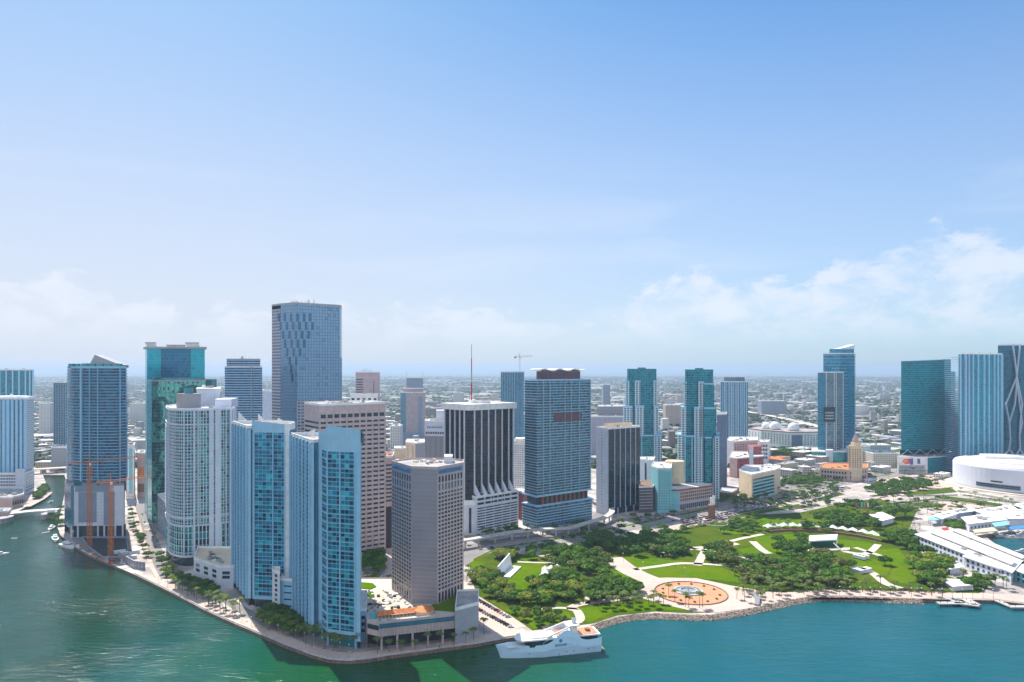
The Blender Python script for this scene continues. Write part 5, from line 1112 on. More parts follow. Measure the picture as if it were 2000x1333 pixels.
MB().prism([(cx+math.cos(a)*r, cy+8+math.sin(a)*r*.9) for a, r in [(R(k*10), 66) for k in range(36)]], 39, 40.6).build('upper_roof', M['white'], r_)
b = MB(); ur = [(cx-40, cy+22), (cx+60, cy-10), (cx+60, cy+40), (cx-30, cy+50)]
b.prism(ur, 40.6, 45); b.build('upper_roof', M['white'], r_)
def arc_band(a0, a1, z0, z1, z0b, mat, name, rr=ra+.35):
    b = MB(); k = 16
    for i in range(k):
        u0, u1 = i/k, (i+1)/k; A0, A1 = R(a0+(a1-a0)*u0), R(a0+(a1-a0)*u1); h0, h1 = z0+(z0b-z0)*u0, z0+(z0b-z0)*u1; d = z1-z0
        P = lambda A, q, z: (cx+q*math.cos(A), cy+q*math.sin(A), z)
        b.face([P(A0, rr, h0), P(A1, rr, h1), P(A1, rr, h1+d), P(A0, rr, h0+d)]); b.face([P(A0, rr, h0+d), P(A1, rr, h1+d), P(A1, rr-.6, h1+d), P(A0, rr-.6, h0+d)])
    return b.build(name, mat, r_)
arc_band(196, 234, 4.9, 11.6, 4.9, M['bluegrey'], 'window_band'); arc_band(196.5, 233.5, 6, 8, 6, M['win'], 'window_band', ra+.5); arc_band(196.5, 233.5, 8.6, 10.8, 8.6, M['win'], 'window_band', ra+.5); arc_band(210, 220, 14.2, 16.2, 14.2, M['black'], 'window_slot')

# domed white block
Q = [at(1461, 1760), at(1594, 1640), at(1600, 1700), at(1500, 1850)]
Q = [at(1460, 1700), at(1486, 1650), at(1545, 1590), at(1600, 1600), at(1604, 1680), at(1480, 1760)]
r_ = tower('correction_block', 'long white block with scattered small windows and a red roof edge under three domes', 'building', Q, 0, 38, [M['white']]*6, M['roofgrey'], parm=M['brick'], units=0)
for i in range(3): windows(r_, Q[i], Q[i+1], 8, 33, (4, 10, 9)[i], 5, 2.4, 2.8, M['winblue'], e=2, left=60)
part_wall(r_, Q[2], Q[3], .02, .38, 0, 32, 1.5, M['slategrey'], 'dark_bay')
for px, Y, rr in ((1497, 1690, 11.5), (1514, 1670, 13.5), (1550, 1640, 13.5)):
    x, y = at(px, Y); d = thing('dome', {1497: 'left and smallest of the three white domes', 1514: 'middle one of the three white domes', 1550: 'right hand white dome standing apart from the pair'}[px], 'dome', (x, y, 36), group=None)
    b = MB(); nr, nc = 7, 20
    for i in range(nr):
        f0, f1 = -0.35+1.9*i/nr, -0.35+1.9*(i+1)/nr; f1 = min(f1, math.pi/2)
        for j in range(nc):
            t0, t1 = 2*math.pi*j/nc, 2*math.pi*(j+1)/nc; S = lambda f, t_: (x+rr*math.cos(f)*math.cos(t_), y+rr*math.cos(f)*math.sin(t_), 36+rr*.6+rr*math.sin(f))
            b.face([S(f0, t0), S(f0, t1), S(f1, t1), S(f1, t0)])
    b.build('shell', M['white'], d)
# tan historic tower
x0 = 1671
Q = [at(1601, 1150), at(1657, 1125), at(1695, 1150), at(1695, 1200), at(1608, 1205)]
r_ = tower('historic_building', 'long pinkish low building with rows of windows wrapping the tan historic tower', 'building', Q, 0, 19, [M['pink']]*5, M['terracotta'], units=4, parm=M['cream'])
windows(r_, Q[0], Q[1], 3, 17, 9, 2, 2.6, 3.4, M['win'], e=2); windows(r_, Q[1], Q[2], 3, 17, 6, 2, 2.6, 3.4, M['win'], e=2)
Q = [at(1657, 1132), at(1663, 1128), at(1683, 1130), at(1685, 1150), at(1660, 1152)]
r_ = tower('historic_tower', 'tan historic tower with a stepped cupola top', 'tower', Q, 0, 57, [M['cream']]*5, M['cream'], units=0, parm=M['cream'])
windows(r_, Q[1], Q[2], 22, 54, 4, 9, 1.9, 2.2, M['wood'], e=.6); windows(r_, Q[0], Q[1], 22, 54, 1, 9, 1.9, 2.2, M['wood'])
tx, ty = at(1671, 1141); 
for rr, z0, z1, m_ in ((7.5, 57, 63, 'cream'), (5.2, 63, 69, 'pink'), (3.2, 69, 74, 'pink'), (1.4, 74, 79, 'steel')): MB().prism(circle(tx, ty, rr, 8), z0, z1).build('cupola_stage', M[m_], r_)
# brick / cream college blocks and cream office
Q = [at(1419, 1290), at(1433, 1275), at(1480, 1300), at(1480, 1360), at(1425, 1360)]
r_ = tower('college_building', 'red and pink college block with an angled white corner', 'building', Q, 0, 50, [M['white'], M['pink'], M['pink'], M['pink'], M['pink']], units=5)
windows(r_, Q[1], Q[2], 4, 46, 9, 10, 3, 1.8, M['winblue'], e=1)
Q = [at(1425, 1175), at(1440, 1165), at(1491, 1195), at(1491, 1260), at(1430, 1260)]
r_ = tower('college_building', 'dark red block with a white flat roof behind the cream office', 'building', Q, 0, 33, [M['pink'], M['brick'], M['brick'], M['brick'], M['brick']], units=4)
part_wall(r_, Q[1], Q[2], .45, .6, 20, 52, .5, M['lav'], 'frame'); MB().prism([at(1462, 1215), at(1487, 1225), at(1487, 1258), at(1460, 1258)], 33, 47).build('brick_tower', M['brick'], r_)
windows(r_, Q[1], Q[2], 3, 30, 5, 5, 3.4, 1.8, M['win'], e=3)
Q = [at(1483, 1310), at(1500, 1310), at(1504, 1350), at(1484, 1350)]
r_ = tower('college_building', 'white gridded block right of the dark red block', 'building', Q, 0, 45, [M['white']]*4, units=1); windows(r_, Q[0], Q[1], 12, 42, 3, 4, 4, 4.5, M['winblue'], e=.6)
Q = [at(1443, 1010), at(1468, 962), at(1513, 1008), at(1524, 1030), at(1524, 1055), at(1455, 1060)]
r_ = tower('office_building', 'cream six storey office with aqua window bands beside the parking lots', 'building', Q, 0, 36, [M['cream']]*6, M['roofwhite'], units=5, seed=3)
for k in range(6): part_wall(r_, Q[1], Q[2], .06, .97, 3.5+k*4.8, 5.9+k*4.8, .15, M['win'], 'window_band'); part_wall(r_, Q[1], Q[2], .06, .97, 1.2+k*4.8, 3.4+k*4.8, .5, M['tealpaint'], 'balcony_front')
Q = [at(1406, 985), at(1430, 975), at(1440, 1000), at(1410, 1010)]
tower('low_building', 'small brown walled building with a white roof beside the cream office', 'building', Q, 0, 9, [M['wood']]*4, M['white'], units=0)
# brown obelisk-like monument
mx, my = at(1390, 855)
r_ = thing('monument', 'dark brown monument block with a white sculpture on top among the park trees', 'monument', (mx, my, 0))
MB().prism([at(1383, 845), at(1397, 845), at(1397, 856), at(1383, 856)], 0, 16.5).build('block', M['wood'], r_)
for k in range(5): MB().box((mx+rnd.uniform(-3, 3), my-4, 16.5), (rnd.uniform(1, 3), 2, rnd.uniform(4, 11)), rnd.random()).build('sculpture_piece', M['white'], r_)
MB().ring(circle(mx-6, my-36, 16, 30), .2, 1.2, 1).build('round_kerb', M['conc'], r_)
# band shell and tent on the lawn
bx, by = at(988, 628)
r_ = thing('screen_wall', 'large tilted white screen wall on a stage beside the oval lawn', 'stage', (bx, by, 0))
p, q = Vector(at(977.5, 607)), Vector(at(1000, 640)); d = (q-p).normalized(); n_ = Vector((d.y, -d.x))
b = MB(); T0, T1 = p-n_*2, q-n_*2; b.face([(*p, 0), (*q, 0), (*T1, 12.5), (*T0, 9.5)]); b.face([(*(q-n_*1), 0), (*(p-n_*1), 0), (*(T0-n_), 9.5), (*(T1-n_), 12.5)]); b.face([(*T0, 9.5), (*T1, 12.5), (*(T1-n_), 12.5), (*(T0-n_), 9.5)]); b.face([(*p, 0), (*T0, 9.5), (*(T0-n_), 9.5), (*(p-n_*1), 0)]); b.face([(*q, 0), (*(q-n_), 0), (*(T1-n_), 12.5), (*T1, 12.5)])
b.build('screen', M['white'], r_); MB().prism([tuple(p+n_*1), tuple(q+n_*1), tuple(q+n_*9), tuple(p+n_*9)], 0, 1.2).build('stage_floor', M['white'], r_)
def tent(name, label, pts, zlo, zhi, mat, posts=True, cat='tent'):
    cx_ = sum(p[0] for p in pts)/len(pts); cy_ = sum(p[1] for p in pts)/len(pts); r_ = thing(name, label, cat, (cx_, cy_, 0))
    b = MB(); n = len(pts)
    for i in range(n):
        a_, c_ = pts[i], pts[(i+1) % n]; m = ((a_[0]+c_[0])/2*.9+cx_*.1, (a_[1]+c_[1])/2*.9+cy_*.1)
        b.face([(*a_, zlo), (*m, zlo+.9), (cx_, cy_, zhi)]); b.face([(*m, zlo+.9), (*c_, zlo), (cx_, cy_, zhi)])
    b.build('canopy', mat, r_)
    if posts:
        for a_ in pts: MB().bar((*a_, 0), (*a_, zlo), .12, n=5).build('post', M['steel'], r_)
    return r_
for i, (x0, w0) in enumerate(((1064, 12), (1076, 12), (1088, 12))):
    Y = 612+i*3; tent('tent', ('left', 'middle', 'right')[i]+' peak of the white tensile tent beside the oval lawn', [at(x0-7, Y-9), at(x0+7, Y-8), at(x0+8, Y+9), at(x0-6, Y+10)], 4, 9, M['white'])
for i in range(9): MB()
st = thing('grandstand', 'small striped seating stand left of the white tensile tent', 'stand', (*at(1055, 606), 0))
for i in range(4): MB().prism([at(1049+i*2.4, 598+i*3), at(1061+i*2, 604+i*3), at(1061+i*2, 607+i*3), at(1049+i*2.4, 601+i*3)], 0, 1+i*.8).build('row', M['steel' if i % 2 else 'white'], st)
# amphitheatre: long curved promenade with a row of white peaked tents, brown retaining wall
ap = smooth([gp(1499, 1040), gp(1540, 1037), gp(1600, 1039), gp(1660, 1046), gp(1700, 1053), gp(1726, 1059)], 8)
aw = thing('amphitheatre_wall', 'long curved brown seating wall round the amphitheatre lawn', 'wall', (*ap[20], 0))
MB().path(ap, 7, 2.4, 0, th=2.4).build('terrace', M['wood'], aw)
tot = [0]; 
for p, q in zip(ap, ap[1:]): tot.append(tot[-1]+math.dist(p, q))
def along(s):
    for i in range(len(ap)-1):
        if tot[i+1] >= s: u = (s-tot[i])/(tot[i+1]-tot[i]); return Vector(ap[i]).lerp(Vector(ap[i+1]), u), (Vector(ap[i+1])-Vector(ap[i])).normalized()
    return Vector(ap[-1]), (Vector(ap[-1])-Vector(ap[-2])).normalized()
nt = 13
for k in range(nt):
    c_, d_ = along(tot[-1]*(k+.5)/nt); nn = Vector((-d_.y, d_.x)); h_w = tot[-1]/nt/2
    o = tent('tent', ('first second third fourth fifth sixth seventh eighth ninth tenth eleventh twelfth thirteenth'.split()[k])+' white peaked tent from the left in the curved amphitheatre row', [tuple(c_-d_*h_w-nn*4+nn*4), tuple(c_+d_*h_w), tuple(c_+d_*h_w+nn*9), tuple(c_-d_*h_w+nn*9)], 5.0, 8.6, M['white'], posts=k % 2 == 0); o['group'] = 'row of white amphitheatre tents'
# stage roof
Q = [at(1580, 700), at(1634, 706), at(1636, 728), at(1581, 722)]
r_ = thing('stage_pavilion', 'white flat roofed open stage pavilion in front of the amphitheatre lawn', 'stage', cen(Q))
MB().prism(Q, 8.2, 9.4, bottom=True).build('roof', M['white'], r_)
for p in Q: MB().bar((*p, 0), (*p, 8.2), .4, n=6).build('post', M['white'], r_)
MB().prism([at(1584, 714), at(1632, 718), at(1633, 726), at(1584, 722)], 0, 8).build('back_wall', M['tealglass'], r_); MB().prism([at(1578, 690), at(1660, 696), at(1660, 704), at(1578, 700)], 0, 1.4).build('stage_floor', M['pathm'], r_)
MB().bar((*at(1648, 690), 0), (*at(1628, 700), 7), .6, n=6).build('ramp_arm', M['white'], r_); 
for p in ((1678, 665, 'left'), (1686, 668, 'right')):
    o = thing('trailer', p[2]+' white trailer parked by the small lawn mound', 'trailer', (*at(p[0], p[1]), 0), .5); b = MB().box((0, 0, .9), (2.8, 12, 3)); linked('body', b.mesh('body', M['white']), o); linked('chassis', MB().box((0, 0, .3), (2.2, 11, .6)).mesh('chassis', M['black']), o)
for k, (px, py) in enumerate(((1672, 1116), (1683, 1119), (1690, 1117))):
    o = thing('shed', ('leftmost', 'middle', 'rightmost')[k]+' low white shed between mound and shore palms', 'shed', (*gp(px, py), 0), .45); linked('wall', MB().box((0, 0, 0), (10, 5, 3)).mesh('wall', M['lav']), o); linked('roof', MB().box((0, 0, 3), (11, 6, .4)).mesh('roof', M['white']), o)
# arched boardwalk ramp at the shore
rp = smooth([gp(1462, 1158), gp(1474, 1166), gp(1479, 1176), gp(1478, 1184)], 5)
b = MB().path(rp, 3.5, [1.2+2.2*math.sin(math.pi*i/(len(rp)-1)) for i in range(len(rp))], 0, th=1.6); tag(b.build('footbridge', M['steel']), 'small curved grey footbridge by the rocky shore right of the fountain court', 'bridge')

# ---- marketplace halls
def hall(label, pts, hgt, ridge=0, name='market_hall', wallm='lav', win=0, seed=1, vents=3):
    P = ccw([gp(x, y) for x, y in pts]) if not isinstance(pts[0][0], float) else pts
    r_ = thing(name, label, 'building', cen(P)); n = len(P)
    for i in range(n): shell(r_, 'wall', [P[i], P[(i+1) % n]], 0, hgt, M[wallm])
    MB().prism(offset(P, 1.6), hgt, hgt+.7, bottom=True).build('roof', M['white'], r_)
    if ridge and n == 4:
        a_, b_, c_, d_ = [Vector(p) for p in offset(P, -3)]
        if (b_-a_).length < (c_-b_).length: a_, b_, c_, d_ = b_, c_, d_, a_
        w_ = (d_-a_)*.32; q = [tuple(a_+w_), tuple(b_+w_), tuple(b_+w_+(c_-b_)*.36), tuple(a_+w_+(d_-a_)*.36)]
        MB().prism(q, hgt+.7, hgt+.7+ridge).build('clerestory', M['roofgrey'], r_); MB().prism(offset(q, 1.4), hgt+.7+ridge, hgt+1.2+ridge, bottom=True).build('clerestory_roof', M['white'], r_)
    if win:
        for i in range(n):
            mid = Vector(P[i]).lerp(Vector(P[(i+1) % n]), .5); d = Vector(P[(i+1) % n])-Vector(P[i]); nrm = Vector((d.y, -d.x))
            if nrm.y < 0 and d.length > 15: windows(r_, P[i], P[(i+1) % n], .8, hgt-.6, max(2, int(d.length/6)), win, 2.6, 2.6, M['winblue'], e=1, left=40)
    if vents: rooftop(r_, offset(P, -3), hgt+.7, vents*3, seed, 2, 5, 1.4, [M['roofgrey'], M['steel']])
    return r_
def wq(pts, hgt):
    """roof outline given where its eaves are seen, so shift to the ground point under it"""
    return [gp(x, y, hgt) for x, y in pts]
def hall_r(label, pts, hgt, **k): return hall(label, [tuple(float(v) for v in p) for p in ccw(wq(pts, hgt))], hgt, **k)
hall_r('long white roofed market hall running down to the quay', [(1790, 1045), (1838, 1037), (1992, 1098), (1975, 1118)], 11, ridge=2.2, win=2, seed=2, vents=6)
hall_r('second white roofed market hall beside the marina basin', [(1842, 1040), (1872, 1036), (2010, 1092), (1996, 1102)], 10, ridge=2.0, seed=4, vents=4)
hall_r('white gabled market hall at the near right corner', [(1884, 1088), (1905, 1078), (1990, 1104), (1972, 1118)], 10, win=2, seed=5)
hall_r('blue fronted market hall cut by the right frame edge', [(1972, 1110), (2005, 1098), (2080, 1115), (2040, 1135)], 10, wallm='tealpaint', win=2, seed=6)
hall_r('far white market hall with a tidy roof left of the quay tents', [(1825, 1008), (1855, 1000), (1868, 1004), (1840, 1014)], 8, seed=7, vents=1)
hall_r('wide white market roof behind the marina', [(1880, 1012), (1945, 1003), (1965, 1016), (1893, 1024)], 9, win=1, seed=8)
hall_r('white market roof at the right edge behind the marina', [(1950, 1003), (2060, 995), (2080, 1012), (1972, 1014)], 9, seed=9)
hall_r('long white rear market roof below the arena steps', [(1905, 998), (1975, 988), (2000, 996), (1920, 1004)], 8, seed=10)
hall_r('grey roofed rear market block below the arena', [(1850, 1000), (1895, 992), (1908, 998), (1862, 1004)], 7, wallm='bluegrey', seed=11)
hall_r('rear white market hall against the arena terrace', [(1975, 986), (2050, 980), (2060, 990), (1990, 995)], 8, seed=12)
hall_r('small white kiosk building in front of the long market hall', [(1848, 1103), (1868, 1100), (1878, 1108), (1856, 1112)], 5, seed=13, vents=0)
hall_r('low pavilion with a wooden roof among the right hand trees', [(1842, 1133), (1880, 1134), (1900, 1143), (1862, 1146)], 4, seed=14, vents=0)
hall_r('pale hall with a shallow roof between banyan trees and market', [(1700, 1006), (1722, 1002), (1745, 1012), (1722, 1018)], 6, seed=15, vents=0)
# colourful quay roofs
for k, (pts, h_, m_, lb) in enumerate((([(1812, 1013), (1834, 1010), (1838, 1016), (1816, 1018)], 6, 'tealpaint', 'aqua canopy roof left of the quay tents'), ([(1937, 1023), (1965, 1019), (1972, 1026), (1944, 1030)], 9, 'tealpaint', 'aqua pavilion roof beside the marina'),
        ([(1839, 1033), (1851, 1031), (1854, 1038), (1843, 1040)], 5, 'red', 'red awning between the market halls'), ([(1970, 1030), (2040, 1024), (2045, 1030), (1974, 1036)], 7, 'signblue', 'blue quay roof at the right edge'), ([(1900, 1036), (1940, 1031), (1950, 1038), (1904, 1042)], 5, 'cream', 'cream restaurant deck roof over the marina'))):
    P = ccw(wq(pts, h_)); r_ = thing('canopy', lb, 'canopy', cen(P)); MB().prism(P, h_, h_+.6, bottom=True).build('roof', M[m_], r_)
    for p in offset(P, -1): MB().bar((*p, -2), (*p, h_), .3, n=5).build('post', M['steel'], r_)
# piers in the water
def jetty(label, pts, wd):
    P = [gp(x, y, -.5) for x, y in pts]; r_ = thing('jetty', label, 'jetty', (*P[0], -.5)); MB().path(P, wd, .1, 0, th=.8).build('deck', M['conc'], r_)
    for i in range(len(P)-1):
        for u in (.15, .5, .85): q = Vector(P[i]).lerp(Vector(P[i+1]), u); MB().bar((*q, -4), (*q, 1.0), .3, n=6).build('pile', M['wood'], r_)
jetty('left hand of two concrete jetties at the lower right shore', [(1831, 1179), (1870, 1179), (1912, 1184)], 5); jetty('short ramp joining the left jetty to the shore', [(1858, 1170), (1876, 1180)], 7); jetty('second ramp joining the left jetty to the shore', [(1884, 1171), (1908, 1183)], 7)
jetty('right hand jetty reaching the frame edge', [(1948, 1174), (1975, 1186), (2030, 1186)], 5)

# ---- elevated people mover track
tp = smooth([at(890, 700), at(935, 716), at(1000, 742), at(1060, 755), at(1110, 762), at(1150, 790), at(1180, 815), at(1195, 850), at(1188, 890), at(1168, 925), at(1150, 960)], 6)
r_ = thing('elevated_track', 'pale elevated people mover track curving past the aqua tower', 'track', (*tp[10], 0))
MB().path(tp, 7.5, 9.0, 0, th=1.6).build('deck', M['conc'], r_)
for k in range(0, len(tp)-1, 3): MB().box((tp[k][0], tp[k][1], 0), (1.8, 1.8, 7.4)).build('pillar', M['conc'], r_)
# bridge, river
bp = [at(-60, 846), at(0, 850), at(60, 870), at(115, 880)]
r_ = thing('bridge', 'low grey river bridge with two bascule piers at the far left', 'bridge', (*bp[1], 0)); MB().path(bp, 15, 5, 0, th=1.5).build('deck', M['conc'], r_)
for px, Y in ((10, 836), (96, 862)): MB().prism(circle(*at(px, Y), 7, 12, ry=12), -4, 4.2).build('bascule_pier', M['roofgrey'], r_)
MB().box((*at(100, 858), 4), (6, 6, 5)).build('control_house', M['white'], r_)
bp = [at(-80, 1190), at(60, 1205), at(140, 1235), at(200, 1240)]
r_ = thing('bridge', 'farther pale road bridge over the river at the left', 'bridge', (*bp[1], 0)); MB().path(bp, 18, 9, 0, th=1.6).build('deck', M['pathm'], r_)
for u in (0, .3, .6, .9): q = Vector(bp[1]).lerp(Vector(bp[2]), u); MB().box((*q, -3), (3, 12, 10)).build('pillar', M['conc'], r_)
ribbon('quay_path', [(52, 990), (80, 975), (96, 962)], 9, M['pave'], .12)

# ---- cranes
def crane(label, mast, zj, ztop, jib_end, cj_end, w_=2.6, col='orange'):
    r_ = thing('tower_crane', label, 'crane', (mast[0], mast[1], 0)); m_ = M[col]
    b = MB(); h = w_/2
    for sx in (-h, h):
        for sy in (-h, h): b.bar((mast[0]+sx, mast[1]+sy, 0), (mast[0]+sx, mast[1]+sy, zj), .24*w_/2.6, n=4)
    z = 0; k = 0
    while z < zj-2:
        z1 = min(z+w_*1.3, zj)
        for (ax, ay), (bx_, by_) in (((-h, -h), (h, -h)), ((h, -h), (h, h)), ((h, h), (-h, h)), ((-h, h), (-h, -h))):
            b.bar((mast[0]+ax, mast[1]+ay, z if k % 2 else z1), (mast[0]+bx_, mast[1]+by_, z1 if k % 2 else z), .17*w_/2.6, n=4)
        z = z1; k += 1
    b.build('mast', m_, r_)
    def lat(p, q, name):
        p, q = Vector(p), Vector(q); d = (q-p).normalized(); s = d.cross(Vector((0, 0, 1)))*.9; b = MB(); L = (q-p).length; n = max(3, int(L/2.6))
        for o_ in (s, -s, Vector((0, 0, 1.8))): b.bar(p+o_, q+o_, .2, n=4)
        for i in range(n):
            a_, c_ = p+d*L*i/n, p+d*L*(i+1)/n; b.bar(a_+s, c_+Vector((0, 0, 1.8)), .12, n=4); b.bar(a_+Vector((0, 0, 1.8)), c_-s, .12, n=4); b.bar(a_+s, c_-s, .12, n=4)
        b.build(name, m_, r_)
    c3 = (mast[0], mast[1], zj); lat(c3, (*jib_end, zj+1), 'jib'); lat(c3, (*cj_end, zj), 'counter_jib')
    b = MB(); b.bar(c3, (mast[0], mast[1], ztop), .8, r2=.3, n=4); b.build('apex', m_, r_)
    for e_, f in ((jib_end, .7), (cj_end, .9)): q = Vector(c3).lerp(Vector((*e_, zj+1.8)), f); MB().bar((mast[0], mast[1], ztop), q, .1, n=4).build('tie_rod', m_, r_)
    q = Vector(c3).lerp(Vector((*cj_end, zj)), .85); MB().box((q.x, q.y, zj-2), (2.4, 2.4, 2.6), .4).build('counterweight', M['wood'], r_)
    MB().box((mast[0]+1.6, mast[1]-1.6, zj-2.2), (1.8, 1.8, 2.2), .4).build('cab', M['white'], r_)
M1 = at(175, 708); M2 = at(216, 675)
crane('orange tower crane on the left of the pair, the taller one', M1, 88, 97, (M1[0]+32, M1[1]+42), (M1[0]-18, M1[1]-9), 3.2)
crane('orange tower crane on the right of the pair, the shorter one', M2, 73.5, 82, (M2[0]+24, M2[1]+32), (M2[0]-9, M2[1]-9), 3.2)
M3 = at(1015, 1165)
crane('thin distant crane standing on the slate blue striped tower', M3, 206, 213, (M3[0]+22, M3[1]+5), (M3[0]-9, M3[1]-3), 1.8, 'steel')
# building site: pit, fences, containers
r_ = thing('site_pit', 'dark construction pit with orange edging below the cranes', 'pit', (*gp(205, 1075), 0))
pit = [gp(160, 1052), gp(248, 1052), gp(252, 1090), gp(200, 1092), gp(170, 1070)]
MB().prism(pit, .06, .5).build('pit_floor', M['black'], r_); MB().ring(pit, .06, 2.4, .8).build('retaining_wall', M['bluegrey'], r_)
for k in range(36):
    px, py = rnd.choice([(rnd.uniform(150, 215), None), (rnd.uniform(215, 255), None)]); py = (1068+(px-150)*.5 if px < 215 else 1098)+rnd.uniform(-4, 4)
    x, y = gp(px, py); o = MB().box((x, y, .1), (rnd.uniform(1, 4), rnd.uniform(1, 2.5), rnd.uniform(.6, 2.4)), rnd.random()*3).build('material_stack', M[rnd.choice(['orange', 'red', 'white', 'conc', 'wood', 'steel'])], r_)
for i, (px, py, m_) in enumerate(((234, 1082, 'white'), (246, 1084, 'white'), (256, 1092, 'lav'), (262, 1082, 'lav'))):
    o = thing('site_cabin', ('first', 'second', 'third', 'fourth')[i]+' white site cabin from the left beside the pit', 'cabin', (*gp(px, py), 0), .55); linked('wall', MB().box((0, 0, 0), (10, 4, 3.2)).mesh('wall', M[m_]), o); linked('roof', MB().box((0, 0, 3.2), (10.4, 4.4, .25)).mesh('roof', M['white']), o)
o = thing('hoarding', 'dark long hoarding wall along the promenade below the site cabins', 'wall', (*gp(260, 1105), 0)); MB().path([gp(232, 1092), gp(262, 1110), gp(283, 1113)], 1, 7, 0, th=7).build('panel', M['slatgrey'], o)

# ---- boats
def hull_mesh(L, W, D, mat, name='hull', rake=.12, n=14):
    """boat hull along +x (bow), waterline z=0"""
    b = MB(); S = []
    for i in range(n+1):
        u = i/n; x = (u-.5)*L; wd = W/2*(min(1, (1-u)/.38)**.55 if u > .62 else (.86+.14*u/.62)); sh = D*(1+.35*max(0, u-.45)**1.4)
        S.append([(x+rake*L*.0, -wd*.78, -.8), (x+(u**3)*L*.05, -wd, sh), (x+(u**3)*L*.05, wd, sh), (x, wd*.78, -.8)])
    for i in range(n):
        A, B_ = S[i], S[i+1]
        for j in ((0, 1), (1, 2), (2, 3)):
            b.face([A[j[0]], B_[j[0]], B_[j[1]], A[j[1]]])
    b.face([S[0][0], S[0][1], S[0][2], S[0][3]]); return b.mesh(name, mat)
def boat(label, px, py, L, rz, seed=0, cabin=True, group=None, colour='white'):
    r = random.Random(seed); W = L*.26; o = thing('motor_boat', label, 'boat', (*gp(px, py, -2), -2.1), rz, group)
    linked('hull', hull_mesh(L, W, L*.09, M[colour]), o); linked('deck', MB().box((-L*.05, 0, L*.085), (L*.72, W*.72, .15)).mesh('deck', M['cream']), o)
    if cabin:
        linked('cabin', MB().prism([(-L*.22, -W*.3), (L*.12, -W*.3), (L*.2, -W*.12), (L*.2, W*.12), (L*.12, W*.3), (-L*.22, W*.3)], L*.09, L*.19).mesh('cabin', M['white']), o)
        linked('window', MB().prism([(-L*.2, -W*.31), (L*.125, -W*.31), (L*.21, -W*.12), (L*.21, W*.12), (L*.125, W*.31), (-L*.2, W*.31)], L*.125, L*.155, bottom=True).mesh('window', M['win']), o)
        linked('flybridge', MB().box((-L*.06, 0, L*.19), (L*.2, W*.5, L*.05)).mesh('flybridge', M['white']), o)
    return o
boat('large white motor yacht moored left of the construction quay', 108, 1055, 24, -.9, 1); boat('sleek white yacht moored at the quay corner below the pit', 131, 1069, 26, -.55, 2)
boat('white yacht with dark windows nearest the left bridge', 100, 1034, 20, -1.2, 3); boat('small white boat beside the yachts on the river', 90, 1041, 8, 1.0, 4, False)
boat('small white boat with a wake in the middle of the river', 99, 981, 10, 1.5, 5); boat('dark boat moored up the river by the left bank', 95, 957, 11, 1.7, 6, colour='bluegrey')
boat('white boat cut by the left frame edge', -2, 1084, 16, .5, 7)
boat('tiny speedboat crossing the river below the bridge', 28, 1052, 6, .2, 8, False)
k = 0
for px, py, L, c_ in ((1944, 1045, 15, 'cream'), (1955, 1048, 12, 'white'), (1966, 1049, 12, 'white'), (1976, 1051, 14, 'white'), (1986, 1049, 13, 'white'), (1996, 1051, 12, 'white'), (1972, 1041, 13, 'white'), (1985, 1041, 14, 'white'), (1995, 1044, 12, 'white'), (1996, 1078, 13, 'white')):
    boat(('yellow trimmed boat' if c_ == 'cream' else 'white motor boat')+(' moored alone in the lower basin' if py > 1070 else ' moored in the marina basin' if c_ != 'cream' else ' leftmost in the marina basin'), px, py, L, R(170+10*math.sin(k)), 10+k, group='boats moored in the marina basin'); k += 1
# the big excursion yacht
o = thing('yacht', 'large white excursion yacht with orange decks moored at the quay corner', 'yacht', (*at(1075, 451), -2.2), R(193)); L, W = 67, 14
ym = plain('yacht_white_hull', (0.58, 0.80, 0.96), .25, var=.02, spec=.6)
b = MB(); n = 36; S = []
for i in range(n+1):
    u = i/n; x = (u-.5)*L; wd = W/2*(min(1, max(0, (1-u))/.42)**.6 if u > .58 else .9+.1*u/.58)
    sh = 8.0+8.6*math.exp(-((u-.36)/.13)**2)+1.8*max(0, .2-u)/.2+.5*max(0, u-.8)/.2
    S.append([(x, -wd*.8, -1), (x+max(0, u-.8)*8, -wd, sh*.5), (x+max(0, u-.8)*18, -wd*.98, sh), (x+max(0, u-.8)*18, -wd*.94, sh), (x, -wd*.9, 6), (x, wd*.9, 6), (x+max(0, u-.8)*18, wd*.94, sh), (x+max(0, u-.8)*18, wd*.98, sh), (x+max(0, u-.8)*8, wd, sh*.5), (x, wd*.8, -1)])
for i in range(n):
    for j in range(9): b.face([S[i][j], S[i+1][j], S[i+1][j+1], S[i][j+1]])
b.face(S[0]); linked('hull', b.mesh('hull', ym), o)
def ydeck(name, u0, u1, z0, z1, wf, mat, taper=.0):
    x0, x1 = (u0-.5)*L, (u1-.5)*L; w0 = W/2*wf; p = [(x0, -w0), (x1-3, -w0), (x1, -w0*(1-taper)*.6), (x1, w0*(1-taper)*.6), (x1-3, w0), (x0, w0)]
    linked(name, MB().prism(p, z0, z1, bottom=True).mesh(name, mat), o)
ydeck('foredeck', .72, .98, 7.4, 7.8, .66, M['white'], .7); ydeck('bridge_glass', .46, .77, 7, 11.2, .84, M['win'], .4); ydeck('wheelhouse_roof', .45, .86, 11.2, 12.1, .96, M['white'], .5)
ydeck('upper_roof', .50, .74, 12.1, 12.9, .74, M['white'], .5); ydeck('upper_cabin', .22, .46, 6, 13.0, .88, M['white']); ydeck('sun_deck', .31, .46, 13.1, 13.3, .72, M['terra']); ydeck('deck_box', .33, .37, 13.3, 14.4, .3, M['white'])
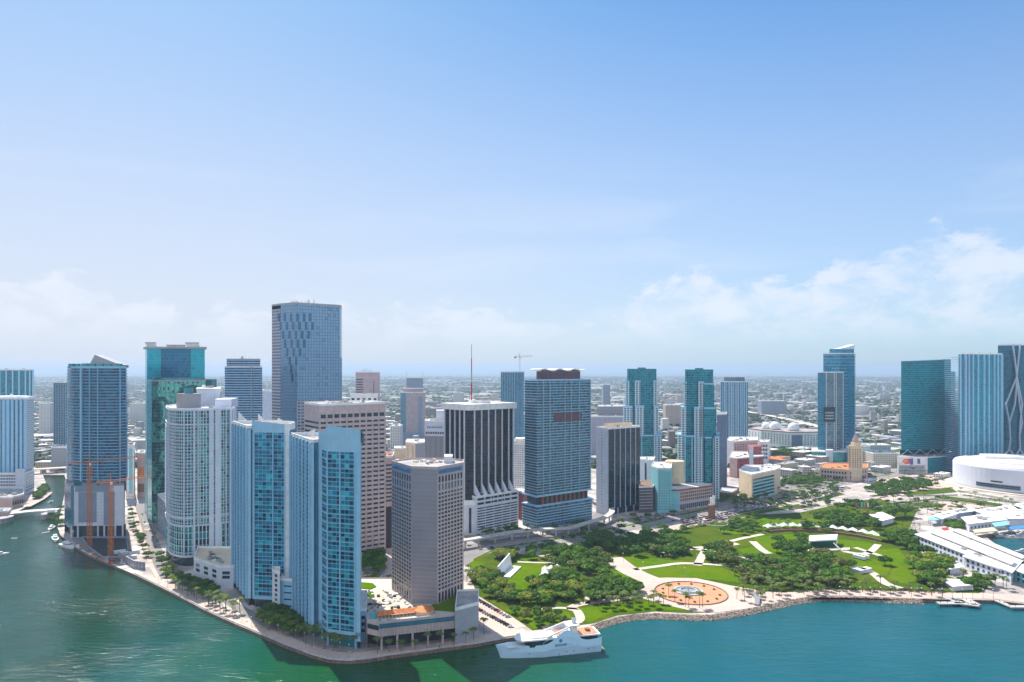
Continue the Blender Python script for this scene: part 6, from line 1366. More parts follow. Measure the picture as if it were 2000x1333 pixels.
ydeck('aft_cabin', .04, .24, 6, 11.6, .84, M['win']); ydeck('aft_overhang', .015, .27, 11.6, 12.4, .98, M['white']); ydeck('aft_deck', .04, .24, 12.45, 12.65, .84, M['terra']); ydeck('deck_bar', .10, .14, 12.65, 14, .3, M['wood']); ydeck('radar_arch', .26, .29, 13.1, 17.8, .62, M['white']); ydeck('arch_roof', .22, .35, 17.6, 18.4, .68, M['white'])
ydeck('swim_platform', -.03, .01, 1.0, 1.6, .8, M['cream']); ydeck('mast', .27, .28, 18.4, 22, .04, M['white'])
for uu in (.05, .09, .13, .17, .21): linked('rail_post', MB().bar(((uu-.5)*L, W*.48, 12.4), ((uu-.5)*L, W*.48, 13.6), .08, n=4).mesh('rail_post', M['steel']), o)
linked('rail', MB().bar(((.03-.5)*L, W*.48, 13.6), ((.25-.5)*L, W*.48, 13.6), .07, n=4).mesh('rail', M['steel']), o)
for sy in (-1, 1):
    b = MB(); 
    b.bar(((.32-.5)*L, sy*W*.34, 17.9), ((.56-.5)*L, sy*W*.40, 12.4), .6, n=6); linked('arch_strut', b.mesh('arch_strut', M['white']), o)
b = MB(); k = 40
for i in range(k):   # oval moulding on the side
    a0, a1 = 2*math.pi*i/k, 2*math.pi*(i+1)/k; b.bar((-5+12*math.cos(a0), 7.0, 8.6+3.8*math.sin(a0)), (-5+12*math.cos(a1), 7.0, 8.6+3.8*math.sin(a1)), .12, n=4)
linked('side_moulding', b.mesh('side_moulding', ym), o)
cu = bpy.data.curves.new('s', 'FONT'); cu.body = 'SEAFAIR'; cu.extrude = .02; tmp = bpy.data.objects.new('tmp', cu); C.objects.link(tmp); bpy.context.view_layer.update()
me = bpy.data.meshes.new_from_object(tmp.evaluated_get(bpy.context.evaluated_depsgraph_get())); bpy.data.objects.remove(tmp); me.materials.clear(); me.materials.append(M['navyletter'])
from mathutils import Matrix
w0 = max(v.co.x for v in me.vertices); me.transform(Matrix.Rotation(R(90), 4, 'X')); me.transform(Matrix.Diagonal((8.4/w0, 1, 2.2, 1))); me.transform(Matrix.Rotation(R(180), 4, 'Z'))
linked('name_lettering', me, o, (-.8, 7.15, 6.8))
linked('emblem', MB().bar((-5, 7.0, 10.3), (-5, 7.15, 10.3), 1.1, n=12).mesh('emblem', M['signblue']), o)
for k, (xx, zz) in enumerate(((-14, 2.6), (-9, 2.6), (-4, 1.4), (16, 3.6), (-24, 3.4), (-28, 3.4))): linked('porthole', MB().bar((xx, 6.9, zz), (xx, 7.08, zz), .35, n=8).mesh('porthole', M['win']), o)
# ================================================================ VEGETATION
def leaf_mat(name, c1, c2, c3):
    m, t, b = bsdf(name); oi = t.node('ShaderNodeObjectInfo'); g = t.node('ShaderNodeNewGeometry')
    n = t.noise(g.outputs['Position'], 0.35, 3, 0.6)
    c = t.mix(oi.outputs['Random'], c1, c2); c = t.mix(t.mapr(n, .35, .65, 0, .6), c, c3)
    t.l.new(c, b.inputs['Base Color']); b.inputs['Roughness'].default_value = .7; b.inputs['Specular IOR Level'].default_value = .25
    tr = t.node('ShaderNodeBsdfTranslucent'); t.l.new(c, tr.inputs[0]); mx = t.node('ShaderNodeMixShader'); mx.inputs[0].default_value = .28
    t.l.new(b.outputs[0], mx.inputs[1]); t.l.new(tr.outputs[0], mx.inputs[2]); t.l.new(mx.outputs[0], m.node_tree.nodes['Material Output'].inputs['Surface'])
    return m
M['leaf'] = leaf_mat('broadleaf_foliage', (0.015, 0.075, 0.006), (0.090, 0.22, 0.006), (0.13, 0.25, 0.008))
M['leafyel'] = leaf_mat('yellow_green_foliage', (0.15, 0.25, 0.01), (0.22, 0.30, 0.02), (0.30, 0.28, 0.03))
M['leafolive'] = leaf_mat('olive_foliage', (0.11, 0.15, 0.03), (0.18, 0.17, 0.04), (0.14, 0.22, 0.03))
M['palmleaf'] = leaf_mat('palm_foliage', (0.05, 0.14, 0.02), (0.12, 0.20, 0.03), (0.22, 0.22, 0.04))
M['bark'] = plain('bark', (0.16, 0.12, 0.09), .9, var=.3, scale=1)
def crown_mesh(seed, R0, Hc, n, leaf, mat, flat=.6):
    r = random.Random(seed); b = MB(); lobes = []
    k = r.randint(7, 11)
    for i in range(k):
        a = 2*math.pi*i/k+r.uniform(-.4, .4); d = R0*r.uniform(.25, .72); lobes.append((d*math.cos(a), d*math.sin(a), Hc*r.uniform(-.25, .3), R0*r.uniform(.28, .48)))
    lobes.append((0, 0, Hc*.3, R0*.5))
    for _ in range(n):
        lx, ly, lz, lr = r.choice(lobes); th = r.uniform(0, 2*math.pi); ph = math.asin(r.uniform(-.75, 1)); rr = lr*r.uniform(.72, 1.08)
        c = Vector((lx+rr*math.cos(ph)*math.cos(th), ly+rr*math.cos(ph)*math.sin(th), lz+rr*flat*math.sin(ph)))
        nn = (Vector((math.cos(ph)*math.cos(th), math.cos(ph)*math.sin(th), math.sin(ph)+.25))+Vector((r.uniform(-.6, .6), r.uniform(-.6, .6), r.uniform(-.4, .6)))).normalized()
        u = nn.orthogonal().normalized(); u.rotate(__import__('mathutils').Quaternion(nn, r.uniform(0, 6.3))); v = nn.cross(u); s = leaf*r.uniform(.5, 1.25)
        b.face([c-u*s*.5-v*s*.3, c+u*s*.15-v*s*.5, c+u*s*.55+v*s*.1, c+u*.1*s+v*s*.5, c-u*s*.5+v*s*.25])
    # dark core that stops light leaking straight through
    for lx, ly, lz, lr in lobes:
        q = lr*.62
        for i in range(6):
            a0, a1 = i*math.pi/3, (i+1)*math.pi/3
            for s in (1, -1): b.face([(lx+q*math.cos(a0), ly+q*math.sin(a0), lz), (lx+q*math.cos(a1), ly+q*math.sin(a1), lz), (lx, ly, lz+s*q*flat)])
    return b.mesh('crown', mat)
def trunk_mesh(seed, h, r0, spread):
    r = random.Random(seed); b = MB(); b.bar((0, 0, -.3), (0, 0, h*.55), r0, n=6, r2=r0*.7)
    for i in range(5): a = i*1.26+r.random()*.5; b.bar((0, 0, h*.5), (spread*math.cos(a)*r.uniform(.5, 1), spread*math.sin(a)*r.uniform(.5, 1), h*r.uniform(.85, 1.05)), r0*.5, n=5, r2=r0*.15)
    return b.mesh('trunk', M['bark'])
protos = {}
for kind, mt in (('dark', 'leaf'), ('yellow', 'leafyel'), ('olive', 'leafolive')):
    for v in range(4 if kind == 'dark' else 2):
        seed = hash((kind == 'dark', kind == 'olive', v)) % 1000
        protos[kind, v] = (crown_mesh(seed, 6.4, 3.2, 620, 1.35, M[mt]), trunk_mesh(seed, 5.2, .35, 3.2))
protos['wide', 0] = (crown_mesh(77, 13, 5.5, 1700, 1.5, M['leaf'], .5), trunk_mesh(77, 8, .9, 8)); protos['wide', 1] = (crown_mesh(78, 12, 5, 1500, 1.5, M['leafyel'], .45), trunk_mesh(78, 8, .8, 7))
def palm_mesh(seed, h):
    r = random.Random(seed); b = MB(); n = 22
    for i in range(n):
        a = 2*math.pi*i/n*2.0+r.uniform(-.2, .2); L = r.uniform(2.8, 4.0); up = r.uniform(-.5, 1.3); prev = Vector((0, 0, h)); d = Vector((math.cos(a), math.sin(a), 0)); s = Vector((-d.y, d.x, 0))
        pts = [(d*L*u + Vector((0, 0, h+up*L*.55*u-(.55+up*.45)*L*.75*u*u))) for u in (0, .25, .5, .75, 1)]; wd = [.12, .5, .6, .42, .05]
        for j in range(4):
            p, q = pts[j], pts[j+1]; w0, w1 = wd[j], wd[j+1]
            b.face([p, q, q+s*w1-Vector((0, 0, w1*.45)), p+s*w0-Vector((0, 0, w0*.45))]); b.face([p, q, q-s*w1-Vector((0, 0, w1*.45)), p-s*w0-Vector((0, 0, w0*.45))])
    return b.mesh('frond_crown', M['palmleaf']), MB().bar((0, 0, -.3), (r.uniform(-.4, .4), 0, h), .26, n=6, r2=.17).mesh('trunk', M['bark'])
palms = [palm_mesh(s, h) for s, h in ((1, 9), (2, 11), (3, 7.5), (4, 10))]
tcount = [0, 0]; far_trees = []
def tree(px, py, kind, s, label, group, rest=False):
    x, y = gp(px, py)
    if rest:
        cm_, tm_ = protos[kind, rnd.randrange(4 if kind == 'dark' else 2)]; far_trees.append((cm_, x, y, s, rnd.random()*6.28)); return
    root = thing('tree', label, 'tree', (x, y, .1), rnd.random()*6.28, group); root.scale = (s, s, s*rnd.uniform(.85, 1.1))
    v = rnd.randrange(4 if kind == 'dark' else 2); cm_, tm_ = protos[kind, v]; base_h = 8.3 if kind == 'wide' else 5.4
    linked('crown', cm_, root, (0, 0, base_h)); linked('trunk', tm_, root); tcount[0] += 1; return root
def palm(px, py, s, label, group):
    x, y = gp(px, py); root = thing('palm_tree', label, 'palm tree', (x, y, .1), rnd.random()*6.28, group); root.scale = (s, s, s*rnd.uniform(.85, 1.15))
    f, tm_ = rnd.choice(palms); linked('frond_crown', f, root); linked('trunk', tm_, root); tcount[1] += 1; return root
def inside(p, poly):
    x, y = p; c = False
    for i in range(len(poly)):
        (x1, y1), (x2, y2) = poly[i-1], poly[i]
        if (y1 > y) != (y2 > y) and x < (x2-x1)*(y-y1)/(y2-y1)+x1: c = not c
    return c
def scatter(poly, n, mind, seed):
    r = random.Random(seed); G = [gp(*p) for p in poly]; xs, ys = [p[0] for p in G], [p[1] for p in G]; out = []; tries = 0
    while len(out) < n and tries < n*60:
        tries += 1; p = (r.uniform(min(xs), max(xs)), r.uniform(min(ys), max(ys)))
        if inside(p, G) and all((p[0]-q[0])**2+(p[1]-q[1])**2 > mind*mind for q in out): out.append(p)
    return [(1000+x*F/y, HY+H*F/y) for x, y in out]
kn = {'dark': 'dark green', 'yellow': 'yellow green', 'olive': 'olive brown', 'wide': 'wide spreading'}
zones = [  # polygon, count, spacing, kinds, size, where
 ([(918, 1130), (940, 1118), (968, 1128), (990, 1150), (1010, 1165), (1000, 1180), (945, 1165)], 26, 6.5, 'dark dark yellow olive', (.75, 1.05), 'between the hotel drive and the oval lawn'),
 ([(1000, 1178), (1030, 1152), (1060, 1130), (1100, 1118), (1130, 1140), (1140, 1175), (1060, 1184)], 34, 6.6, 'dark dark dark yellow', (.85, 1.2), 'below the white tensile tent'),
 ([(1150, 1178), (1160, 1145), (1190, 1138), (1240, 1150), (1248, 1165), (1200, 1172)], 22, 6.8, 'dark dark dark', (.9, 1.2), 'left of the fountain court'),
 ([(1060, 1100), (1110, 1080), (1180, 1085), (1190, 1110), (1180, 1130), (1120, 1118)], 26, 7, 'dark dark olive', (.95, 1.25), 'behind the white tensile tent'),
 ([(960, 1095), (975, 1082), (1010, 1085), (1005, 1098), (985, 1100)], 7, 6.5, 'yellow olive yellow', (.9, 1.1), 'behind the tilted screen wall'),
 ([(1020, 1088), (1040, 1072), (1100, 1070), (1150, 1080), (1100, 1095), (1040, 1096)], 12, 8, 'dark dark', (.9, 1.15), 'along the front avenue edge of the park'),
 ([(1130, 1070), (1170, 1050), (1250, 1050), (1300, 1058), (1340, 1062), (1350, 1085), (1300, 1092), (1190, 1080)], 42, 8, 'dark dark dark olive', (1.0, 1.3), 'in the grove along the boulevard'),
 ([(1240, 1048), (1290, 1032), (1340, 1040), (1330, 1052), (1270, 1056)], 10, 9, 'dark yellow', (.9, 1.2), 'beside the boulevard behind the grove'),
 ([(1385, 1100), (1375, 1080), (1410, 1072), (1450, 1095), (1520, 1105), (1560, 1090), (1620, 1095), (1660, 1108), (1655, 1140), (1560, 1148), (1450, 1140), (1440, 1118)], 60, 8.5, 'dark dark dark olive', (1.0, 1.4), 'in the dense grove right of the fountain'),
 ([(1400, 1030), (1470, 1020), (1480, 1035), (1450, 1050), (1410, 1045)], 12, 8, 'yellow olive dark', (.8, 1.1), 'between monument and boulevard'),
 ([(1500, 1075), (1520, 1058), (1565, 1060), (1580, 1080), (1550, 1092)], 9, 10, 'dark dark', (1.1, 1.4), 'in front of the stage pavilion'),
 ([(1560, 1040), (1600, 1010), (1640, 1010), (1720, 1025), (1718, 1040), (1640, 1038)], 22, 10, 'dark yellow dark', (1.1, 1.5), 'behind the row of amphitheatre tents'),
 ([(1620, 1010), (1650, 985), (1720, 985), (1720, 1002), (1660, 1020)], 16, 11, 'dark dark olive', (1.0, 1.4), 'between the parking lots and the amphitheatre'),
 ([(1730, 1060), (1750, 1045), (1785, 1048), (1800, 1065), (1770, 1075)], 8, 9, 'dark dark', (1.1, 1.4), 'left of the long market hall'),
 ([(1775, 1100), (1800, 1080), (1850, 1105), (1860, 1135), (1830, 1150), (1795, 1140)], 22, 8, 'dark dark yellow', (1.0, 1.3), 'between the right lawn and the market'),
 ([(1880, 1140), (1900, 1135), (1935, 1140), (1935, 1152), (1890, 1152)], 6, 8, 'dark', (.9, 1.1), 'near the right hand jetties'),
 ([(995, 1200), (1040, 1195), (1110, 1205), (1100, 1222), (1050, 1224)], 11, 8, 'olive dark', (.6, .85), 'on the lawn behind the big yacht'),
 ([(1060, 1050), (1130, 1040), (1220, 1015), (1300, 1000), (1330, 1005), (1230, 1040), (1150, 1062)], 12, 14, 'dark olive', (.8, 1.0), 'in the boulevard median'),
 ([(704, 1110), (735, 1078), (760, 1100), (745, 1120), (708, 1122)], 12, 7, 'dark', (1.0, 1.3), 'in the shaded court behind the hotel'),
 ([(930, 1040), (1000, 1028), (1010, 1042), (935, 1060)], 9, 8, 'dark', (.7, .9), 'at the foot of the white garage'),
 ([(1025, 1045), (1100, 1030), (1150, 1018), (1150, 1030), (1060, 1046)], 10, 8, 'dark', (.7, .9), 'at the foot of the aqua tower'),
 ([(505, 1205), (540, 1198), (575, 1215), (600, 1240), (580, 1245), (530, 1228)], 18, 6, 'dark', (.8, 1.1), 'in the shade between the two pale blue condos'),
 ([(310, 1085), (322, 1080), (345, 1130), (335, 1140), (318, 1120)], 9, 6, 'dark yellow', (.7, .9), 'along the street below the rounded tower'),
 ([(345, 1128), (370, 1135), (420, 1158), (410, 1175), (360, 1150)], 15, 6, 'dark', (.7, 1.0), 'on the promenade below the white annex'),
 ([(1480, 985), (1520, 975), (1560, 965), (1600, 950), (1640, 945), (1640, 960), (1560, 985), (1500, 995)], 8, 14, 'dark', (.7, .9), 'among the parking rows'),
 ([(1530, 945), (1560, 930), (1590, 935), (1600, 950), (1560, 955)], 9, 11, 'dark', (.9, 1.2), 'in front of the historic tower'),
 ([(1690, 960), (1720, 945), (1800, 935), (1830, 950), (1780, 965), (1720, 972)], 22, 12, 'dark dark olive', (.8, 1.1), 'on the plaza left of the arena'),
 ([(1500, 880), (1560, 876), (1590, 882), (1585, 892), (1510, 895)], 14, 14, 'dark', (.9, 1.2), 'below the domed white block'),
 ([(1420, 1020), (1500, 1000), (1620, 975), (1640, 985), (1540, 1000), (1440, 1022)], 14, 10, 'dark yellow dark', (.7, .95), 'between the parking rows and the park edge'),
 ([(1560, 935), (1700, 905), (1750, 915), (1700, 935), (1600, 950)], 14, 11, 'dark olive', (.7, 1.0), 'around the foot of the historic tower'),
 ([(1700, 985), (1800, 970), (1900, 985), (1980, 1000), (1860, 1002), (1720, 1005)], 16, 11, 'dark dark yellow', (.7, 1.0), 'on the planted terraces above the market'),
 ([(1380, 960), (1440, 968), (1500, 955), (1530, 935), (1540, 945), (1480, 985), (1400, 985)], 14, 9, 'dark', (.7, .95), 'around the cream office'),
 ([(1860, 1022), (1900, 1030), (1880, 1038), (1850, 1030)], 6, 7, 'dark olive', (.8, 1.1), 'between the market roofs'),
 ([(90, 1015), (118, 990), (122, 1010), (118, 1040), (108, 1035)], 7, 6, 'dark yellow', (.7, .9), 'by the river bridge'),
 ([(66, 975), (88, 950), (92, 962), (75, 975)], 8, 7, 'dark', (.8, 1.0), 'on the far river bank'),
 ([(256, 990), (262, 1012), (282, 1062), (296, 1105), (290, 1105), (272, 1062), (252, 1015)], 15, 5, 'dark', (.6, .8), 'beside the navy tower podium'),
]
def place(px, py, poly):
    xs, ys = [q[0] for q in poly], [q[1] for q in poly]; u = (px-min(xs))/(max(xs)-min(xs)); v = (py-min(ys))/(max(ys)-min(ys))
    return ', '+('far left' if u < .2 else 'left' if u < .4 else 'middle' if u < .6 else 'right' if u < .8 else 'far right')+(' rear' if v < .5 else ' front')
plan = []
for zi_, (poly, n, md, kinds, (s0, s1), where) in enumerate(zones):
    ks = kinds.split(); back = max(q[1] for q in poly) < 1000
    for px, py in scatter(poly, int(n*(4 if back else 1)), md*(.55 if back else 1), 100+zi_):
        k = rnd.choice(ks); s = rnd.uniform(s0, s1); sz = 'large' if s > (s0+s1)/2 else 'smaller'
        plan.append((px, py, k, s, f'{sz} {kn[k]} tree {where}'+place(px, py, poly), f'trees {where}'))
plan.sort(key=lambda q: -q[1])
for i, q in enumerate(plan): tree(*q, rest=i >= 290)
fb = MB()
for cm_, x, y, s, a in far_trees:
    co, si = math.cos(a)*s, math.sin(a)*s; vs = cm_.vertices
    for p_ in list(cm_.polygons)[::2]: fb.face([(x+vs[i].co.x*co-vs[i].co.y*si, y+vs[i].co.x*si+vs[i].co.y*co, 5*s+vs[i].co.z*s) for i in p_.vertices])
tag(fb.build('street_greenery', M['leaf']), 'farther street and plaza trees among the buildings behind the park', 'greenery', kind='stuff')
for px, py, k, s, lb in ((1745, 1012, 'wide', 1.3, 'huge spreading banyan tree left of the market'), (1768, 1010, 'wide', 1.0, 'second spreading banyan nearest the market roofs'), (1656, 1022, 'wide', 1.0, 'broad banyan behind the middle amphitheatre tents'), (1690, 1012, 'wide', .9, 'broad tree under the flags behind the amphitheatre'),
                         (1735, 1058, 'wide', .9, 'broad tree at the right end of the amphitheatre wall'), (1866, 1040, 'wide', .9, 'broad tree between the market roofs'), (1548, 1078, 'wide', .9, 'broad tree left of the stage pavilion'), (1420, 1073, 'wide', .8, 'broad olive crowned tree near the round kerb'), (1728, 1104, 'dark', 1.0, 'lone grey green tree on the small mound')):
    tree(px, py, k, s, lb, None)
pz = [([(1290, 1189), (1345, 1193), (1400, 1192), (1400, 1186), (1300, 1180)], 0, 5, ''),
      ([(1430, 1170), (1450, 1150), (1520, 1150), (1600, 1150), (1640, 1152), (1640, 1160), (1540, 1168), (1470, 1182)], 26, 6.0, 'on the shore terrace right of the fountain'),
      ([(1450, 1150), (1520, 1146), (1600, 1148), (1660, 1146), (1660, 1152), (1520, 1153)], 24, 5.5, 'in the dense palm row above the shore terrace'),
      ([(1640, 1158), (1850, 1166), (1850, 1160), (1640, 1150)], 22, 8, 'along the shore promenade at the lower right'),
      ([(1165, 1190), (1240, 1180), (1290, 1178), (1280, 1186), (1190, 1192)], 14, 6, 'on the shore lawn left of the fountain court'),
      ([(1165, 1180), (1240, 1172), (1245, 1178), (1175, 1186)], 10, 6, 'beside the shore path left of the fountain'),
      ([(470, 1196), (410, 1172), (400, 1182), (455, 1208)], 14, 5, 'along the promenade below the left condo'),
      ([(400, 1172), (340, 1142), (335, 1150), (390, 1180)], 10, 5, 'on the promenade below the rounded tower'),
      ([(500, 1222), (560, 1246), (610, 1265), (610, 1258), (560, 1235), (505, 1212)], 16, 5.5, 'at the foot of the twin condos'),
      ([(610, 1262), (645, 1274), (700, 1274), (700, 1266), (650, 1262), (615, 1250)], 9, 6, 'at the point in front of the closest condo'),
      ([(724, 1277), (860, 1264), (920, 1257), (920, 1259), (860, 1268), (724, 1280)], 11, 7, 'in front of the hotel podium columns'),
      ([(1750, 1000), (1790, 985), (1830, 990), (1900, 1005), (1880, 1010), (1800, 1005)], 14, 11, 'on the plaza above the market roofs'), ([(1700, 985), (1860, 962), (1990, 985), (1980, 1000), (1850, 1000), (1720, 1002)], 26, 10, 'on the terraces between park and arena'), ([(1420, 975), (1640, 925), (1660, 940), (1450, 995)], 20, 12, 'around the parking lots behind the park'),
      ([(900, 1055), (1010, 1040), (1100, 1036), (1100, 1046), (1000, 1056), (905, 1068)], 16, 9, 'beside the elevated track'),
      ([(1330, 1000), (1420, 985), (1520, 970), (1640, 948), (1640, 955), (1440, 1000), (1340, 1012)], 26, 13, 'along the busy boulevard parking lots'),
      ([(1480, 1030), (1560, 1028), (1640, 1030), (1640, 1036), (1490, 1038)], 14, 9, 'behind the left amphitheatre tents'),
      ([(1640, 935), (1740, 920), (1840, 925), (1850, 940), (1700, 945)], 18, 14, 'between the historic tower and the arena'),
      ([(715, 1140), (760, 1135), (765, 1165), (720, 1160)], 10, 6, 'in the garden between closest condo and hotel'),
      ([(1880, 1128), (1980, 1148), (1975, 1156), (1880, 1140)], 8, 8, 'in front of the near market hall'),
      ([(910, 1120), (930, 1130), (925, 1150), (912, 1140)], 5, 5, 'right of the hotel wall')]
for zi_, (poly, n, md, where) in enumerate(pz):
    for px, py in scatter(poly, n, md, 500+zi_) if n else (): palm(px, py, rnd.uniform(.8, 1.15), f'slim palm tree {where}'+place(px, py, poly), f'palms {where}')
for i, (px, py) in enumerate(((1277, 1172), (1296, 1180), (1318, 1176), (1339, 1186), (1345, 1187), (1366, 1188), (1372, 1187), (1306, 1163), (925, 1250), (945, 1240))):
    palm(px, py, 1.0, ['leftmost palm beside the orange fountain court', 'short dark palm at the left edge of the fountain court', 'leafy palm at the lower left of the fountain court', 'left palm of the near left pair by the fountain', 'right palm of the near left pair by the fountain', 'left palm of the near right pair by the fountain', 'right palm of the near right pair by the fountain', 'yellowish palm on the orange court', 'dark palm in front of the tall grey panelled block', 'palm just right of the tall grey panelled block'][i], None)
for i in range(13):
    a = R(20+i*27); o = MB().prism(circle(fx+23*math.cos(a), fy+23*math.sin(a), 1.1, 6), .28, 1.3).build('shrub', M['leafolive']); tag(o, 'low round shrub in the ring on the orange court', 'shrub', 'shrubs on the orange fountain court')
# clipped hedges and planters on the terraces between boulevard, market and arena
def hedge(a_, b_, wd, hh, label, group, mat='leaf'):
    P, Q_ = Vector(gp(*a_)), Vector(gp(*b_)); d = (Q_-P); L_ = d.length; d.normalize(); n_ = Vector((-d.y, d.x)); b = MB(); r = random.Random(int(L_*7))
    for _ in range(int(L_*wd*2.2)+20):
        c = Vector((*(P+d*r.uniform(0, L_)+n_*r.uniform(-wd, wd)/2), r.uniform(.2, hh))); u = Vector((r.uniform(-1, 1), r.uniform(-1, 1), r.uniform(-.3, .3))).normalized()*.8; v = Vector((r.uniform(-.6, .6), r.uniform(-.6, .6), 1)).cross(u).normalized()*.7
        b.face([c-u, c-v, c+u, c+v])
    return tag(b.build('hedge', M[mat]), label, 'hedge', group)
hs = [((1690, 958), (1760, 948)), ((1770, 946), (1850, 935)), ((1700, 970), (1780, 962)), ((1790, 960), (1860, 954)), ((1745, 984), (1830, 976)), ((1840, 975), (1920, 984)), ((1760, 995), (1840, 990)), ((1850, 990), (1920, 996)), ((1560, 975), (1620, 962)), ((1440, 1004), (1520, 990)), ((1540, 996), (1600, 988)), ((1330, 1036), (1400, 1020)), ((1640, 940), (1700, 930)), ((1500, 952), (1560, 942)), ((1870, 960), (1960, 975)), ((1880, 968), (1990, 984))]
for i, (a_, b_) in enumerate(hs): hedge(a_, b_, 2.4+(i % 3), 1.8, 'long low hedge strip '+('left of' if b_[0] < 1640 else 'above' if b_[1] > 965 else 'behind')+(' the parking lots' if b_[0] < 1640 else ' the market roofs'), 'hedge strips on the terraces', ('leaf', 'leafolive', 'leafyel')[i % 3])
for i, (a_, b_) in enumerate((((1705, 992), (1850, 978)), ((1850, 978), (1990, 998)), ((1760, 970), (1870, 968)), ((1880, 962), (1990, 982)), ((1640, 985), (1720, 975)))):
    P, Q_ = gp(*a_), gp(*b_); tag(MB().path([P, Q_], 1.0, 1.6, 0, th=1.6).build('terrace_wall', M['conc']), ['longest', 'second longest', 'shortest middle', 'right hand', 'left hand'][i]+' low concrete terrace wall between park and arena', 'wall')
# hedge and understorey under the groves
M['under'] = leaf_mat('understorey', (0.05, 0.09, 0.02), (0.09, 0.13, 0.03), (0.13, 0.15, 0.04))
b = MB(); r = random.Random(5)
for poly, n in (([(925, 1110), (1000, 1180), (1140, 1180), (1190, 1130), (1180, 1085), (1100, 1085), (1060, 1130), (1030, 1152), (1005, 1172), (960, 1130)], 500), ([(1130, 1060), (1350, 1060), (1350, 1085), (1200, 1080)], 260), ([(1380, 1085), (1560, 1088), (1660, 1105), (1655, 1145), (1450, 1142)], 420), ([(1560, 1000), (1720, 985), (1800, 1010), (1790, 1060), (1720, 1040), (1560, 1035)], 260), ([(1775, 1100), (1860, 1110), (1840, 1148), (1795, 1140)], 120), ([(1640, 1150), (1860, 1156), (1860, 1160), (1640, 1154)], 120)):
    for px, py in scatter(poly, n, 1.0, 900+n):
        x, y = gp(px, py); s = r.uniform(.7, 1.8)
        for _ in range(5):
            c = Vector((x+r.uniform(-s, s), y+r.uniform(-s, s), .3+r.random()*s)); u = Vector((r.uniform(-1, 1), r.uniform(-1, 1), r.uniform(-.3, .6))).normalized(); v = Vector((r.uniform(-1, 1), r.uniform(-1, 1), r.uniform(-.2, .8))).normalized()
            b.face([c-u*s*.6, c-v*s*.5, c+u*s*.6, c+v*s*.5])
tag(b.build('undergrowth', M['under']), 'low shrubs growing beneath the park trees', 'undergrowth', kind='stuff')

# ================================================================ CARS
car_cols = {'white': (.75, .75, .75), 'silver': (.42, .43, .45), 'black': (.02, .02, .025), 'dark blue': (.03, .06, .16), 'red': (.4, .03, .03), 'grey': (.15, .16, .17)}
M['tyre'] = plain('tyre_rubber', (.015, .015, .015), .8, var=0)
carp = {}
for cn, cc in car_cols.items():
    cm_ = plain('car_paint_'+cn.replace(' ', '_'), cc, .25, .1, var=0, spec=.6)
    b = MB(); prof = [(-2.2, .35), (2.2, .35), (2.25, .75), (1.2, .92), (-2.15, .98)]
    def ext(b, prof, w_):
        n = len(prof); b.face([(x, -w_, z) for x, z in prof]); b.face([(x, w_, z) for x, z in prof][::-1])
        for i in range(n): (x0, z0), (x1, z1) = prof[i], prof[(i+1) % n]; b.face([(x0, -w_, z0), (x0, w_, z0), (x1, w_, z1), (x1, -w_, z1)])
        return b
    body = ext(b, prof, .92).mesh('body', cm_); cab = ext(MB(), [(-1.7, .97), (.95, .93), (.35, 1.45), (-1.2, 1.48)], .80).mesh('cabin_glass', M['win']); rf_ = ext(MB(), [(-1.2, 1.45), (.35, 1.43), (.3, 1.52), (-1.1, 1.53)], .76).mesh('roof', cm_)
    carp[cn] = (body, cab, rf_)
wheel = MB().bar((0, -.1, 0), (0, .1, 0), .34, n=8).mesh('wheel', M['tyre'])
carlist = []
def car(x, y, rz, where, z=.1, cn=None):
    cn = cn or rnd.choice(['white', 'white', 'silver', 'silver', 'black', 'black', 'dark blue', 'red', 'grey', 'grey']); carlist.append((x, y, rz, z, cn, where))
# angled rows on the hotel drive
for row, (a_, b_, n) in enumerate((((908, 1158), (992, 1206), 17), ((932, 1190), (998, 1226), 14))):
    P, Q_ = Vector(gp(*a_)), Vector(gp(*b_)); d = (Q_-P).normalized(); an = math.atan2(d.y, d.x)
    for i in range(n): p = P.lerp(Q_, (i+rnd.uniform(-.1, .1))/(n-1)); car(p.x, p.y, an+R(60), ('in the rear angled row on the hotel drive', 'in the near angled row beside the panelled block')[row])
def lot(poly, ang, rowgap, where, fill=.75, maxn=60):
    G = [gp(*p) for p in poly]; cx_, cy_ = cen(G)[:2]; d = Vector((math.cos(R(ang)), math.sin(R(ang)))); n_ = Vector((-d.y, d.x)); k = 0
    for i in range(-30, 31):
        for j in range(-60, 61):
            p = Vector((cx_, cy_))+n_*i*rowgap+d*j*2.9
            if rnd.random() < fill and k < maxn and inside(p, G): car(p.x, p.y, R(ang+90)+rnd.choice((0, math.pi)), where); k += 1
lot([(1330, 1030), (1330, 1008), (1380, 995), (1460, 985), (1470, 995), (1420, 1015), (1370, 1030)], 36, 7.5, 'in the crowded parking lot behind the monument', .85, 150)
lot([(1430, 985), (1530, 968), (1560, 975), (1500, 995), (1440, 1002)], 36, 8, 'in the parking lot in front of the cream office', .75, 140)
lot([(1560, 965), (1640, 945), (1660, 955), (1620, 975), (1570, 985)], 36, 9, 'in the lot below the historic tower', .6, 120)
lot([(1500, 915), (1590, 905), (1600, 925), (1520, 935)], 36, 10, 'in the far lot left of the historic tower', .55, 120)
lot([(1700, 950), (1850, 925), (1860, 935), (1720, 965)], 30, 12, 'between the historic tower and the arena', .5, 120)
lot([(1750, 1150), (1840, 1148), (1850, 1156), (1760, 1158)], 0, 8, 'in the small lot behind the lower right promenade', .7, 22)
lot([(1230, 1010), (1300, 1000), (1320, 1008), (1260, 1022)], 36, 9, 'queueing on the boulevard by the turquoise block', .4, 16)
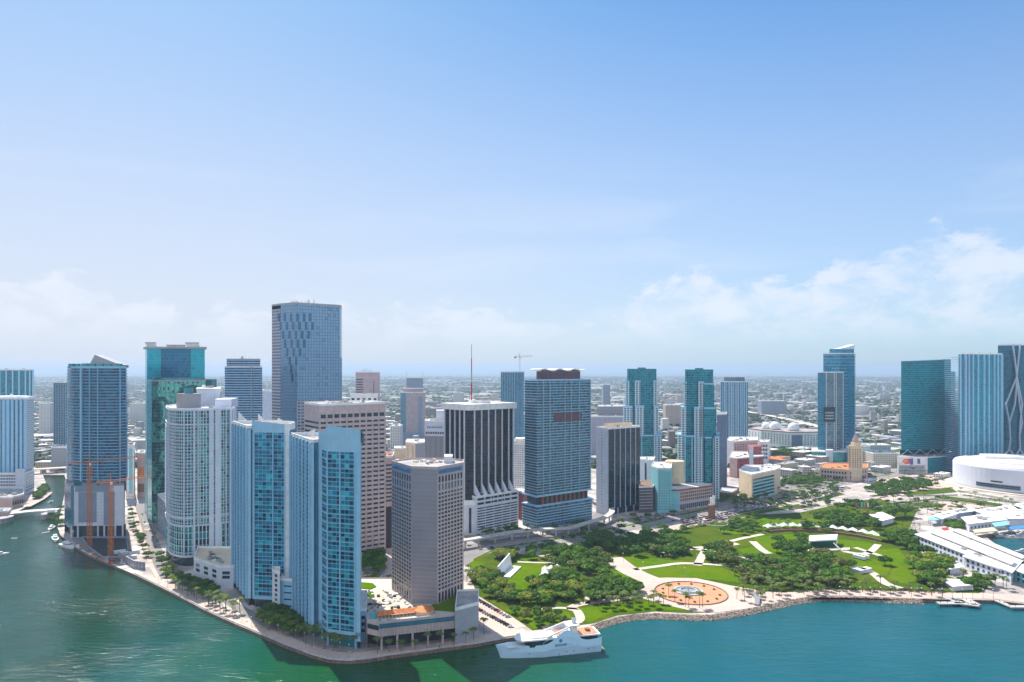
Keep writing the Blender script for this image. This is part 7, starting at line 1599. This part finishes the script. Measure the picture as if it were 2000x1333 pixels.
for (a_, b_, n, wh) in (((285, 1000), (325, 1122), 22, 'on the street beside the navy podium'), ((940, 1075), (1120, 1048), 14, 'on the boulevard by the elevated track'), ((1120, 1050), (1320, 1010), 12, 'on the boulevard behind the park grove'), ((1320, 1020), (1620, 955), 16, 'on the boulevard beside the parking lots'), ((1700, 1008), (1900, 975), 10, 'on the road above the market')):
    P, Q_ = Vector(gp(*a_)), Vector(gp(*b_)); d = (Q_-P).normalized(); n_ = Vector((-d.y, d.x))
    for i in range(n): p = P.lerp(Q_, (i+rnd.random())/n)+n_*rnd.choice((-5, -2, 2, 5)); car(p.x, p.y, math.atan2(d.y, d.x), wh)
carlist.sort(key=lambda c: c[1])
ext_ = {}
for c in carlist[:300]: q = 1000+c[0]*F/c[1]; lo_, hi_, a_, b_ = ext_.get(c[5], (9e9, -9e9, 9e9, -9e9)); ext_[c[5]] = (min(lo_, q), max(hi_, q), min(a_, c[1]), max(b_, c[1]))
def carplace(x, y, where):
    lo_, hi_, a_, b_ = ext_[where]; u = (1000+x*F/y-lo_)/(hi_-lo_+1e-6); v = (y-a_)/(b_-a_+1e-6)
    return ', '+('far left' if u < .2 else 'left' if u < .4 else 'middle' if u < .6 else 'right' if u < .8 else 'far right')+(' front' if v < .34 else ' centre' if v < .67 else ' rear')
for x, y, rz, z, cn, where in carlist[:300]:
    o = thing('car', f'{cn} car {where}'+carplace(x, y, where), 'car', (x, y, z), rz, f'cars {where}')
    for nm, me in zip(('body', 'cabin_glass', 'roof'), carp[cn]): linked(nm, me, o)
    if y < 700:
        for wx in (-1.4, 1.4):
            for wy in (-.85, .85): linked('wheel', wheel, o, (wx, wy, .34))
cb = MB()
for x, y, rz, z, cn, where in carlist[300:]:
    for mi, me in enumerate(carp[cn][:2]):
        co, si = math.cos(rz), math.sin(rz)
        for p_ in me.polygons: cb.face([(x+me.vertices[i].co.x*co-me.vertices[i].co.y*si, y+me.vertices[i].co.x*si+me.vertices[i].co.y*co, z+me.vertices[i].co.z) for i in p_.vertices], None, len(car_cols) if mi else list(car_cols).index(cn))
tag(cb.build('far_traffic', [carp[c][0].materials[0] for c in car_cols]+[M['win']]), 'hundreds of tiny parked and moving cars beyond the park', 'traffic', kind='stuff')
print('cars', len(carlist), 'trees', tcount)
for i in range(22):
    u = (i+.5)/22; pa_, pb_ = ((300, 1137), (500, 1229)) if u < .5 else ((500, 1229), (690, 1283)); v = (u % .5)*2; o = thing('street_lamp', 'slim pale lamp post on the riverside promenade', 'street lamp', (*gp(pa_[0]+(pb_[0]-pa_[0])*v, pa_[1]+(pb_[1]-pa_[1])*v-2), .2), group='lamp posts on the riverside promenade')
    linked('post', MB().bar((0, 0, 0), (0, 0, 6), .12, n=5, r2=.08).mesh('post', M['steel']), o); linked('lamp_head', MB().box((0, 0, 6), (.7, .7, .4)).mesh('lamp_head', M['white']), o)
for i in range(34):
    u = (i+rnd.random()*.6)/34; pts_ = [(300, 1140), (400, 1180), (500, 1226), (610, 1268), (700, 1281), (860, 1262), (980, 1240)]; k_ = min(5, int(u*6)); v = u*6-k_; px = pts_[k_][0]+(pts_[k_+1][0]-pts_[k_][0])*v; py = pts_[k_][1]+(pts_[k_+1][1]-pts_[k_][1])*v
    o = thing('bench', 'small pale bench on the riverside promenade', 'bench', (*gp(px, py-3), .2), rnd.random()*3, 'benches on the riverside promenade'); linked('seat', MB().box((0, 0, .4), (2.2, .6, .12)).mesh('seat', M['cream']), o); linked('base', MB().box((0, 0, 0), (1.6, .4, .4)).mesh('base', M['conc']), o)
# lamp posts, flags, people
for i in range(16):
    u = i/15; px, py = 1640+u*300, 1164+u*6; o = thing('street_lamp', 'slim dark lamp post along the lower right promenade', 'street lamp', (*gp(px, py), .2), group='lamp posts on the lower right promenade')
    linked('post', MB().bar((0, 0, 0), (0, 0, 7), .14, n=6, r2=.09).mesh('post', M['black']), o); linked('lamp_head', MB().box((0, 0, 7), (.7, .7, .4)).mesh('lamp_head', M['white']), o)
for i, (px, py) in enumerate(((1217, 1100), (1237, 1108), (1256, 1118), (1291, 1106), (1325, 1124), (1337, 1130), (1360, 1102), (1395, 1108))):
    o = thing('street_lamp', 'slim grey lamp post beside the paving and lawns left of the fountain' if px < 1300 else 'slim grey lamp post on the lawn behind the fountain', 'street lamp', (*gp(px, py), .2), group='lamp posts round the fountain lawns')
    linked('post', MB().bar((0, 0, 0), (0, 0, 9), .14, n=6, r2=.09).mesh('post', M['steel']), o); linked('lamp_head', MB().box((0, 0, 9), (.9, .5, .3)).mesh('lamp_head', M['white']), o)
for i, (px, c_) in enumerate(((1672, 'red'), (1682, 'tealpaint'), (1688, 'orange'), (1694, 'white'))):
    o = thing('flag_pole', ['red', 'green', 'orange', 'white'][i]+' banner on a pole among the trees behind the amphitheatre', 'flag', (*gp(px, 1003), 0)); linked('pole', MB().bar((0, 0, 0), (0, 0, 14), .15, n=5).mesh('pole', M['white']), o); linked('banner', MB().box((1.0, 0, 7.5), (2, .1, 6)).mesh('banner', M[c_]), o)
# ================================================================ CITY BEHIND
cols = {'white': 'white', 'cream': 'cream', 'pale grey': 'roofgrey', 'pink': 'pink', 'lavender': 'lavgrey', 'brown': 'wood', 'blue grey': 'bluegrey'}
cw_ = {k: fac('low_rise_'+k.replace(' ', '_'), 4.0, 3.5, c, (.05, .08, .11), (.10, .14, .18), df=.4, fu=.5, fv=.5, rough=.3, metal=0, jit=0) for k, c in
       {'white': (.66, .66, .66), 'cream': (.60, .54, .44), 'pale grey': (.44, .44, .46), 'pink': (.52, .40, .36), 'blue grey': (.28, .34, .42), 'tan': (.46, .36, .26)}.items()}
occupied = []
gaps = [  # px range, what one finds there
 (66, 104, 'left of the slim blue green tower'), (246, 284, 'between the navy tower and the teal tower'), (400, 440, 'between the teal tower and the banded tower'), (667, 694, 'right of the tallest tower'),
 (742, 782, 'right of the pink brown tower'), (831, 868, 'left of the black ribbed tower'), (905, 978, 'behind the crown of the black ribbed tower'), (1152, 1222, 'between the aqua tower and the stepped towers'),
 (1285, 1330, 'between the two stepped towers'), (1461, 1597, 'right of the striped tower'), (1671, 1758, 'left of the teal slab'), (752, 870, 'behind the hotel roof'), (1395, 1410, 'beside the slate grey slab')]
rc = random.Random(21); nb = 0
rows_ = []
for (p0, p1, where) in gaps:
    n = int(26 if p1-p0 > 100 else 16 if p1-p0 > 45 else 9)
    for i in range(n):
        u = (i+rc.random())/n; Y = 1150*math.exp(u*1.35) if p0 > 600 else 1250*math.exp(u*1.3)
        if 742 <= p0 <= 831: Y = 1200*math.exp(u*1.3)
        rows_.append((rc.uniform(p0, p1), Y, where))
for px, Y, where in rows_:
    hi = rc.random() < .10; w_ = rc.uniform(14, 42); d = rc.uniform(14, 36); h = rc.uniform(22, 55) if hi else rc.uniform(5, 16)
    if px > 1461 and Y < 1700 or (px > 1671 and Y < 1400): h = min(h, 12)
    x, y = at(px, Y)
    if any(abs(x-a) < (w_+c)/2+3 and abs(y-b_) < (d+e)/2+6 for a, b_, c, e in occupied): continue
    occupied.append((x, y, w_, d)); cn = rc.choice(list(cw_)); a = R(36 if rc.random() < .7 else 5)
    o = thing('city_building', f"{'mid rise' if hi else 'low'} {cn} building {'' if Y < 2000 else 'far off '}{where}", 'building', (x, y, 0), a, f'background buildings {where}')
    P = [(-w_/2, -d/2), (w_/2, -d/2), (w_/2, d/2), (-w_/2, d/2)]
    b = MB(); 
    for i in range(4): b.wall(P[i], P[(i+1) % 4], 0, h, i*37.0)
    linked('wall', b.mesh('wall', cw_[cn]), o)
    linked('roof', MB().prism(offset(P, .3), h, h+.6, bottom=True).mesh('roof', M[rc.choice(['roofwhite', 'roofwhite', 'white', 'roofgrey', 'terracotta' if rc.random() < .3 else 'roofwhite'])]), o)
    if rc.random() < .6: linked('roof_unit', MB().box((rc.uniform(-w_/4, w_/4), rc.uniform(-d/4, d/4), h+.6), (w_*.2, d*.25, 2.4)).mesh('roof_unit', M['white']), o)
    nb += 1
# low blocks in the middle ground right of centre
for i, (px, Y, w_, d, h, cn) in enumerate(((1500, 1250, 40, 22, 9, 'white'), (1535, 1290, 46, 20, 8, 'cream'), (1572, 1330, 34, 24, 10, 'pale grey'), (1520, 1380, 52, 22, 8, 'white'), (1568, 1440, 44, 26, 12, 'tan'), (1612, 1290, 30, 18, 7, 'white'), (1545, 1180, 24, 14, 6, 'cream'), (1590, 1220, 22, 14, 6, 'white'),
        (1720, 1230, 34, 20, 10, 'pale grey'), (1740, 1330, 40, 24, 14, 'white'), (1715, 1400, 44, 26, 12, 'white'), (1480, 1180, 18, 12, 6, 'pink'), (1700, 1120, 20, 10, 5, 'white'), (1790, 1130, 26, 12, 5, 'cream'), (1840, 1170, 30, 14, 7, 'white'), (1610, 1380, 40, 22, 11, 'cream'), (1495, 1500, 60, 30, 9, 'white'), (1560, 1540, 60, 26, 8, 'tan'))):
    x, y = at(px, Y); o = thing('city_building', f"{['small', 'low', 'squat'][i % 3]} {cn} flat roofed building {['nearest', 'midway', 'farther'][i*3//18]} in the strip behind the parking lots", 'building', (x, y, 0), R(36), 'low buildings behind the parking lots')
    P = [(-w_/2, -d/2), (w_/2, -d/2), (w_/2, d/2), (-w_/2, d/2)]; linked('wall', MB().prism(P, 0, h).mesh('wall', cw_[cn]), o); linked('roof', MB().prism(offset(P, .4), h, h+.7, bottom=True).mesh('roof', M[['roofwhite', 'roofgrey', 'white', 'terracotta', 'roofwhite', 'conc'][i % 6]]), o)
    for k in range(3): linked('roof_unit', MB().box((rc.uniform(-w_/3, w_/3), rc.uniform(-d/3, d/3), h+.7), (2.5, 2, 1.5)).mesh('roof_unit', M['steel']), o)
# named larger background blocks
for (pl, pr2, Y, zt2, cn, lb) in ((1000, 1005, 2200, 60, 'pale grey', 'small grey slab right of the antenna'), (885, 905, 2600, 95, 'white', 'distant white tower pair left of the antenna, left one'), (926, 950, 2500, 90, 'blue grey', 'distant blue grey block right of the antenna'),
        (1487, 1534, 2700, 60, 'blue grey', 'wide dark blue block far off above the domes'), (1300, 1330, 2200, 70, 'pink', 'pinkish far block between the stepped towers'), (76, 98, 1900, 90, 'white', 'white apartment block between the left condos in the haze'),
        (253, 283, 2300, 70, 'white', 'row of white apartments right of the navy tower in the haze'), (1178, 1192, 2900, 120, 'blue grey', 'slim distant tower left of the stepped towers'), (762, 781, 1500, 60, 'white', 'white and blue apartment block left of the distant pink tower'),
        (1000, 1024, 3000, 75, 'white', 'white far off block above the cream apartments'), (1700, 1740, 1480, 20, 'white', 'low curved white warehouse left of the teal slab'), (1672, 1700, 1330, 30, 'white', 'white concert hall box behind the historic tower'), (1705, 1756, 1290, 26, 'cream', 'pale museum block left of the billboard podium')):
    P = [at(pl, Y), at(pr2, Y), (at(pr2, Y)[0], Y+40), (at(pl, Y)[0], Y+40)]; tower('city_building', lb, 'building', P, 0, zt2, [cw_[cn]]*4, units=2)
print('background', nb)
# the sprawl to the horizon: houses, tree canopy
def merged(name, items, mats, label, cat):
    b = MB()
    for it in items: b.box(it[0], it[1], it[2], it[3])
    return tag(b.build(name, mats), label, cat, kind='stuff')
items = []
for _ in range(22000):
    Y = 1400*math.exp(rc.random()**.8*2.5); px = rc.uniform(-60, 2060); x, y = at(px, Y)
    if Y < 1700 and (px < 60 or 1450 < px): continue
    if math.sin(x*.0017+.7)*math.sin(y*.0013+x*.0006)+.5*math.sin(x*.006+y*.004) > .45 and rc.random() < .85: continue
    s = 1 if Y < 4000 else 1.8; big = rc.random() < .06
    w_, d = (rc.uniform(35, 90), rc.uniform(30, 60)) if big else (rc.uniform(9, 22)*s, rc.uniform(8, 18)*s)
    h = (rc.uniform(15, 40) if rc.random() < .035 else rc.uniform(3.5, 9))*(1 if not big else 1.2)
    items.append(((x, y, 0), (w_, d, h), R(rc.choice((0, 36, 90)))+rc.uniform(-.05, .05), rc.choice([0, 0, 1, 2, 2, 2, 3, 4, 5, 5])))
merged('distant_houses', items, [plain('suburb_roof_'+str(i), c, var=.3, scale=.02) for i, c in enumerate(((.52, .52, .53), (.42, .40, .37), (.30, .31, .32), (.34, .29, .27), (.30, .31, .36), (.22, .20, .18)))], 'low houses and sheds spreading to the hazy horizon', 'houses')
for i in range(150):
    Y = 3500*math.exp(rc.random()*1.4); px = rc.gauss(840, 260) if i % 2 else rc.uniform(0, 2000); x, y = at(px, Y); k = Y/6000
    o_ = items.append(((x, y, 0), (rc.uniform(90, 260)*k, rc.uniform(40, 90)*k, rc.uniform(8, 14)), rc.uniform(-.1, .6), 0))
merged('distant_warehouses', items[-150:], [M['roofwhite']]*6, 'large pale warehouse roofs far off towards the horizon', 'warehouses')
for pts, wd in (([(1310, 802), (1400, 800), (1500, 815), (1600, 838), (1640, 850)], 34), ([(1150, 790), (1260, 800), (1340, 812)], 26), ([(830, 775), (900, 780), (990, 790)], 40), ([(60, 812), (130, 815), (290, 808)], 26), ([(1670, 800), (1760, 792)], 40)): ribbon('highway', pts, wd, M['pathm'], 7.5)
def clump(b, x, y, z, r0, h, r):
    n = 6; ring = [(x+r0*r.uniform(.75, 1.15)*math.cos(2*math.pi*i/n), y+r0*r.uniform(.75, 1.15)*math.sin(2*math.pi*i/n)) for i in range(n)]; mid = [(x+(p[0]-x)*.7, y+(p[1]-y)*.7, z+h*r.uniform(.7, .95)) for p in ring]; top = (x, y, z+h*r.uniform(.95, 1.15))
    for i in range(n): j = (i+1) % n; b.face([(*ring[i], z), (*ring[j], z), mid[j], mid[i]]); b.face([mid[i], mid[j], top])
b = MB()
for _ in range(31000):
    Y = 1250*math.exp(rc.random()**.75*2.6); px = rc.uniform(-60, 2060); x, y = at(px, Y)
    if Y < 1750 and (px < 60 or 1440 < px < 1760) and rc.random() < .8: continue
    nz = math.sin(x*.0031+1.3)+math.sin(y*.0023+x*.0012)+.6*math.sin(x*.011+y*.009)
    if nz < -.5 and rc.random() < .75: continue
    s = 1+Y/3500; clump(b, x, y, 0, rc.uniform(4, 8)*s, rc.uniform(5, 9)*(1+Y/12000), rc)
M['canopy'] = leaf_mat('distant_canopy', (0.025, 0.065, 0.03), (0.04, 0.085, 0.035), (0.05, 0.09, 0.04))
tag(b.build('distant_woodland', M['canopy']), 'tree canopy of the suburbs reaching to the horizon', 'woodland', kind='stuff')
# ================================================================ humid air
hz = MB(); X0, X1, Y0, Y1_, Z0, Z1 = -88500, 88500, -150, 88500, -8, 285
hz.prism([(X0, Y0), (X1, Y0), (X1, Y1_), (X0, Y1_)], Z0, Z1, bottom=True)
hm = bpy.data.materials.new('humid_air'); hm.use_nodes = True; hn = hm.node_tree; hn.nodes.remove(hn.nodes['Principled BSDF'])
pv = hn.nodes.new('ShaderNodeVolumePrincipled'); pv.inputs['Color'].default_value = (0.56, 0.74, 0.96, 1); pv.inputs['Density'].default_value = 0.000072; pv.inputs['Anisotropy'].default_value = 0.2
hn.links.new(pv.outputs[0], hn.nodes['Material Output'].inputs['Volume'])
tag(hz.build('haze', hm), kind='stuff')
